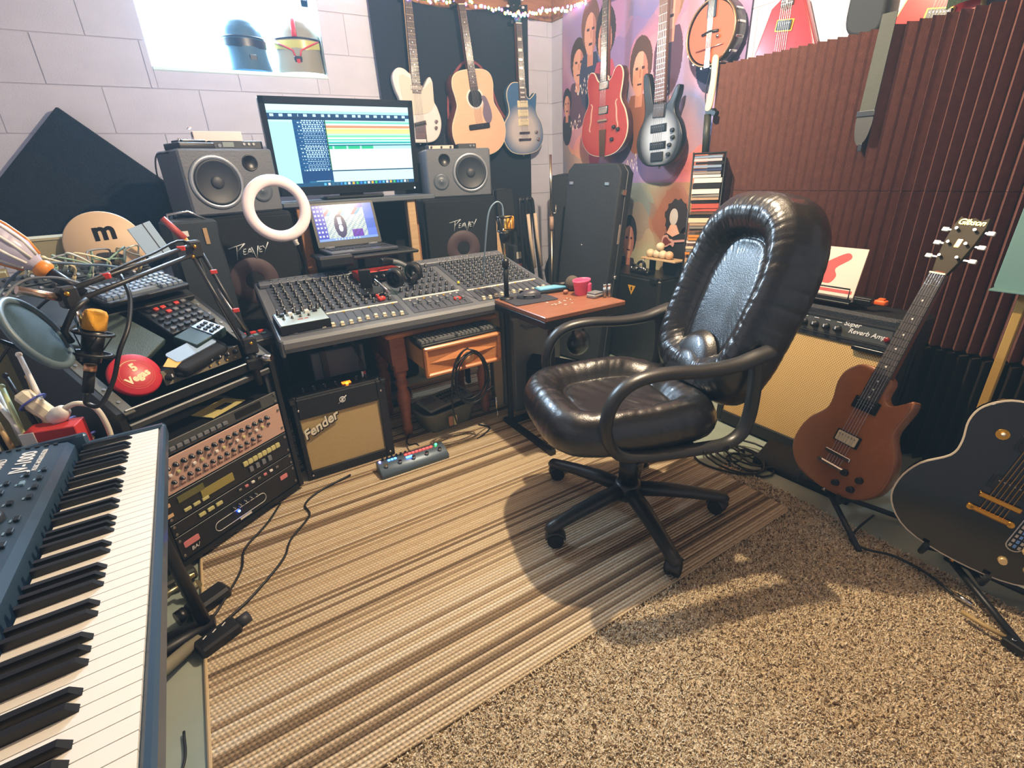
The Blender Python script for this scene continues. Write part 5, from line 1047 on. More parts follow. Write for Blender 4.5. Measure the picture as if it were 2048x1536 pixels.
# ------------------------------------------------------------------ disc tower
def tower():
    c = V((2.175, 1.69, 0)); rz = rad(38)
    t = thing('disc_tower', 'tall wire tower crammed with disc cases beside the foam', 'rack', (c.x, c.y, 0), rz)
    obj('base', MB().box((0, 0, .012), (.20, .20, .02), .004), BLK, t); obj('top_plate', MB().box((0, 0, 1.20), (.16, .15, .006), .002), BLK, t)
    for x in (-.077, .077):
        for y in (-.071, .071): obj('post', MB().cyl((x, y, .02), (x, y, 1.205), .003, n=8), BLK, t)
    sp = [('blue-grey', (126, 146, 170)), ('black', (40, 38, 40)), ('white', (226, 220, 210)), ('tan', (178, 150, 122)), ('grey', (134, 130, 126)), ('reddish', (186, 88, 74)), ('brown', (110, 84, 66)), ('cream', (220, 200, 170)), ('silver', (170, 174, 180)), ('dark blue', (52, 62, 96)), ('orange', (216, 140, 62)), ('pale green', (150, 170, 130))]
    rnd = random.Random(31); z = 1.193; i = 0; clear = mat('clear_disc_case', (150, 140, 132), .25)
    seq = [0, 8, 1, 0, 9, 4, 2, 2, 1, 2, 4, 3, 1, 5, 5, 6, 1, 7, 3, 4, 6, 10, 10, 2, 7, 4, 10, 1, 3, 2, 8, 6, 5, 1, 4, 7, 3, 9, 2, 6]
    while i < 40:
        h = .0115 if rnd.random() < .78 else .022; z -= h + .0025; nm, col = sp[seq[i]]
        o = thing('disc_case', 'disc case with a %s spine, %s %s in the wire tower' % (nm, ordinal(i), 'case' if i == 0 else 'from the top'), 'disc case', M=TR(*c) @ Matrix.Rotation(rz + rnd.uniform(-.05, .05), 4, 'Z') @ TR(rnd.uniform(-.004, .004), rnd.uniform(-.004, .004), z + h / 2), group='disc cases in the wire tower')
        pc('case', o, 'box', clear, (.006, 0, 0), (.128, .122, h)); pc('spine', o, 'box', mat('spine_' + nm.replace(' ', '_'), col, .3), (-.0625, 0, 0), (.012, .124, h * .96)); pc('tray_card', o, 'box', mat('card_%d' % (i % 5), [(196, 176, 150), (150, 120, 96), (210, 200, 190), (120, 100, 90), (176, 120, 100)][i % 5], .5), (.006, -.0605, 0), (.12, .003, h * .55))
        i += 1
        if i in (21, 24): z -= .014
    return
tower()
# clamp stand with a pale paddle above the tower
t = thing('paddle_stand', 'black clamp tube with a pale wooden paddle above the disc tower', 'stand', (2.27, 1.79, 1.207))
obj('tube', MB().cyl((-.005, -.002, 0), (0, .01, .17), .017, n=14), mat('olive_black_tube', (46, 48, 38), .5), t); obj('clamp', MB().box((0, -.006, .178), (.03, .05, .03), .006).cyl((-.02, -.035, .17), (.01, -.035, .17), .012, n=10), BLK2, t)
obj('paddle', MB().prism(spline([(-.018, 0), (.014, 0), (.024, .07), (.026, .15), (.022, .215), (-.006, .215), (-.004, .13), (-.012, .06)], 4), 0, .012, .003), mat('pale_paddle', (214, 190, 156), .5), t, M=Matrix(((0, 0, -1, -.005), (-1, 0, 0, 0), (0, 1, 0, .19), (0, 0, 0, 1)))); obj('wire_loop', MB().tube(spline([(0, .012, .19), (0, .035, .24), (0, .03, .32), (0, .012, .38)], 5, False), .003, 6), BLK2, t)
# ------------------------------------------------------------------ black speaker box with warning triangle and the things on it
def subbox():
    t = thing('black_speaker_box', 'large black speaker box with a yellow warning triangle behind the side table', 'speaker', (2.165, 1.925, 0))
    obj('cabinet', MB().box((.118, .30, .277), (.235, .60, .55), .012), mat('scuffed_black_paint', (34, 33, 31), .35, bump=(30, .3), spec=.6), t)
    obj('top_panel', MB().box((.118, .30, .5535), (.225, .59, .004), .001), mat('scuffed_black_paint', (34, 33, 31), .35), t)
    w = obj('warning_label', MB().prism([(-.032, .03), (0, -.028), (.032, .03)], 0, .0012), mat('warning_yellow', (222, 170, 50), .5), t, M=Matrix(((0, 0, -1, -.0008), (-1, 0, 0, .215), (0, 1, 0, .465), (0, 0, 0, 1))))
    obj('warning_bolt', MB().prism([(-.004, .022), (.008, .022), (.002, .008), (.008, .008), (-.006, -.016), (-.001, .003), (-.008, .003)], .0012, .0018), BLK2, w)
    for y in (.04, .56): pc('corner_cap', t, 'rbox', BLK, (.004, y, .546), (.03, .05, .03))
subbox()
zt = .556
def metal_pedal():
    t = thing('drum_pedal_clamp', 'chrome and black drum hardware lying on the black speaker box', 'hardware', (2.245, 2.14, zt))
    obj('frame', MB().box((0, 0, .012), (.07, .15, .022), .006), BLK2, t); obj('spring', MB().cyl((-.02, -.05, .03), (-.02, .06, .05), .010, n=10), CHROME, t); obj('beater_arm', MB().tube([(-.03, -.03, .02), (-.034, -.035, .085), (-.02, -.035, .095)], .004, 6), CHROME, t)
    for y in (-.055, .02, .06): pc('wing_bolt', t, 'ball', CHROME, (-.03, y, .032), (.018, .018, .018))
    obj('yoke', MB().torus((0, .01, .04), .03, .008, 16, 8, (1, 0, 0)), BLK, t)
metal_pedal()
t = thing('egg_shelf', 'small pale wooden shelf holding cream shaker eggs on the black speaker box', 'shelf', (2.29, 2.02, zt)); obj('board', MB().box((-.01, .0, .095), (.09, .26, .010), .002), mat('pale_shelf_wood', (206, 176, 134), .5), t)
for y in (-.10, .10): obj('bracket', MB().box((.02, y, .045), (.03, .03, .09), .003), BLK, t)
eggm = [mat('cream_egg', (226, 206, 172), .4), mat('blush_egg', (222, 180, 140), .4)]
for i, (y, z, k, lb) in enumerate(((.085, 0, 0, 'cream shaker egg at the left end of the small shelf'), (.035, 0, 0, 'cream shaker egg, second from the left on the small shelf'), (-.012, 0, 0, 'cream shaker egg, second from the right on the small shelf'), (-.058, 0, 1, 'blush shaker egg at the right end of the small shelf'), (.012, .043, 0, 'cream shaker egg lying on top of the other eggs'))):
    obj('shaker_egg', MB().sphere((0, 0, .024), .0235, 18, 12, (1, 1.12, 1)), eggm[k], loc=(2.268, 2.02 + y, zt + .100 + z), label=lb, cat='egg', group='shaker eggs on the small shelf')
# painted board figure with dark curly hair and a toy guitar
def figure():
    M = Matrix(((0, 0, -1, 2.355), (-1, 0, 0, 2.005), (0, 1, 0, zt + .001), (0, 0, 0, 1))) @ RY(12)
    t = thing('cutout_figure', 'cardboard cutout of a curly-haired figure holding a small guitar on the black box', 'cutout', M=M)
    rnd = random.Random(3); hp = [(.07 * (1 + .10 * math.sin(9 * a) + rnd.uniform(-.05, .05)) * math.cos(a), .325 + .095 * (1 + .08 * math.sin(11 * a)) * math.sin(a)) for a in [2 * pi * k / 44 for k in range(44)]]
    obj('body', MB().prism(spline([(-.05, 0), (.05, 0), (.06, .12), (.072, .20), (.05, .235), (-.05, .235), (-.072, .20), (-.06, .12)], 4), 0, .008), mat('black_card', (30, 28, 28), .6), t); obj('hair', MB().prism(hp, 0, .010), mat('dark_hair_card', (36, 24, 22), .8), t)
    obj('face', MB().prism([(-.014 + .026 * math.cos(a), .325 + .046 * math.sin(a)) for a in [2 * pi * k / 24 for k in range(24)]], .010, .012), mat('pale_face_card', (188, 182, 176), .6), t); obj('neck_skin', MB().prism([(-.03, .282), (.006, .282), (.03, .235), (-.012, .215), (-.05, .235)], .009, .0125), mat('skin_card', (216, 168, 142), .6), t)
    g = MB().prism(spline([(-.075, .18), (-.05, .155), (-.02, .17), (0, .16), (.005, .185), (-.01, .20), (-.03, .205), (-.045, .225), (-.07, .215)], 4), .012, .018); g.box((.045, .196, .015), (.09, .012, .006), 0, .12); g.box((.098, .204, .015), (.028, .022, .006), 0, .12)
    obj('toy_guitar', g, mat('pinkish_toy_guitar', (196, 150, 138), .4), t); obj('toy_guitar_body', MB().prism(spline([(-.066, .18), (-.05, .165), (-.025, .178), (-.012, .185), (-.03, .197), (-.045, .212), (-.062, .205)], 4), .018, .0195), mat('maroon_toy', (110, 54, 50), .4), t)
figure()
# ------------------------------------------------------------------ instrument cases in the corner
CASE = mat('black_tolex_case', (30, 30, 33), .65, bump=(220, .5)); CASEE = mat('case_edge_piping', (70, 70, 74), .4)
def case(label, M, ol, th, latches, feet=()):
    t = thing('instrument_case', label, 'case', M=M, group='instrument cases leaning in the corner')
    obj('shell', MB().prism(ol, -th, 0, .01), CASE, t); pts = inset(ol, .003)
    obj('edge_piping', MB().tube([(x, y, -th * .5) for x, y in inset(ol, -.001)], .004, 6, True), CASEE, t)
    for x, y, w in latches: pc('latch', t, 'rbox', CHROME, (x, y, .002), (w, .018, .008))
    for x, y in feet: pc('stud', t, 'ball', CHROME, (x, y, .001), (.014, .014, .008))
    return t
flat = [(-.185, 0), (.17, 0), (.185, .03), (.185, 1.14), (.15, 1.18), (-.15, 1.18), (-.185, 1.14)]
c1 = case('wide flat black keyboard case leaning in front of the corner', pose((1.90, 2.37, .012), (.145, .0, 1.18), (-1, -.28, .12)), flat, .14, ((-.15, 1.07, .03), (.10, 1.07, .03)), ((-.03, .72), (-.05, .50), (-.02, .28)))
pc('label_strip', c1, 'box', mat('grey_case_label', (150, 136, 130), .5), (.187, .80, -.06), (.004, .11, .02)); pc('corner_ball', c1, 'ball', CHROME, (.19, .55, -.07), (.03, .03, .03)); pc('latch', c1, 'rbox', CHROME, (.188, 1.03, -.05), (.012, .03, .04))
gcase = spline([(-.16, 0), (0, -.01), (.16, 0), (.20, .12), (.19, .26), (.14, .34), (.15, .44), (.11, .54), (.075, .62), (.07, .98), (.05, 1.02), (-.05, 1.02), (-.07, .98), (-.075, .62), (-.11, .54), (-.15, .44), (-.14, .34), (-.19, .26), (-.20, .12)], 4)
case('guitar-shaped black case leaning against the wall corner behind the chrome stand', pose((2.17, 2.78, .012), (.04, .12, 1.12), (-.80, -.60, .1)), [(x * 1.05, y * 1.1) for x, y in gcase], .11, ((.13, .5, .03), (.10, .8, .03), (.12, 1.02, .03)))
case('second guitar-shaped black case behind the chrome stand, left of the other', pose((1.90, 3.02, .012), (-.02, .10, 1.05), (-.1, -1, .1)), [(x * .95, y * 1.02) for x, y in gcase], .11, ((-.08, .75, .03), (.07, .55, .03)))
# folded stand frame (two padded tubes), chrome mic stand, pale planks
t = thing('folded_stand', 'folded black stand with pale padded bars standing in the corner', 'stand', (1.84, 2.80, 0))
for i, (x, y) in enumerate(((0, 0), (.075, .03))):
    b = obj('bar', MB().tube(spline([(x + .10, y, .012), (x + .06, y, .4), (x + .015, y, .80), (x, y, .97), (x - .025, y, .985), (x - .045, y, .95), (x - .02, y, .5)], 5, False), .012, 10), BLK, t); obj('pale_padding', MB().tube([(x + .055, y - .012, .55), (x + .025, y - .012, .75), (x + .01, y - .012, .90)], .012, 8), mat('pale_padding', (206, 186, 166), .7), b)
obj('foot', MB().box((.13, .05, .018), (.10, .10, .02), .004), BLK, t)
t = thing('chrome_microphone_stand', 'tall thin chrome microphone stand in the corner', 'microphone stand', (1.975, 2.70, 0)); obj('upper_tube', MB().cyl((0, 0, .86), (-.006, 0, 1.245), .008, n=12), mat('aged_chrome', (186, 174, 152), .25, 1.), t); obj('lower_tube', MB().cyl((0, 0, .02), (0, 0, .86), .011, n=12), mat('aged_chrome', (186, 174, 152), .25, 1.), t); obj('clutch', MB().cyl((0, 0, .80), (0, 0, .88), .017, .013, n=12), mat('tan_clutch', (176, 146, 128), .4), t); obj('side_clip', MB().tube([(.01, 0, .90), (.035, 0, .90), (.035, 0, .95)], .004, 6), CHROME, t); obj('base', MB().lathe([(0, .0), (.075, .0), (.075, .012), (.02, .026), (0, .026)], 24), BLK, t)
obj('pale_plank', MB().prism([(-.035, 0), (.05, 0), (.012, .98), (-.022, .98)], 0, .022, .002), mat('pale_plank', (214, 182, 142), .7, wood=(5, (196, 160, 120), .3)), M=pose((1.735, 2.86, .012), (-.04, .16, 1), (0, -1, .16)), label='pale tapered plank leaning behind the gold microphone', cat='plank')
t = thing('boxed_cables', 'stack of dark cartons with pale labels beside the pale plank', 'box', (1.84, 2.93, 0)); obj('carton', MB().box((0, 0, .35), (.085, .08, .69), .004), mat('dark_carton', (46, 48, 56), .7), t)
for z, c, w in ((.63, (200, 196, 186), .05), (.55, (206, 120, 120), .03), (.46, (206, 190, 160), .07)): pc('label', t, 'box', mat('carton_label_%d' % (z * 100), c, .6), (.0, -.042, z), (w, .003, .045))
# ================================================================== LEFT: SYNTHESIZER KEYBOARD
SLATE = mat('slate_blue_metal', (62, 84, 104), .32, .35); IVORY = mat('white_key', (232, 226, 214), .35); BKEY = mat('black_key', (20, 22, 26), .3)
def frame3(o, x, y):
    x = V(x).normalized(); z = x.cross(V(y)).normalized(); y = z.cross(x); return Matrix(((x.x, y.x, z.x, o[0]), (x.y, y.y, z.y, o[1]), (x.z, y.z, z.z, o[2]), (0, 0, 0, 1)))
KB = frame3((-.208, 1.477, .572), (.0425, -1.04, .085), (1, .04, .0))
def synth():
    t = thing('synthesizer_keyboard', 'long slate-blue synthesizer keyboard with white and black keys in the left foreground', 'synthesizer', M=KB)
    Ln = 1.16
    obj('front_rail', MB().box((Ln / 2, .007, -.014), (Ln, .014, .032), .004), SLATE, t)
    b = MB().box((Ln / 2, -.235, -.046), (Ln, .35, .028), .004); obj('bottom_case', b, BLK, t)
    for x in (.010, Ln - .010): obj('end_cheek', MB().box((x, -.075, -.016), (.022, .175, .044), .005), SLATE, t)
    obj('far_end_lip', MB().box((.006, -.27, .0), (.022, .25, .06), .005), SLATE, t)
    b = MB(); sec = [(-.168, -.03), (-.168, .012), (-.178, .024), (-.40, .050), (-.41, .04), (-.41, -.034)]
    b.T = Matrix(((0, 0, 1, 0), (1, 0, 0, 0), (0, 1, 0, 0), (0, 0, 0, 1))); b.prism(sec, .032, Ln); pn = obj('control_panel', b, SLATE, t)
    pat = 'GFEDCBA'; p = .0235; x = .0235
    for i in range(47):
        if x + p > Ln - .02: break
        pc('white_key', t, 'box', IVORY, (x + p / 2, -.076, -.010), (p - .0014, .148, .02))
        a, c = pat[i % 7], pat[(i + 1) % 7]
        if a + c in ('GF', 'ED', 'DC', 'BA', 'AG') and x + 2 * p < Ln - .02:
            o = obj('black_key', BK, None, t); o.location = (x + p, -.150, 0)
        x += p
    # panel: its own tilted frame, text reads from the player's side
    an = math.atan2(.026, .222); PM = TR(0, -.178, .0245) @ Matrix.Rotation(-an, 4, 'X')
    def put(name, k, m, xx, yy, sc): pc(name, t, k, m, PM @ V((xx, -yy, sc[2] / 2)), sc, (-an, 0, 0))
    rnd = random.Random(4); LB = mat('pale_blue_button', (120, 152, 172), .4); DB = mat('dark_button', (26, 36, 44), .4)
    for r in range(9):
        for c in range(6):
            if (r + c * 2) % 5 == 4: continue
            xx = .205 + r * .046 + (.014 if c % 2 else 0); yy = .014 + c * .024
            if .37 < xx < .47 and .02 < yy < .10: continue
            put('panel_button', 'rbox', DB if c % 2 == 0 or r % 3 == 0 else LB, xx, yy, (.017, .008, .005)); put('button_lamp', 'box', LB, xx, yy + .009, (.010, .003, .001))
    obj('value_dial', MB().lathe([(0, .012), (.026, .012), (.03, .008), (.031, 0)], 28), mat('dark_dial', (44, 50, 56), .35), t, M=PM @ TR(.42, -.062, .001))
    obj('display_window', MB().box((.58, -.15, .0015), (.14, .06, .003), .001), mat('green_lcd', (70, 92, 80), .2), t, M=PM)
    for k in range(11): put('vent_tooth', 'box', BLK, .038, .02 + k * .016, (.008, .008, .003))
    for i in range(8): put('slider_knob', 'rbox', LB, .72 + i * .045, .11, (.014, .022, .012))
    TX = PM @ TR(.130, -.058, .0006) @ RZ(180)
    text('model_lettering', 'JV-1000', .036, INK, t, TX @ RZ(0) @ TR(0, 0, 0), 0, .0006, sx=1.15); text('model_subtitle', 'MUSIC WORKSTATION', .0125, INK, t, PM @ TR(.130, -.033, .0006) @ RZ(180)); text('panel_lettering', 'GRAND', .022, INK, t, PM @ TR(.130, -.098, .0006) @ RZ(180))
_b = MB(); _b.add([(-.006, 0, -.004), (.006, 0, -.004), (.006, .097, -.004), (-.006, .097, -.004), (-.0048, 0, .012), (.0048, 0, .012), (.0045, .084, .0105), (-.0045, .084, .0105)], [(0, 1, 2, 3), (4, 5, 6, 7), (0, 1, 5, 4), (1, 2, 6, 5), (2, 3, 7, 6), (3, 0, 4, 7)]); BK = _b.mesh('black_key'); BK.materials.append(BKEY)
synth()
# keyboard stand
t = thing('keyboard_stand', 'black tubular stand under the synthesizer keyboard', 'stand')
for (a, b_) in (((-.27, 1.30, .50), (-.24, 1.30, .02)), ((-.50, 1.30, .51), (-.55, 1.32, .02)), ((-.25, .62, .56), (-.22, .60, .02)), ((-.50, .62, .56), (-.55, .60, .02))): obj('leg', MB().cyl(a, b_, .016, n=12), BLK, t)
for y, z in ((1.30, .505), (.62, .562)): obj('support_arm', MB().box((-.39, y, z), (.34, .035, .022), .004), BLK, t)
obj('foot_bar', MB().box((-.40, 1.31, .022), (.36, .04, .03), .004), BLK, t); obj('foot_bar', MB().box((-.42, .60, .022), (.34, .04, .03), .004), BLK, t); obj('long_bar', MB().box((-.40, .95, .30), (.03, .70, .03), .003), BLK, t)
for x, y in ((-.27, 1.30), (-.50, 1.30)): obj('joint', MB().sphere((x, y, .48), .026, 12, 8), BLK2, t)
obj('base_leg', MB().tube([(-.48, 1.03, .09), (-.36, 1.17, .05), (-.262, 1.268, .022)], .017, 8), mat('worn_grey_bar', (134, 128, 108), .5), t); obj('base_leg', MB().tube([(-.52, 1.20, .05), (-.34, 1.255, .04), (-.225, 1.30, .03)], .018, 8), BLK, t)
# ================================================================== EQUIPMENT RACK
RK = frame3((-.295, 1.606, 0), (.84, .543, 0), (-.543, .84, 0)); RW = .472
def L_(x, y, z): return RK @ TR(x, y, z)
def rack():
    t = thing('equipment_rack', 'black slant-topped equipment rack between the keyboard and the console', 'rack', M=RK)
    sidep = [(-.008, .03), (-.008, .585), (.50, .875), (.50, .03)]
    for x in (-.010, RW + .010):
        b = MB(); b.T = Matrix(((0, 0, 1, x - .009), (1, 0, 0, 0), (0, 1, 0, 0), (0, 0, 0, 1))); b.prism(sidep, 0, .018); obj('side_panel', b, mat('rack_black', (20, 21, 23), .45), t)
    obj('bottom_board', MB().box((RW / 2, .24, .036), (RW, .49, .018)), BLK, t); obj('back_board', MB().box((RW / 2, .49, .41), (RW, .012, .76)), BLK, t)
    edge = mat('satin_edge', (150, 156, 160), .3, .7)
    obj('upper_front_rail', MB().box((RW / 2, .0, .572), (RW, .02, .03), .004), BLK, t); obj('rail_edge', MB().box((RW / 2, -.011, .588), (RW, .006, .006), .002), edge, t); obj('lower_front_rail', MB().box((RW / 2, .004, .532), (RW, .02, .022), .004), mat('dark_steel_rail', (78, 80, 82), .35, .6), t)
    sl = math.atan2(.29, .508)
    for x in (.010, RW - .010):
        o = obj('slanted_rail', MB().box((0, .25, 0), (.028, .54, .006), .001), mat('rack_rail_grey', (104, 104, 98), .45, .4), t, M=TR(x, 0, .588) @ Matrix.Rotation(sl, 4, 'X'))
        for k in range(8): pc('rail_screw', o, 'cyl', STEEL, (0, .03 + k * .06, .004), (.009, .009, .004))
        obj('rack_rail', MB().box((x, .012, .30), (.018, .006, .48)), DKGREY, t)
    for x in (.05, RW - .05):
        for y in (.06, .44): obj('caster_foot', MB().lathe([(0, 0), (.022, .0), (.022, .02), (.012, .03), (0, .03)], 14, (x, y, .0125)), RUBBER, t)
    obj('chrome_clamp', MB().box((-.03, -.04, .03), (.05, .06, .02), .004).cyl((-.06, -.05, .03), (-.02, -.06, .035), .012, n=10).cyl((-.03, -.07, .014), (-.03, -.045, .05), .009, n=10), mat('worn_chrome', (170, 166, 130), .3, .9), t)
rack()
def module(name, label, z0, u, face, cat='rack unit', ears=None, depth=.26):
    t = thing(name, label, cat, M=L_(0, 0, z0), group='units mounted in the rack'); h = u * .0445 - .001
    obj('chassis', MB().box((RW / 2, depth / 2 + .004, h / 2), (RW - .05, depth, h - .004)), BLK, t)
    obj('faceplate', MB().box((RW / 2, -.002, h / 2), (RW - .006, .005, h), .001), face, t)
    for x in (.012, RW - .012):
        for z in (h * .18, h * .82): pc('rack_screw', t, 'cyl', STEEL, (x, -.006, z), (.009, .009, .004), (pi / 2, 0, 0))
    return t, h
FK = Matrix(((1, 0, 0, 0), (0, 0, -1, 0), (0, 1, 0, 0), (0, 0, 0, 1)))
def fpc(t, name, k, m, x, z, w, h, d=.006): pc(name, t, k, m, (x, -.005 - d / 2, z), (w, d, h))
def fknob(t, x, z, d=.018):
    o = knob(t, (x, -.005, z), 1, 1); o.matrix_local = TR(x, -.005, z) @ FK @ Matrix.Diagonal((d, d, d * .9, 1))
PINKF = mat('pinkish_faceplate', (192, 158, 142), .45); OLV = mat('olive_display', (150, 138, 70), .3); OLD = mat('dim_olive_display', (98, 98, 52), .3); YB = mat('yellowish_button', (196, 190, 130), .4); RUNIT = mat('rack_unit_black', (26, 26, 28), .4); PINKS = mat('pink_sticker', (214, 128, 128), .6)
rnd = random.Random(17)
t, h = module('rack_effects_unit', 'black rack effects unit with an outlined oval and a glowing blue light', .05, 2, RUNIT)
obj('oval_outline', MB().tube([(x, -.006, z) for x, z in rrect(.20, .036, .017, 6, .225, .036)], .0012, 5, True), INK, t)
pc('blue_light', t, 'ball', mat('blue_led', (40, 90, 255), .2, emit=((40, 80, 255), 40)), (.215, -.008, .045), (.009, .006, .009))
for i in range(5): fknob(t, .20 + i * .022, .066, .013)
fpc(t, 'lettering_plate', 'box', INK, .235, .010, .045, .008, .001); fpc(t, 'pink_sticker', 'rbox', PINKS, .045, .05, .05, .022, .002); fpc(t, 'pink_sticker', 'rbox', PINKS, .415, .062, .032, .018, .002)
text('white_mark', 'BA/', .018, INK, t, TR(.05, -.0055, .022) @ FK, .2); 
t, h = module('rack_preamp', 'slim black rack preamp just above the blue-lit unit', .142, 1, RUNIT)
for i in range(3): fpc(t, 'switch', 'rbox', YB, .10 + i * .03, .024, .022, .012)
for i in range(7): fpc(t, 'level_segment', 'rbox', [STEEL, PINKS, INK][i % 3], .24 + i * .026, .026, .012, .008)
t, h = module('rack_sampler', 'black rack sampler with olive displays and a row of yellowish buttons', .190, 2, RUNIT)
fpc(t, 'display', 'box', OLV, .175, .040, .115, .030, .003); fpc(t, 'small_display', 'box', OLD, .09, .066, .085, .022, .003)
for i in range(8): fpc(t, 'pad_button', 'rbox', YB, .285 + i * .0195, .058, .017, .018)
for i in range(4): fpc(t, 'mode_button', 'rbox', GREYP, .30 + i * .026, .028, .014, .020)
for i in range(3): fpc(t, 'soft_key', 'rbox', YB, .065 + i * .03, .022, .022, .010)
for i in range(2): fpc(t, 'ear_label', 'box', mat('peach_label', (222, 180, 132), .6), .014, .03 + i * .035, .02, .012, .001)
t, h = module('rack_synthesizer', 'pinkish rack synthesizer with two rows of knobs', .283, 2.6, PINKF)
for i in range(15): fknob(t, .050 + i * .0255, .088, .016); fpc(t, 'button', 'rbox', [WHITE, YB, DKGREY][i % 3], .052 + i * .0255, .062, .010, .008)
for i in range(13): fknob(t, .055 + i * .0255, .036, .014); fpc(t, 'panel_print', 'box', mat('brown_panel_print', (120, 84, 72), .6), .055 + i * .0255, .016, .014, .006, .001)
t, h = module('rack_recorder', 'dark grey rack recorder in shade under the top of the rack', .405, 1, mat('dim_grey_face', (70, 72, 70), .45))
for i in range(10): fpc(t, 'transport_button', 'rbox', GREYP, .06 + i * .022, .018, .017, .012)
fpc(t, 'window', 'box', BLK2, .35, .024, .10, .024, .002)
t = thing('paper_booklet', 'yellowish booklet lying on the rack recorder', 'booklet', M=L_(.30, .02, .4515) @ RZ(10)); obj('cover', MB().box((0, .04, .001), (.14, .09, .003)), mat('yellowish_paper', (200, 186, 120), .7), t); obj('picture', MB().box((.01, .03, .003), (.05, .03, .0006)), DKGREY, t)
# ------------------------------------------------------------------ gear on the slanted top
SLM = RK @ TR(0, 0, .588) @ Matrix.Rotation(math.atan2(.29, .508), 4, 'X')     # slanted frame: x right, y up the slope
def SL(x, y, z=0., rz=0): return SLM @ TR(x, y, z) @ RZ(rz)
def tin():
    t = thing('round_tin', 'round red cigar tin lid lettered 5 Vegas on the rack', 'tin', M=SLM @ TR(.092, .092, .014) @ RX(26))
    obj('lid', MB().lathe([(0, .016), (.062, .016), (.066, .012), (.067, 0), (0, 0)], 48), mat('red_tin', (186, 34, 48), .4), t)
    for r in (.040, .046): obj('gold_ring', MB().torus((0, 0, .0162), r, .0006, 48, 6, flat=.4), mat('rust_line', (206, 96, 60), .5), t)
    GL = mat('pale_gold_print', (236, 206, 160), .5)
    text('number', '5', .032, GL, t, TR(.004, .020, .0165) @ RZ(8), 0, .0016, .0004); text('brand_lettering', 'Vegas', .029, GL, t, TR(.0, -.010, .0165) @ RZ(12), 0, .0014, .0004); obj('arc', MB().torus((0, 0, .0163), .043, .0009, 24, 6, a0=rad(150), a1=rad(215), flat=.4), GL, t)
tin()
t = thing('mic_preamp', 'grey half-rack unit with a glowing red display beside the red tin', 'preamp', M=L_(.15, .045, .60) @ RX(-8))
obj('chassis', MB().box((.13, .05, .018), (.26, .10, .044), .002), BLK, t); obj('faceplate', MB().box((.13, -.002, .018), (.262, .005, .046), .001), mat('khaki_grey_face', (124, 116, 96), .45), t)
fpc(t, 'red_display', 'box', mat('red_display_glow', (230, 30, 70), .3, emit=((255, 20, 60), 2.2)), .095, .022, .036, .020, .003)
for x in (.015, .045): fknob(t, x, .018, .024)
for i in range(4): fknob(t, .15 + i * .03, .024, .016); fpc(t, 'lamp', 'ball', mat('amber_dot', (220, 170, 80), .4), .145 + i * .03, .006, .006, .006)
t = thing('pedal_processor', 'silver and dark green effects pedal with black buttons on the rack', 'effects pedal', M=SL(.345, .155, .03, 18) @ RX(-10))
obj('body', MB().prism([(-.075, -.04), (.06, -.045), (.065, .04), (-.07, .045)], -.02, .014, .004), mat('dark_green_case', (30, 54, 52), .5), t); obj('silver_panel', MB().prism([(.0, -.042), (.058, -.042), (.062, .036), (.005, .038)], .014, .0165), mat('silver_panel2', (170, 186, 200), .35, .4), t)
for i in range(3):
    for j in range(3): pc('button', t, 'rbox', BLK if (i + j) % 2 == 0 else DKGREY, (.015 + i * .016, -.026 + j * .022, .018), (.010, .012, .006))
t = thing('black_pouch', 'black fabric pouch with a pale blue cover beneath the silver pedal', 'pouch', M=SL(.28, .075, .02, 12)); obj('pouch', MB().prism(rrect(.19, .065, .02), -.02, .016, .008), mat('black_fabric_pouch', (24, 24, 26), .9), t); obj('cover', MB().prism(rrect(.16, .05, .01, cy=.03), .016, .020), mat('pale_blue_cover', (150, 176, 206), .35), t); obj('yellow_note', MB().prism([(-.12, .02), (-.06, .05), (-.05, .01), (-.10, -.005)], .017, .018), mat('yellow_note', (222, 176, 90), .7), t)
t = thing('drum_machine', 'black drum machine with rows of pads and red buttons on the slanted rack', 'drum machine', M=SL(.355, .285, .012, 6))
obj('case', MB().prism(rrect(.17, .15, .006), -.02, .012, .003), BLK, t)
for j in range(5):
    for i in range(6): pc('pad', t, 'rbox', REDP if (j == 4 and i in (1, 2, 4)) or (j == 3 and i == 2) else (DKGREY if (i + j) % 3 else GREYP), (-.062 + i * .025, -.055 + j * .026, .015), (.016, .012, .007))
t = thing('grey_plastic_case', 'dark grey-green plastic case leaning on the slanted rack', 'case', M=SL(.16, .255, .008, 30)); obj('shell', MB().prism([(-.085, -.10), (.045, -.10), (.115, .12), (-.10, .12)], -.01, .016, .004), mat('grey_green_plastic', (62, 76, 70), .5, bump=(300, .2)), t); obj('rim', MB().box((.005, .118, .012), (.21, .014, .018), .003), BLK, t)
pckeys('controller_keypad', 'silver-keyed controller keypad across the upper rack', SLM @ TR(.315, .425, .055) @ RX(-14) @ RZ(4), cols=13, rows=5, kw=.020, numpad=False, m=mat('silver_key', (136, 150, 164), .35, .3))
obj('keypad_shelf', MB().box((.24, .44, .016), (.46, .17, .02), .003), BLK, M=SLM, label='black shelf carrying the silver-keyed keypad across the rack', cat='shelf')
t = thing('side_mixer', 'small dark mixer strip with red buttons right of the rack top', 'mixer', M=RK @ TR(.560, .15, .615) @ RZ(-20) @ RX(6)); obj('case', MB().box((0, 0, -.012), (.12, .10, .03), .004), BLK, t); obj('panel', MB().box((0, 0, .004), (.112, .092, .003)), DKGREY, t)
for i in range(3): pc('red_button', t, 'rbox', REDP, (-.03 + i * .03, .026, .009), (.022, .012, .008)); pc('pale_button', t, 'rbox', mat('teal_button', (110, 150, 160), .4), (-.03 + i * .03, -.004, .009), (.016, .012, .006))
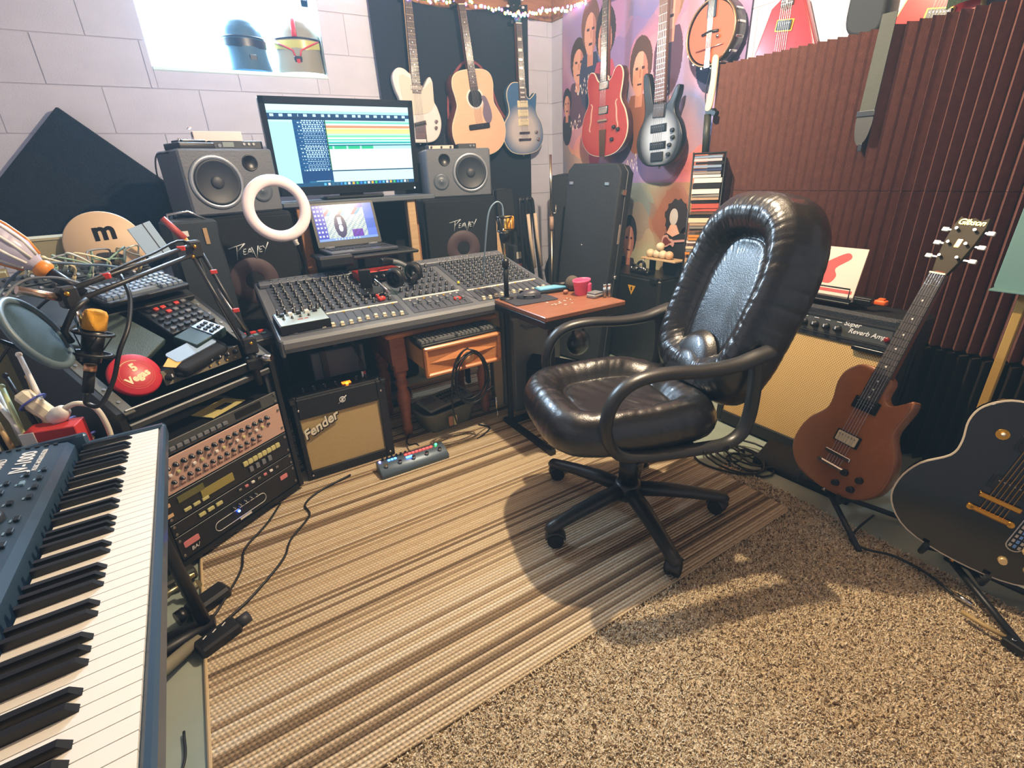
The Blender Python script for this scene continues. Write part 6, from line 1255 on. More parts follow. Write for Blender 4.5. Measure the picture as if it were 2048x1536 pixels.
pc('stand_leg', t, 'cyl', BLK, (.055, .03, -.32), (.02, .02, .60))
# patch bays with cables
def patchbay():
    t = thing('patch_bay', 'two-row patch bay bristling with pale cables at the top of the rack', 'patch bay', M=RK @ TR(0, .515, .838) @ RX(-40))
    for r in range(2):
        f = obj('patch_panel', MB().box((.22, -.006 + .0, .022 + r * .046), (.52, .012, .043), .001), mat('patch_grey', (66, 74, 82), .4, .3), t)
        for i in range(22):
            for k in range(2): pc('jack', f, 'cyl', BLK2 if (i + k) % 4 else CHROME, (-.025 + i * .0232, -.013, .012 + r * .046 + k * .019), (.010, .010, .006), (pi / 2, 0, 0))
    obj('support', MB().box((.22, .05, .02), (.50, .10, .02)), BLK, t)
    return t
patchbay()
PBM = RK @ TR(0, .515, .838) @ RX(-40); rnd = random.Random(9)
cc = [mat('pale_cable', (205, 212, 196), .5), mat('sage_cable', (150, 182, 160), .5), mat('cream_cable', (222, 206, 160), .5), mat('grey_cable', (130, 134, 138), .5)]; names = ['pale', 'sage green', 'cream', 'grey']
for i in range(11):
    a = .17 + i * .026; b = a + rnd.choice([-.08, .07, .10, -.05]); k = i % 4; hgt = .015 + rnd.random() * .04
    p0, p1 = PBM @ V((a, -.012, .03 + .045 * (i % 2))), PBM @ V((min(max(b, .0), .46), -.012, .03 + .045 * ((i + 1) % 2)))
    q0, q1 = PBM @ V((a, -.05, .03 + .045 * (i % 2))), PBM @ V((min(max(b, .0), .46), -.05, .03 + .045 * ((i + 1) % 2)))
    mid = (q0 + q1) / 2 + V((rnd.uniform(-.03, .03), -.02, hgt))
    t = thing('patch_cable', '%s patch cable looping over the patch bay, number %s along it from the left' % (names[k], ordinal(i).replace('topmost', 'first')), 'cable', p0, group='patch cables on the patch bay')
    obj('cord', MB().tube(spline([p - p0 for p in (q0, q0 + (q0 - p0) * .5 + V((0, 0, .02)), mid, q1 + (q1 - p1) * .5 + V((0, 0, .02)), q1)], 6, False), .0032, 6), cc[k], t)
    for u, w in ((p0, q0), (p1, q1)): obj('plug', MB().cyl(u - p0, w - p0, .0065, .005, n=8), cc[k], t)
# boom arm with gold microphone and pop filter
def boom():
    t = thing('boom_arm', 'black scissor boom arm with red cable clips reaching over the rack', 'boom arm', (.058, 1.825, .60)); O = V((.058, 1.825, .60))
    base, el, en = V((.06, 1.83, .645)), V((-.022, 1.90, .965)), V((-.290, 1.50, .925))
    GUN = mat('gunmetal_tube', (58, 58, 60), .4, .5)
    obj('clamp_post', MB().cyl((0, 0, -.10), (0, 0, .04), .012, n=12).box((0, 0, -.02), (.05, .05, .04), .006), BLK, t); obj('clamp_knob', MB().cyl((.02, -.02, .0), (.055, -.045, .0), .012, n=10), CHROME, t)
    for s in (-.014, .014):
        o = V((s, s * .6, 0)); obj('lower_bar', MB().cyl(base - O + o, el - O + o, .0065, n=8), GUN, t); o = V((0, 0, s)); obj('upper_bar', MB().cyl(el - O + o, en - O + o, .0065, n=8), GUN, t)
    obj('elbow_plate', MB().box(el - O, (.045, .03, .055), .006, .6), GUN, t); obj('end_plate', MB().box(en - O, (.035, .035, .05), .006, .6), GUN, t); obj('base_plate', MB().box(base - O, (.045, .04, .06), .006), GUN, t)
    for p in (el, el + V((-.012, 0, -.03)), en, base): pc('pivot_screw', t, 'ball', GOLD, p - O + V((.004, -.022, .01)), (.012, .010, .012))
    obj('spring', MB().cyl(base - O + V((.0, 0, .05)), base.lerp(el, .6) - O, .005, n=8), STEEL, t)
    for k, f in enumerate((.12, .75)): pc('cable_clip', t, 'rbox', REDP, el.lerp(en, f) - O + V((0, -.004, .016)), (.022, .016, .014))
    for f in (.25, .65): pc('cable_clip', t, 'rbox', REDP, el.lerp(base, f) - O + V((.016, -.01, .008)), (.020, .014, .012))
    w = spline([base + V((-.02, -.02, 0)), base.lerp(el, .5) + V((-.02, -.01, 0)), el + V((-.01, 0, .02)), el.lerp(en, .4) + V((0, 0, .028)), el.lerp(en, .8) + V((0, 0, .02)), en + V((-.02, 0, .01))], 6, False)
    obj('attached_cable', MB().tube([V(p) - O for p in w], .0038, 6), CABLE, t)
    # bright sleeve at the end and drop rod
    obj('end_sleeve', MB().cyl(en - O + V((-.01, -.005, 0)), en - O + V((-.07, -.045, .035)), .009, n=12), mat('bright_sleeve', (200, 170, 150), .25, .9), t); obj('drop_rod', MB().cyl(en - O + V((.0, -.005, -.02)), en - O + V((.004, -.005, -.085)), .009, n=10), CHROME, t)
    m = thing('condenser_microphone', 'black and gold condenser microphone in a shock mount below the boom arm', 'microphone', M=pose((-.292, 1.475, .772), (.30, .10, .80), (.3, -.9, 0)))
    obj('body', MB().cyl((0, 0, 0), (0, .075, 0), .020, .023, n=20), BLK2, m); obj('gold_head', MB().lathe([(.0225, .078), (.024, .080), (.024, .115), (.020, .124), (.010, .128), (0, .128)], 20, (0, 0, 0), (0, 1, 0)), mat('gold_mesh', (232, 170, 60), .35, .9, bump=(900, .6)), m); obj('gold_ring', MB().cyl((0, -.006, 0), (0, -.022, 0), .013, n=14), mat('copper_ring', (206, 150, 110), .3, .9), m); obj('connector', MB().cyl((0, -.022, 0), (0, -.075, 0), .012, n=12), RUBBER, m)
    for y in (.02, .07): obj('shock_ring', MB().torus((0, y, 0), .038, .004, 28, 8, (0, 1, 0)), BLK, m)
    for a in (0, 1, 2, 3): obj('elastic', MB().cyl((.038 * math.cos(a * pi / 2), .07, .038 * math.sin(a * pi / 2)), (.021 * math.cos(a * pi / 2 + .6), .03, .021 * math.sin(a * pi / 2 + .6)), .0016, n=5), BLK, m)
    obj('mount_bracket', MB().tube([(-.038, .045, 0), (-.055, .07, .01), (-.045, .12, .02), (-.02, .150, .01)], .007, 8), BLK, m)
    f = thing('pop_filter', 'round black pop filter in front of the gold-headed microphone', 'pop filter', M=pose((-.350, 1.42, .868), (-.42, 0, 1), (.97, -.12, .25)) @ Matrix.Scale(1.05, 4))
    obj('hoop', MB().torus((0, 0, 0), .078, .008, 40, 8, (0, 0, 1)), mat('grey_blue_hoop', (86, 104, 112), .45), f); obj('screen_fabric', MB().lathe([(0, .006), (.05, .004), (.076, 0)], 36), mat('dark_teal_mesh', (30, 60, 72), .7, bump=(700, .5)), f); obj('gooseneck', MB().tube(spline([(.055, -.055, 0), (.075, -.085, -.01), (.07, -.06, -.05), (.05, .02, -.085)], 6, False), .005, 8), BLK, f)
boom()
obj('microphone_cable', MB().tube(spline([(-.318, 1.452, .705), (-.325, 1.45, .68), (-.30, 1.445, .672), (-.262, 1.46, .72), (-.232, 1.475, .785), (-.203, 1.52, .835), (-.192, 1.62, .888), (-.205, 1.70, .935)], 8, False), .0055, 8), CABLE, label='thick black microphone cable looping from the gold-headed microphone up to the boom arm', cat='cable')
# ------------------------------------------------------------------ clutter behind the rack
t = thing('round_m_disc', 'tan round drum-shaped disc lettered m behind the patch bay', 'disc', M=pose((-.2875, 2.30, .968), (.10, .25, 1), (.12, -1, .30)) @ Matrix.Scale(1.03, 4))
obj('drum_shell', MB().lathe([(0, -.02), (.112, -.02), (.114, -.012), (.114, .0), (.110, .006), (0, .006)], 56), mat('tan_disc', (206, 178, 146), .55), t); text('letter_m', 'm', .085, BLK2, t, TR(.0, .045, .0066) @ RZ(10), .05, .003, .0005)
obj('dark_smudge', MB().prism(spline([(-.03, -.03), (.02, -.025), (.045, -.04), (.02, -.055), (-.02, -.055)], 4), .0062, .0068), DKGREY, t)
t = thing('khaki_carton', 'khaki cardboard carton left of the tan disc', 'box', M=TR(-.46, 2.37, .0) @ RZ(8)); obj('carton', MB().box((0, 0, .90), (.19, .14, .20), .002), mat('khaki_card', (150, 142, 112), .7), t); obj('lid_edge', MB().box((0, 0, 1.004), (.196, .146, .008)), mat('khaki_card2', (172, 164, 134), .7), t)
t = thing('low_carton', 'plain khaki carton below the clear torch at the left picture edge', 'box', M=TR(-.68, 2.19, .0) @ RZ(12)); obj('carton', MB().box((0, 0, .465), (.26, .13, .92), .002), mat('khaki_card3', (146, 136, 96), .7), t); obj('flap', MB().box((.10, -.068, .86), (.05, .004, .06)), mat('khaki_card2', (172, 164, 134), .7), t)
t = thing('storage_cabinet', 'dark cabinet behind the rack carrying cartons', 'cabinet', (-.51, 2.45, 0)); obj('body', MB().box((0, 0, .40), (.58, .34, .795), .006), mat('dark_cabinet', (30, 30, 32), .6), t); obj('door', MB().box((0, -.175, .38), (.54, .012, .70), .003), BLK, t)
t = thing('silver_booklet', 'pale blue-grey folded booklet leaning on the tan disc', 'booklet', M=pose((-.135, 2.17, .945), (-.35, .10, 1), (.25, -1, .3))); obj('cover', MB().box((0, .035, 0), (.075, .12, .006), .001), mat('pale_blue_cover2', (158, 184, 210), .35), t); obj('fold_line', MB().box((.012, .035, .0035), (.003, .12, .001)), DKGREY, t)
t = thing('red_marker', 'red marker pen lying by the tan disc', 'pen', M=pose((-.045, 2.19, .975), (-.5, .1, .8), (0, -1, 0))); obj('barrel', MB().cyl((0, 0, 0), (0, .09, 0), .013, .010, n=12), mat('dull_red_marker', (176, 76, 70), .5), t); obj('tip', MB().cyl((0, 0, 0), (0, -.02, 0), .010, .006, n=12), mat('amber_dot', (220, 170, 80), .4), t)
def torch():
    t = thing('clear_torch', 'clear ribbed plastic torch with orange collar lying at the left picture edge', 'torch', M=pose((-.345, 1.885, .895), (-.55, .10, .62), (0, -1, .3)))
    CL = mat('clear_lilac_plastic', (222, 220, 246), .10, trans=.35, coat=.8); OR = mat('orange_collar', (226, 140, 52), .4)
    obj('shaft', MB().cyl((0, -.03, 0), (0, .075, 0), .013, .017, n=16), BLK2, t); obj('orange_collar', MB().lathe([(.017, .06), (.024, .066), (.026, .082), (.020, .090)], 20, ax=(0, 1, 0)), OR, t); obj('lens_body', MB().lathe([(.018, .088), (.026, .10), (.044, .14), (.048, .19), (.046, .25), (.036, .272), (0, .276)], 24, ax=(0, 1, 0)), CL, t)
    for k in range(10):
        a = 2 * pi * k / 10; o = V((math.cos(a), 0, math.sin(a))); obj('rib', MB().tube([o * .030 + V((0, .105, 0)), o * .047 + V((0, .15, 0)), o * .050 + V((0, .20, 0)), o * .044 + V((0, .262, 0))], .004, 6), WHITE if k % 5 else OR, t)
    obj('orange_underside', MB().tube([(0, .10, -.03), (0, .16, -.045), (0, .25, -.045)], .012, 8), OR, t)
torch()
# grey case with handle and knobs at the back left
t = thing('stage_box', 'dark stage box with a chrome handle between the diamond board and the loudspeaker', 'case', M=TR(-.025, 2.40, .0) @ RZ(10)); obj('body', MB().box((0, 0, .52), (.17, .20, 1.02), .01), mat('dark_blue_grey_case', (40, 46, 52), .6), t); obj('chrome_handle', MB().tube([(-.07, -.08, 1.03), (-.07, -.08, 1.055), (.0, -.08, 1.062), (.05, -.08, 1.03)], .005, 8), CHROME, t); pc('label', t, 'box', INK, (-.04, -.102, .985), (.035, .003, .02)); pc('tape', t, 'box', mat('tan_tape', (170, 140, 104), .6), (.035, -.102, .97), (.014, .003, .06))
# ------------------------------------------------------------------ cables and sticks at the far end of the keyboard
zr = .50
t = thing('power_strip', 'cream power strip tied with blue cord lying behind the keyboard', 'power strip', M=frame3((-.475, 1.64, .665), (.065, -.02, -.115), (.1, -.9, .1)))
obj('body', MB().box((.08, 0, 0), (.20, .045, .034), .008), CREAM, t)
for i in range(3): pc('outlet', t, 'rbox', mat('outlet_tan', (206, 186, 140), .5), (.03 + i * .05, .0, -.018 if False else .018), (.028, .026, .004))
for x in (.015, .10, .16): obj('blue_cord_tie', MB().torus((x, 0, 0), .030, .003, 20, 6, (1, .2, 0)), mat('blue_cord', (80, 90, 170), .6), t)
t = thing('white_plug', 'white mains plug with a thick curved lead behind the keyboard', 'plug', (-.418, 1.60, .618)); obj('plug_body', MB().lathe([(0, -.022), (.020, -.02), (.022, .0), (.016, .018), (.010, .024), (0, .024)], 18, ax=(.6, -.3, .5)), mat('white_plug', (226, 222, 214), .45), t); obj('lead', MB().tube(spline([(.015, -.006, .015), (.045, -.01, .022), (.075, -.01, .0), (.085, -.015, -.05), (.083, -.02, -.11)], 6, False), .007, 8), mat('ivory_lead', (214, 206, 190), .5), t)
t = thing('red_white_carton', 'red and white carton behind the far end of the keyboard', 'box', M=TR(-.435, 1.585, .53) @ RZ(-12)); obj('carton', MB().box((0, 0, .03), (.11, .06, .075), .002), mat('red_card', (196, 50, 44), .6), t); obj('white_side', MB().box((-.045, -.031, .03), (.03, .004, .075)), WHITE, t); obj('orange_side', MB().box((.02, -.031, .005), (.08, .004, .022)), mat('orange_card', (226, 140, 80), .6), t)
sm = [('wooden', mat('stick_wood', (204, 170, 118), .5)), ('white', WHITE), ('pale blue', mat('stick_blue', (90, 150, 200), .5)), ('black', BLK), ('pale green', mat('stick_green', (196, 206, 150), .5))]
rnd = random.Random(6)
for i in range(11):
    nm, mm = sm[[0, 2, 1, 3, 0, 1, 4, 1, 3, 0, 1][i]]; x = -.585 + i * .0145
    p0 = V((x, 1.60 + rnd.uniform(-.02, .02), .52)); p1 = p0 + V((rnd.uniform(-.08, -.02) + .01, rnd.uniform(.04, .10), .12 + rnd.random() * .13))
    t = thing('stick', '%s stick in the bundle behind the keyboard, %s from the left picture edge' % (nm, ordinal(i).replace('topmost', 'first')), 'stick', p0, group='sticks bundled behind the keyboard')
    obj('shaft', MB().cyl((0, 0, 0), p1 - p0, .0065, .0055, n=10), mm, t); obj('tip', MB().sphere(p1 - p0, .0075, 10, 6), mm, t)
t = thing('stick_crate', 'dark crate holding the sticks and power strip beside the rack', 'crate', M=RK @ TR(-.205, .16, 0)); 
for a, b in (((-.16, 0), (.012, .24)), ((.16, 0), (.012, .24)), ((0, -.12), (.32, .012)), ((0, .12), (.32, .012))): obj('wall', MB().box((a[0], a[1], .25), (b[0], b[1], .495)), mat('dark_crate', (26, 28, 32), .7), t)
obj('bottom', MB().box((0, 0, .48), (.32, .24, .012)), mat('dark_crate', (26, 28, 32), .7), t)
for i, (a, b, c, d) in enumerate((((-.55, 1.75, .72), (-.42, 1.80, .86), (-.33, 1.70, .90), (-.30, 1.62, .83)), ((-.60, 1.70, .70), (-.48, 1.85, .90), (-.38, 1.86, .93), (-.26, 1.80, .88)), ((-.62, 1.66, .78), (-.50, 1.72, .88), (-.40, 1.70, .87), (-.36, 1.60, .74)), ((-.58, 1.80, .80), (-.45, 1.95, .95), (-.30, 1.98, .94), (-.20, 1.93, .92)))):
    obj('instrument_lead', MB().tube(spline([a, b, c, d], 8, False), .004, 6), [CABLE, mat('grey_cable', (130, 134, 138), .5), CABLE, mat('steel_blue_cable', (110, 130, 146), .45)][i], label=['black lead curving behind the pop filter', 'grey lead arching over the left end of the patch bay', 'second black lead hanging behind the pop filter, nearer the sticks', 'steel-blue lead running along the patch bay'][i], cat='cable', group='loose leads at the rack')
# ================================================================== SIDE TABLE AND WHAT STANDS ON IT
WAL = mat('walnut_laminate', (158, 104, 78), .4, wood=(8, (128, 80, 58), .3), coat=.2)
t = thing('side_table', 'walnut-topped C-shaped side table with black frame beside the console', 'table', (0, 0, 0))
obj('tabletop', MB().box((1.255, 1.67, .628), (.415, .39, .020), .003), WAL, t); obj('frame', MB().box((1.255, 1.488, .604), (.42, .025, .028), .002).box((1.255, 1.848, .604), (.42, .025, .028), .002).box((1.059, 1.668, .604), (.025, .36, .028), .002).box((1.451, 1.668, .604), (.025, .36, .028), .002), BLK, t)
for y in (1.50, 1.84): obj('upright', MB().box((1.092, y, .31), (.022, .022, .57), .002), BLK, t)
obj('foot_bar', MB().box((1.085, 1.68, .024), (.03, .40, .022), .002), BLK, t); obj('foot_bar', MB().box((1.24, 1.84, .024), (.28, .03, .022), .002), BLK, t)
zt2 = .6385
obj('mouse_pad', MB().prism(rrect(.21, .17, .012), 0, .003), mat('dark_mouse_pad', (50, 52, 62), .85), M=TR(1.165, 1.768, zt2) @ RZ(-4), label='dark grey mouse pad on the walnut side table', cat='mouse pad')
t = thing('computer_mouse', 'dark grey computer mouse with a glowing logo on the pad', 'mouse', M=TR(1.172, 1.775, zt2 + .003) @ RZ(60))
def mouse(u, v):
    a = u * 2 * pi; r = math.sin(v * pi / 2); return (.030 * r * math.cos(a), .055 * r * math.sin(a), .036 * math.cos(v * pi / 2) ** .8 * (1 - .25 * math.sin(a) * r))
obj('shell', MB().surf(mouse, 28, 10, cu=True), mat('mouse_grey', (60, 62, 74), .4), t); pc('glow_logo', t, 'ball', mat('warm_logo', (230, 200, 90), .3, emit=((240, 200, 80), 2)), (0, -.026, .017), (.012, .012, .006)); obj('scroll_wheel', MB().cyl((-.004, .032, .024), (.004, .032, .024), .010, n=12), BLK2, t); obj('side_grip', MB().box((-.026, 0, .012), (.004, .05, .012), .001), BLK2, t)
t = thing('phone_cradle', 'black cradle holding a pale blue phone at the back of the side table', 'phone', M=TR(1.325, 1.822, zt2) @ RZ(-8)); obj('cradle', MB().prism(rrect(.17, .075, .012), 0, .014, .003), BLK, t); obj('phone', MB().prism(rrect(.145, .062, .008), .0145, .022, .002), mat('pale_blue_phone', (92, 160, 200), .2, coat=.4), t); obj('phone_screen', MB().box((0, 0, .0225), (.13, .052, .001)), mat('sky_screen', (130, 200, 230), .15), t)
t = thing('ball_microphone', 'microphone with a round brown-grey foam windscreen lying on the side table', 'microphone', M=TR(1.415, 1.775, zt2 + .034)); obj('foam_ball', MB().sphere((0, 0, 0), .034, 20, 14), mat('foam_grey', (92, 84, 74), .95, bump=(300, .6)), t); obj('handle', MB().cyl((-.020, .022, -.008), (-.05, .085, -.016), .014, .011, n=14), BLK, t)
def cup():
    t = thing('pink_cup', 'bright pink plastic cup with a notch on the side table', 'cup', M=TR(1.395, 1.685, zt2) @ RZ(25))
    ol = [(.042 * math.cos(a) * (1.25 if abs(math.cos(a)) > .3 else 1.1), .034 * math.sin(a)) for a in [2 * pi * k / 28 for k in range(28)]]
    b = MB(); rings = [(.70, 0), (.72, .002), (1.0, .058), (1.06, .060), (1.06, .066), (.98, .066), (.94, .06), (.66, .006)]; n = 28; vs = [(x * s, y * s, z) for s, z in rings for x, y in ol]
    b.add(vs, [(j * n + i, j * n + (i + 1) % n, (j + 1) * n + (i + 1) % n, (j + 1) * n + i) for j in range(len(rings) - 1) for i in range(n)], True); b.add(vs, [tuple(range(n)), tuple(range(7 * n, 8 * n))]); obj('cup', b, mat('bright_pink', (236, 92, 134), .4), t); obj('notch', MB().box((.01, -.033, .028), (.03, .014, .05), .006), mat('bright_pink_shade', (224, 80, 124), .4), t)
cup()
t = thing('card_stack', 'small stack of clear cases on the side table before the pink cup', 'box', M=TR(1.405, 1.605, zt2) @ RZ(10))
for i in range(3): obj('case', MB().box((0, 0, .004 + i * .008), (.062 - i * .004, .045, .007), .001), [STEEL, mat('clear_grey_case', (190, 190, 186), .25), GREYP][i], t)
for i, x in enumerate((0, .020)):
    t = thing('metal_lighter', ['polished metal lighter standing on the side table, left of the pair', 'polished metal lighter standing on the side table, right of the pair'][i], 'lighter', (1.432 + x, 1.572 - x * .3, zt2), group='metal lighters on the side table'); obj('barrel', MB().cyl((0, 0, 0), (0, 0, .045), .008, n=14), STEEL, t); obj('cap', MB().cyl((0, 0, .0455), (0, 0, .058), .0082, n=14), CHROME, t)
t = thing('wooden_dice', 'small brown wooden bead on the side table behind the pink cup', 'bead', (1.345, 1.735, zt2)); obj('bead', MB().sphere((0, 0, .010), .010, 12, 8, (1.4, 1, 1)), mat('bead_wood', (150, 100, 74), .5), t)
t = thing('paper_scraps', 'pale crumbs of paper scattered on the front of the side table', 'scraps', (1.24, 1.63, zt2)); t['kind'] = 'stuff'; rnd = random.Random(12); b = MB()
for i in range(14): b.box((rnd.uniform(-.06, .06), rnd.uniform(-.05, .04), .001), (.006 + rnd.random() * .008, .004, .0014), 0, rnd.random() * 3)
obj('scrap', b, INK, t, kind='stuff')
# gold microphone on a desk stand at the table corner
def goldmic():
    B = V((1.090, 1.828, zt2)); t = thing('desk_microphone', 'black microphone stand with a gold studio microphone at the corner of the side table', 'microphone', B)
    obj('base', MB().lathe([(0, 0), (.030, 0), (.030, .006), (.012, .012), (0, .012)], 20), BLK, t); obj('lower_pole', MB().cyl((0, 0, .01), (0, 0, .16), .011, n=12), BLK, t); obj('upper_pole', MB().cyl((0, 0, .16), (-.003, 0, .30), .005, n=10), mat('aged_chrome2', (196, 186, 150), .25, 1.), t); obj('clutch', MB().cyl((0, 0, .14), (0, 0, .175), .015, n=12), BLK2, t)
    obj('swivel', MB().box((.006, 0, .265), (.04, .03, .05), .008), BLK, t)
    h = obj('gold_body', MB().lathe([(0, 0), (.018, 0), (.021, .004), (.021, .045), (.018, .052), (0, .053)], 18, (.026, -.002, .295)), mat('gold_mesh', (232, 170, 60), .35, .9), t)
    for k in range(5): pc('gold_rib', h, 'cyl', GOLD, (.026 + .021 * math.cos(k * 1.25 - 2.6), -.002 + .021 * math.sin(k * 1.25 - 2.6), .322), (.004, .004, .046))
    obj('ball_joint', MB().sphere((.002, -.004, .285), .009, 12, 8), GOLD, t)
    for z in (.29, .345): obj('shock_ring', MB().torus((.004, 0, z), .030, .0035, 24, 6, (0, 0, 1)), BLK2, t)
    for k in range(5): obj('elastic', MB().cyl((.004 + .03 * math.cos(k * 1.25), .03 * math.sin(k * 1.25), .29), (.004 + .03 * math.cos(k * 1.25 + .6), .03 * math.sin(k * 1.25 + .6), .345), .0018, n=5), STEEL, t)
    obj('lead', MB().tube(spline([(.0, .0, .345), (-.004, .0, .39), (-.03, .0, .405), (-.06, .01, .37), (-.075, .02, .28), (-.085, .05, .10)], 7, False), .0035, 6), mat('steel_blue_cable', (110, 130, 146), .45), t)
goldmic()
# ================================================================== UNDER THE TABLE
FROST = mat('frosted_grey_bin', (150, 154, 152), .35, alpha=.9); LINER = mat('cream_panel', (206, 184, 140), .6)
t = thing('storage_bin', 'frosted grey storage bin with lid under the side table', 'bin', M=TR(1.32, 2.06, .0125) @ RZ(0))
b = MB()
for sx in (-1, 1): b.box((sx * .135, 0, .25), (.010, .26, .48), .003)
for sy in (-1, 1): b.box((0, sy * .128, .25), (.28, .010, .48), .003)
b.box((0, 0, .008), (.28, .26, .012)); obj('bin_body', b, FROST, t); obj('lid', MB().box((0, 0, .497), (.30, .28, .014), .004), mat('bin_lid', (176, 178, 174), .4), t); obj('handle', MB().tube([(-.10, -.135, .46), (-.08, -.15, .44), (.08, -.15, .44), (.10, -.135, .46)], .005, 6), GREYP, t); obj('contents', MB().box((0, .02, .18), (.24, .20, .32)), mat('bin_contents', (96, 90, 84), .8), t)
obj('cream_side_board', MB().prism([(-.020, 0), (.024, .0), (.028, .10), (.026, .40), (.022, .54), (-.020, .54)], 0, .016, .002), LINER, M=pose((1.148, 2.06, .0125), (0, .0, 1), (-.15, -1, 0)), label='narrow cream board standing between the oak end table and the storage bin', cat='board')
t = thing('blue_speaker_wedge', 'dark navy carpeted floor wedge under the side table', 'speaker', M=TR(1.235, 1.745, .038) @ RZ(-62) @ Matrix.Scale(.88, 4))
b = MB(); b.T = Matrix(((0, 0, 1, -.13), (1, 0, 0, 0), (0, 1, 0, 0), (0, 0, 0, 1))); b.prism([(0, 0), (.17, 0), (.17, .30), (.09, .335), (.02, .30)], 0, .26, .01); obj('cabinet', b, mat('navy_carpet', (30, 34, 50), .95, bump=(300, .6)), t); obj('grille', MB().box((0, -.001, .15), (.22, .008, .26), .003), mat('navy_mesh', (24, 28, 44), .8, bump=(500, .5)), t)
t = thing('gear_bag', 'black leather bag hanging behind the far chair arm', 'bag', M=TR(1.50, 1.83, .30) @ RZ(20)); obj('bag', MB().sphere((0, 0, .05), .075, 18, 12, (1, .7, .85)), LEATHER, t); obj('strap', MB().tube(spline([(-.05, 0, .09), (-.04, 0, .20), (.0, 0, .285), (.03, 0, .20), (.05, 0, .09)], 5, False), .008, 6, flat=.4), BLK, t)
t = thing('remote_bin', 'shallow grey plastic bin of remotes on the rug under the end table', 'bin', M=TR(.835, 2.06, .0125) @ RZ(8))
ol = rrect(.30, .19, .05); b = MB(); n = len(ol); rings = [(.80, 0), (.82, .003), (1.0, .095), (1.06, .10), (1.06, .106), (.98, .106), (.92, .095), (.78, .008)]; vs = [(x * s, y * s, z) for s, z in rings for x, y in ol]
b.add(vs, [(j * n + i, j * n + (i + 1) % n, (j + 1) * n + (i + 1) % n, (j + 1) * n + i) for j in range(7) for i in range(n)], True); b.add(vs, [tuple(range(n)), tuple(range(7 * n, 8 * n))]); obj('tub', b, mat('grey_tub', (120, 124, 112), .5), t)
pc('tan_tag', t, 'rbox', mat('tan_tag', (196, 140, 110), .6), (-.03, -.105, .05), (.022, .008, .05)); pc('yellow_tag', t, 'rbox', mat('pale_tag', (206, 196, 140), .6), (-.006, -.107, .048), (.02, .008, .05))
t = thing('button_controller', 'grey control panel with rows of dark buttons lying in the shallow bin', 'control panel', M=TR(.845, 2.055, .140) @ RZ(14) @ RX(9)); obj('panel', MB().prism(rrect(.27, .12, .01), -.008, .006, .003), mat('pale_grey_panel', (146, 148, 138), .5), t)
for j in range(3):
    for i in range(9): pc('button', t, 'rbox', DKGREY if j else GREYP, (-.03 + i * .017, -.035 + j * .03, .009), (.010, .018, .006))
pc('window', t, 'box', GREYP, (-.09, .02, .007), (.07, .05, .002))
# coiled black cable hanging from the drawer knob
t = thing('coiled_cable', 'coil of black cable hanging from the oak drawer knob', 'cable', (.862, 1.792, .43)); rnd = random.Random(14)
pts = []
for k in range(4 * 26):
    a = pi / 2 + 2 * pi * k / 26; w = .078 + .012 * math.sin(k * .21) + rnd.uniform(-.001, .001); hh = .118 + .012 * math.cos(k * .17); pts.append((math.cos(a) * w + .006 * math.sin(k * .06), -.008 - .010 * ((k // 26) % 3), -.10 + .0 + math.sin(a) * hh + .012))
obj('coil', MB().tube(pts, .0036, 6), CABLE, t); obj('loose_end', MB().tube(spline([pts[-1], (-.08, -.03, -.02), (-.105, -.03, -.14), (-.10, -.02, -.23), (-.08, .0, -.30)], 6, False), .0036, 6), CABLE, t); obj('jack_plug', MB().cyl((.135, .02, -.235), (.140, .02, -.31), .007, .0035, n=10).cyl((.140, .02, -.31), (.142, .02, -.345), .0028, n=8), CHROME, t); obj('plug_lead', MB().tube(spline([(.06, -.02, -.18), (.11, .0, -.17), (.13, .02, -.20), (.135, .02, -.24)], 5, False), .0036, 6), CABLE, t)
# pedal board with coloured lights
t = thing('foot_controller', 'long grey foot controller with red and blue lights on the rug', 'pedal', M=TR(.402, 1.732, .0125) @ RZ(-1))
b = MB(); b.T = Matrix(((0, 0, 1, 0), (1, 0, 0, 0), (0, 1, 0, 0), (0, 0, 0, 1))); b.prism([(0, 0), (.082, 0), (.082, .044), (.05, .042), (0, .022)], 0, .30, .003); obj('case', b, mat('slate_case', (86, 102, 116), .4, .3), t)
RL = mat('red_led', (255, 40, 40), .3, emit=((255, 40, 36), 6)); BL = mat('blue_led2', (60, 130, 255), .3, emit=((60, 130, 255), 5))
for i in range(5): pc('foot_switch', t, 'cyl', CHROME, (.03 + i * .06, .03, .040), (.016, .016, .012))
for i in range(8): pc('red_light', t, 'rbox', RL, (.128 + i * .0165, .066, .0445), (.011, .007, .003)); 
for i in range(3): pc('blue_light', t, 'rbox', BL, (.052 + i * .014, .062, .0445), (.010, .010, .003))
pc('end_light', t, 'ball', mat('lilac_led', (150, 150, 255), .3, emit=((150, 150, 255), 5)), (.014, .066, .046), (.010, .010, .008)); pc('green_light', t, 'ball', mat('green_led', (60, 230, 110), .3, emit=((50, 230, 110), 5)), (.268, .068, .047), (.011, .011, .009)); pc('display', t, 'box', BL, (.135, .042, .0425), (.028, .012, .003))
for i in range(6): pc('black_knob', t, 'cyl', BLK2, (.03 + i * .02, .076, .049), (.010, .010, .010))
obj('pedal_lead', MB().tube(spline([(.60, 1.815, .068), (.598, 1.85, .06), (.585, 1.90, .035), (.60, 1.98, .017), (.66, 2.05, .03)], 6, False), .0035, 6), CABLE, label='short black lead from the foot controller to under the end table', cat='cable')
t = thing('red_tipped_leads', 'bunch of leads with a red plug hanging under the console', 'cable', (.44, 1.98, .40))
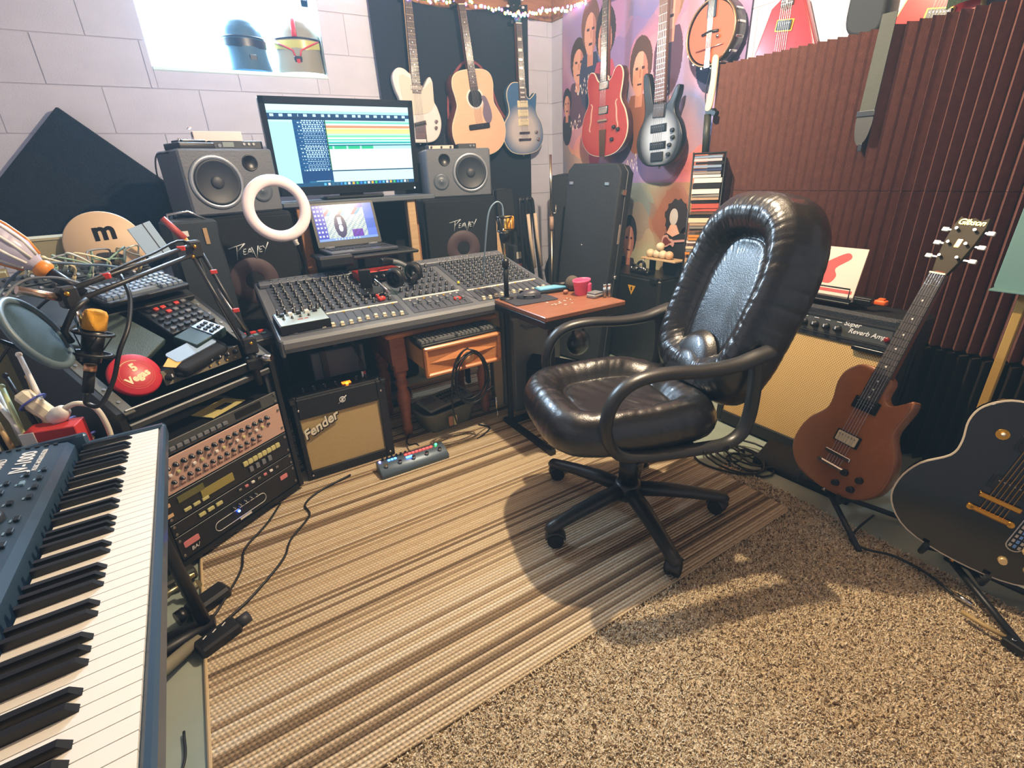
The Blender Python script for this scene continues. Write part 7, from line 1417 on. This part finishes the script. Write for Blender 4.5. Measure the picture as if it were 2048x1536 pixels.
for i in range(4): obj('lead', MB().tube(spline([(-.02 + i * .008, .02, .17), (.0 + i * .004, .01 - i * .01, .10), (.018 - i * .004, .0, .04), (.014 + i * .002, -.005, .0)], 5, False), .004, 6), CABLE, t)
obj('red_plug', MB().cyl((.018, -.004, .005), (.022, -.006, -.04), .006, .004, n=8), REDP, t); obj('white_plug', MB().cyl((.010, -.006, .005), (.010, -.008, -.035), .005, .004, n=8), WHITE, t)
t = thing('grey_module', 'grey module strapped under the left half of the console', 'module', M=TR(.38, 2.12, .44) @ RZ(0)); obj('case', MB().box((0, 0, 0), (.22, .14, .12), .004), mat('grey_module', (84, 92, 100), .5), t); obj('strap', MB().box((-.06, -.005, 0), (.022, .155, .13)), BLK, t); obj('hanger', MB().box((0, .0, .09), (.02, .10, .07)), BLK, t)
# white cable coil by the chair
t = thing('white_cable_coil', 'bundle of pale cable on the rug beside the chair seat', 'cable', (1.165, 1.60, .0125))
for k in range(5): obj('loop', MB().tube([(math.cos(a) * .012 + k * .007, math.sin(a) * .03, .05 + math.sin(a + .5) * .045) for a in [2 * pi * j / 20 for j in range(20)]], .003, 6, True), mat('pale_cable', (205, 212, 196), .5), t)
obj('end', MB().tube([(0, 0, .08), (-.03, -.02, .09), (-.06, -.03, .085)], .0025, 6), WHITE, t)
# ================================================================== FLOOR: CABLES AND SMALL GEAR
def floorcable(label, pts, r=.004, m=CABLE): return obj('floor_cable', MB().tube(spline(pts, 8, False), r, 6), m, label=label, cat='cable', group='cables lying on the floor')
floorcable('black cable winding across the rug from the small amplifier to the rack', [(.30, 1.84, .018), (.17, 1.80, .017), (.10, 1.74, .017), (.10, 1.66, .017), (.02, 1.56, .017), (-.02, 1.47, .017), (-.12, 1.36, .017), (-.20, 1.30, .017), (-.30, 1.24, .012), (-.42, 1.18, .010)])
floorcable('black cable running beside the rack down to the floor plug', [(.02, 1.80, .017), (-.04, 1.70, .017), (-.12, 1.60, .017), (-.14, 1.50, .017), (-.19, 1.40, .017), (-.24, 1.33, .016), (-.36, 1.28, .010), (-.50, 1.26, .010)])
floorcable('thin cable curling on the concrete under the keyboard', [(-.30, 1.02, .008), (-.30, .94, .008), (-.34, .86, .008), (-.42, .80, .008)], .003)
floorcable('thin black cable trailing on the rug under the end table', [(.95, 1.92, .017), (.98, 1.86, .017), (.93, 1.82, .017), (.88, 1.80, .017)], .003)
t = thing('tangled_cable', 'tangle of black cable on the floor by the large amplifier', 'cable', (1.71, 1.00, 0)); rnd = random.Random(19); pts = []
for k in range(7 * 16):
    a = 2 * pi * k / 16; rr_ = .085 + .05 * math.sin(k * .23) ; pts.append((math.cos(a) * rr_ * .75 + .035 * math.sin(k * .055), math.sin(a) * rr_ * 1.05 + .03 * math.cos(k * .08), .006 + .028 * (k % 48) / 48 + .006 * math.sin(k * .4)))
obj('coil', MB().tube(pts, .0042, 6), CABLE, t)
obj('long_loop', MB().tube(spline([pts[-1], (-.06, -.10, .01), (-.15, .0, .017), (-.16, .10, .017), (-.08, .17, .017), (.04, .16, .01)], 8, False), .0042, 6), CABLE, t)
t = thing('floor_wedge_case', 'low black case on the floor in front of the large amplifier', 'case', M=TR(1.80, .80, 0) @ RZ(-86)); b = MB(); b.T = Matrix(((0, 0, 1, -.17), (1, 0, 0, 0), (0, 1, 0, 0), (0, 0, 0, 1))); b.prism([(-.06, 0), (.06, 0), (.06, .075), (-.05, .025)], 0, .36, .004); obj('shell', b, VINYL, t); pc('latch', t, 'rbox', CHROME, (.12, -.055, .03), (.02, .008, .01)); pc('foot', t, 'cyl', RUBBER, (0, 0, .004), (.03, .03, .008))
t = thing('power_adapter', 'black power adapter lying where rug and concrete meet', 'adapter', M=TR(-.235, 1.405, .004) @ RZ(28)); obj('body', MB().box((0, 0, .018), (.115, .06, .045), .008), BLK, t); obj('plug', MB().cyl((-.06, 0, .03), (-.085, 0, .03), .022, n=14), BLK2, t)
t = thing('inline_supply', 'black plug-in supply at the edge of the rug beside the stand foot', 'adapter', M=TR(-.215, 1.245, .004) @ RZ(24)); obj('body', MB().box((0, 0, .016), (.105, .055, .042), .006), BLK, t); obj('nose', MB().cyl((.052, 0, .016), (.085, 0, .016), .017, n=16), DKGREY, t)
for i in range(3): pc('mark', t, 'box', INK, (-.03 + i * .025, -.004, .0515), (.012, .003, .0006), .4)
t = thing('stand_foot_clamp', 'worn chrome clamp and black foot on the concrete below the rack', 'clamp', M=TR(-.325, 1.50, 0) @ RZ(20)); obj('foot', MB().box((.0, .04, .03), (.16, .04, .04), .006), mat('olive_black_tube', (46, 48, 38), .5), t); obj('wing_nut', MB().sphere((-.02, -.01, .045), .018, 12, 8).cyl((-.06, -.02, .045), (.03, -.02, .05), .008, n=8), mat('worn_chrome', (170, 166, 130), .3, .9), t); obj('chrome_bolt', MB().cyl((.02, -.03, .02), (.06, -.05, .045), .013, n=12).cyl((.03, -.06, .01), (.035, -.03, .05), .010, n=10), mat('worn_chrome', (170, 166, 130), .3, .9), t)
t = thing('floor_tuner', 'small black footswitch with a cord at the far right of the floor', 'pedal', M=TR(1.475, .085, .012) @ RZ(80)); obj('body', MB().box((0, 0, .014), (.045, .028, .022), .003), BLK, t); pc('button', t, 'cyl', CHROME, (.006, 0, .028), (.010, .010, .006)); obj('stem', MB().tube([(.02, 0, .02), (.06, .01, .022), (.11, .01, .02)], .006, 6), mat('tan_stem', (176, 150, 100), .5), t)
t = thing('footstool', 'low reddish brown wooden footstool at the right picture edge', 'stool', (1.82, -.11, 0)); obj('seat', MB().box((0, 0, .262), (.36, .30, .024), .006), MAHO, t)
for x in (-.15, .15):
    for y in (-.12, .12): obj('leg', MB().box((x, y, .125), (.042, .042, .25), .005), MAHO, t)
t = thing('loop_lead', 'thin black lead looping on the carpet beneath the brown guitar', 'cable', (1.58, .45, 0)); obj('lead', MB().tube(spline([(.10, .05, .06), (.03, .06, .03), (-.03, .05, .020), (-.035, .0, .022), (.0, -.06, .022), (.0, -.14, .022), (-.03, -.22, .022)], 8, False), .004, 6), CABLE, t); obj('plug', MB().cyl((-.03, -.22, .024), (-.035, -.26, .024), .007, n=8), CHROME, t)

# added black sheet and box standing in for shade behind and under the desk
def backdrop():
    def f(u, v): return (.33 + u * .80, 2.985 - .012 * math.sin(u * 40) * (1 - v) + .01 * math.sin(v * 5), .005 + v * 1.03)
    obj('shade_backdrop', MB().surf(f, 70, 10), mat('shade_backdrop_black', (18, 20, 26), .95), label='added black sheet darkening the gap between the two loudspeaker cabinets behind the desk', cat='cloth')
backdrop()
t = thing('shade_filler_box', 'added black box deepening the dark under the console', 'case', (.755, 2.815, 0)); obj('shell', MB().box((0, 0, .31), (.44, .14, .60), .008), mat('shade_filler_black', (18, 18, 20), .7), t); obj('edge_band', MB().box((0, -.072, .56), (.44, .006, .02)), DKGREY, t)  # invented filler that makes the space below the console read dark
bpy.context.view_layer.update()
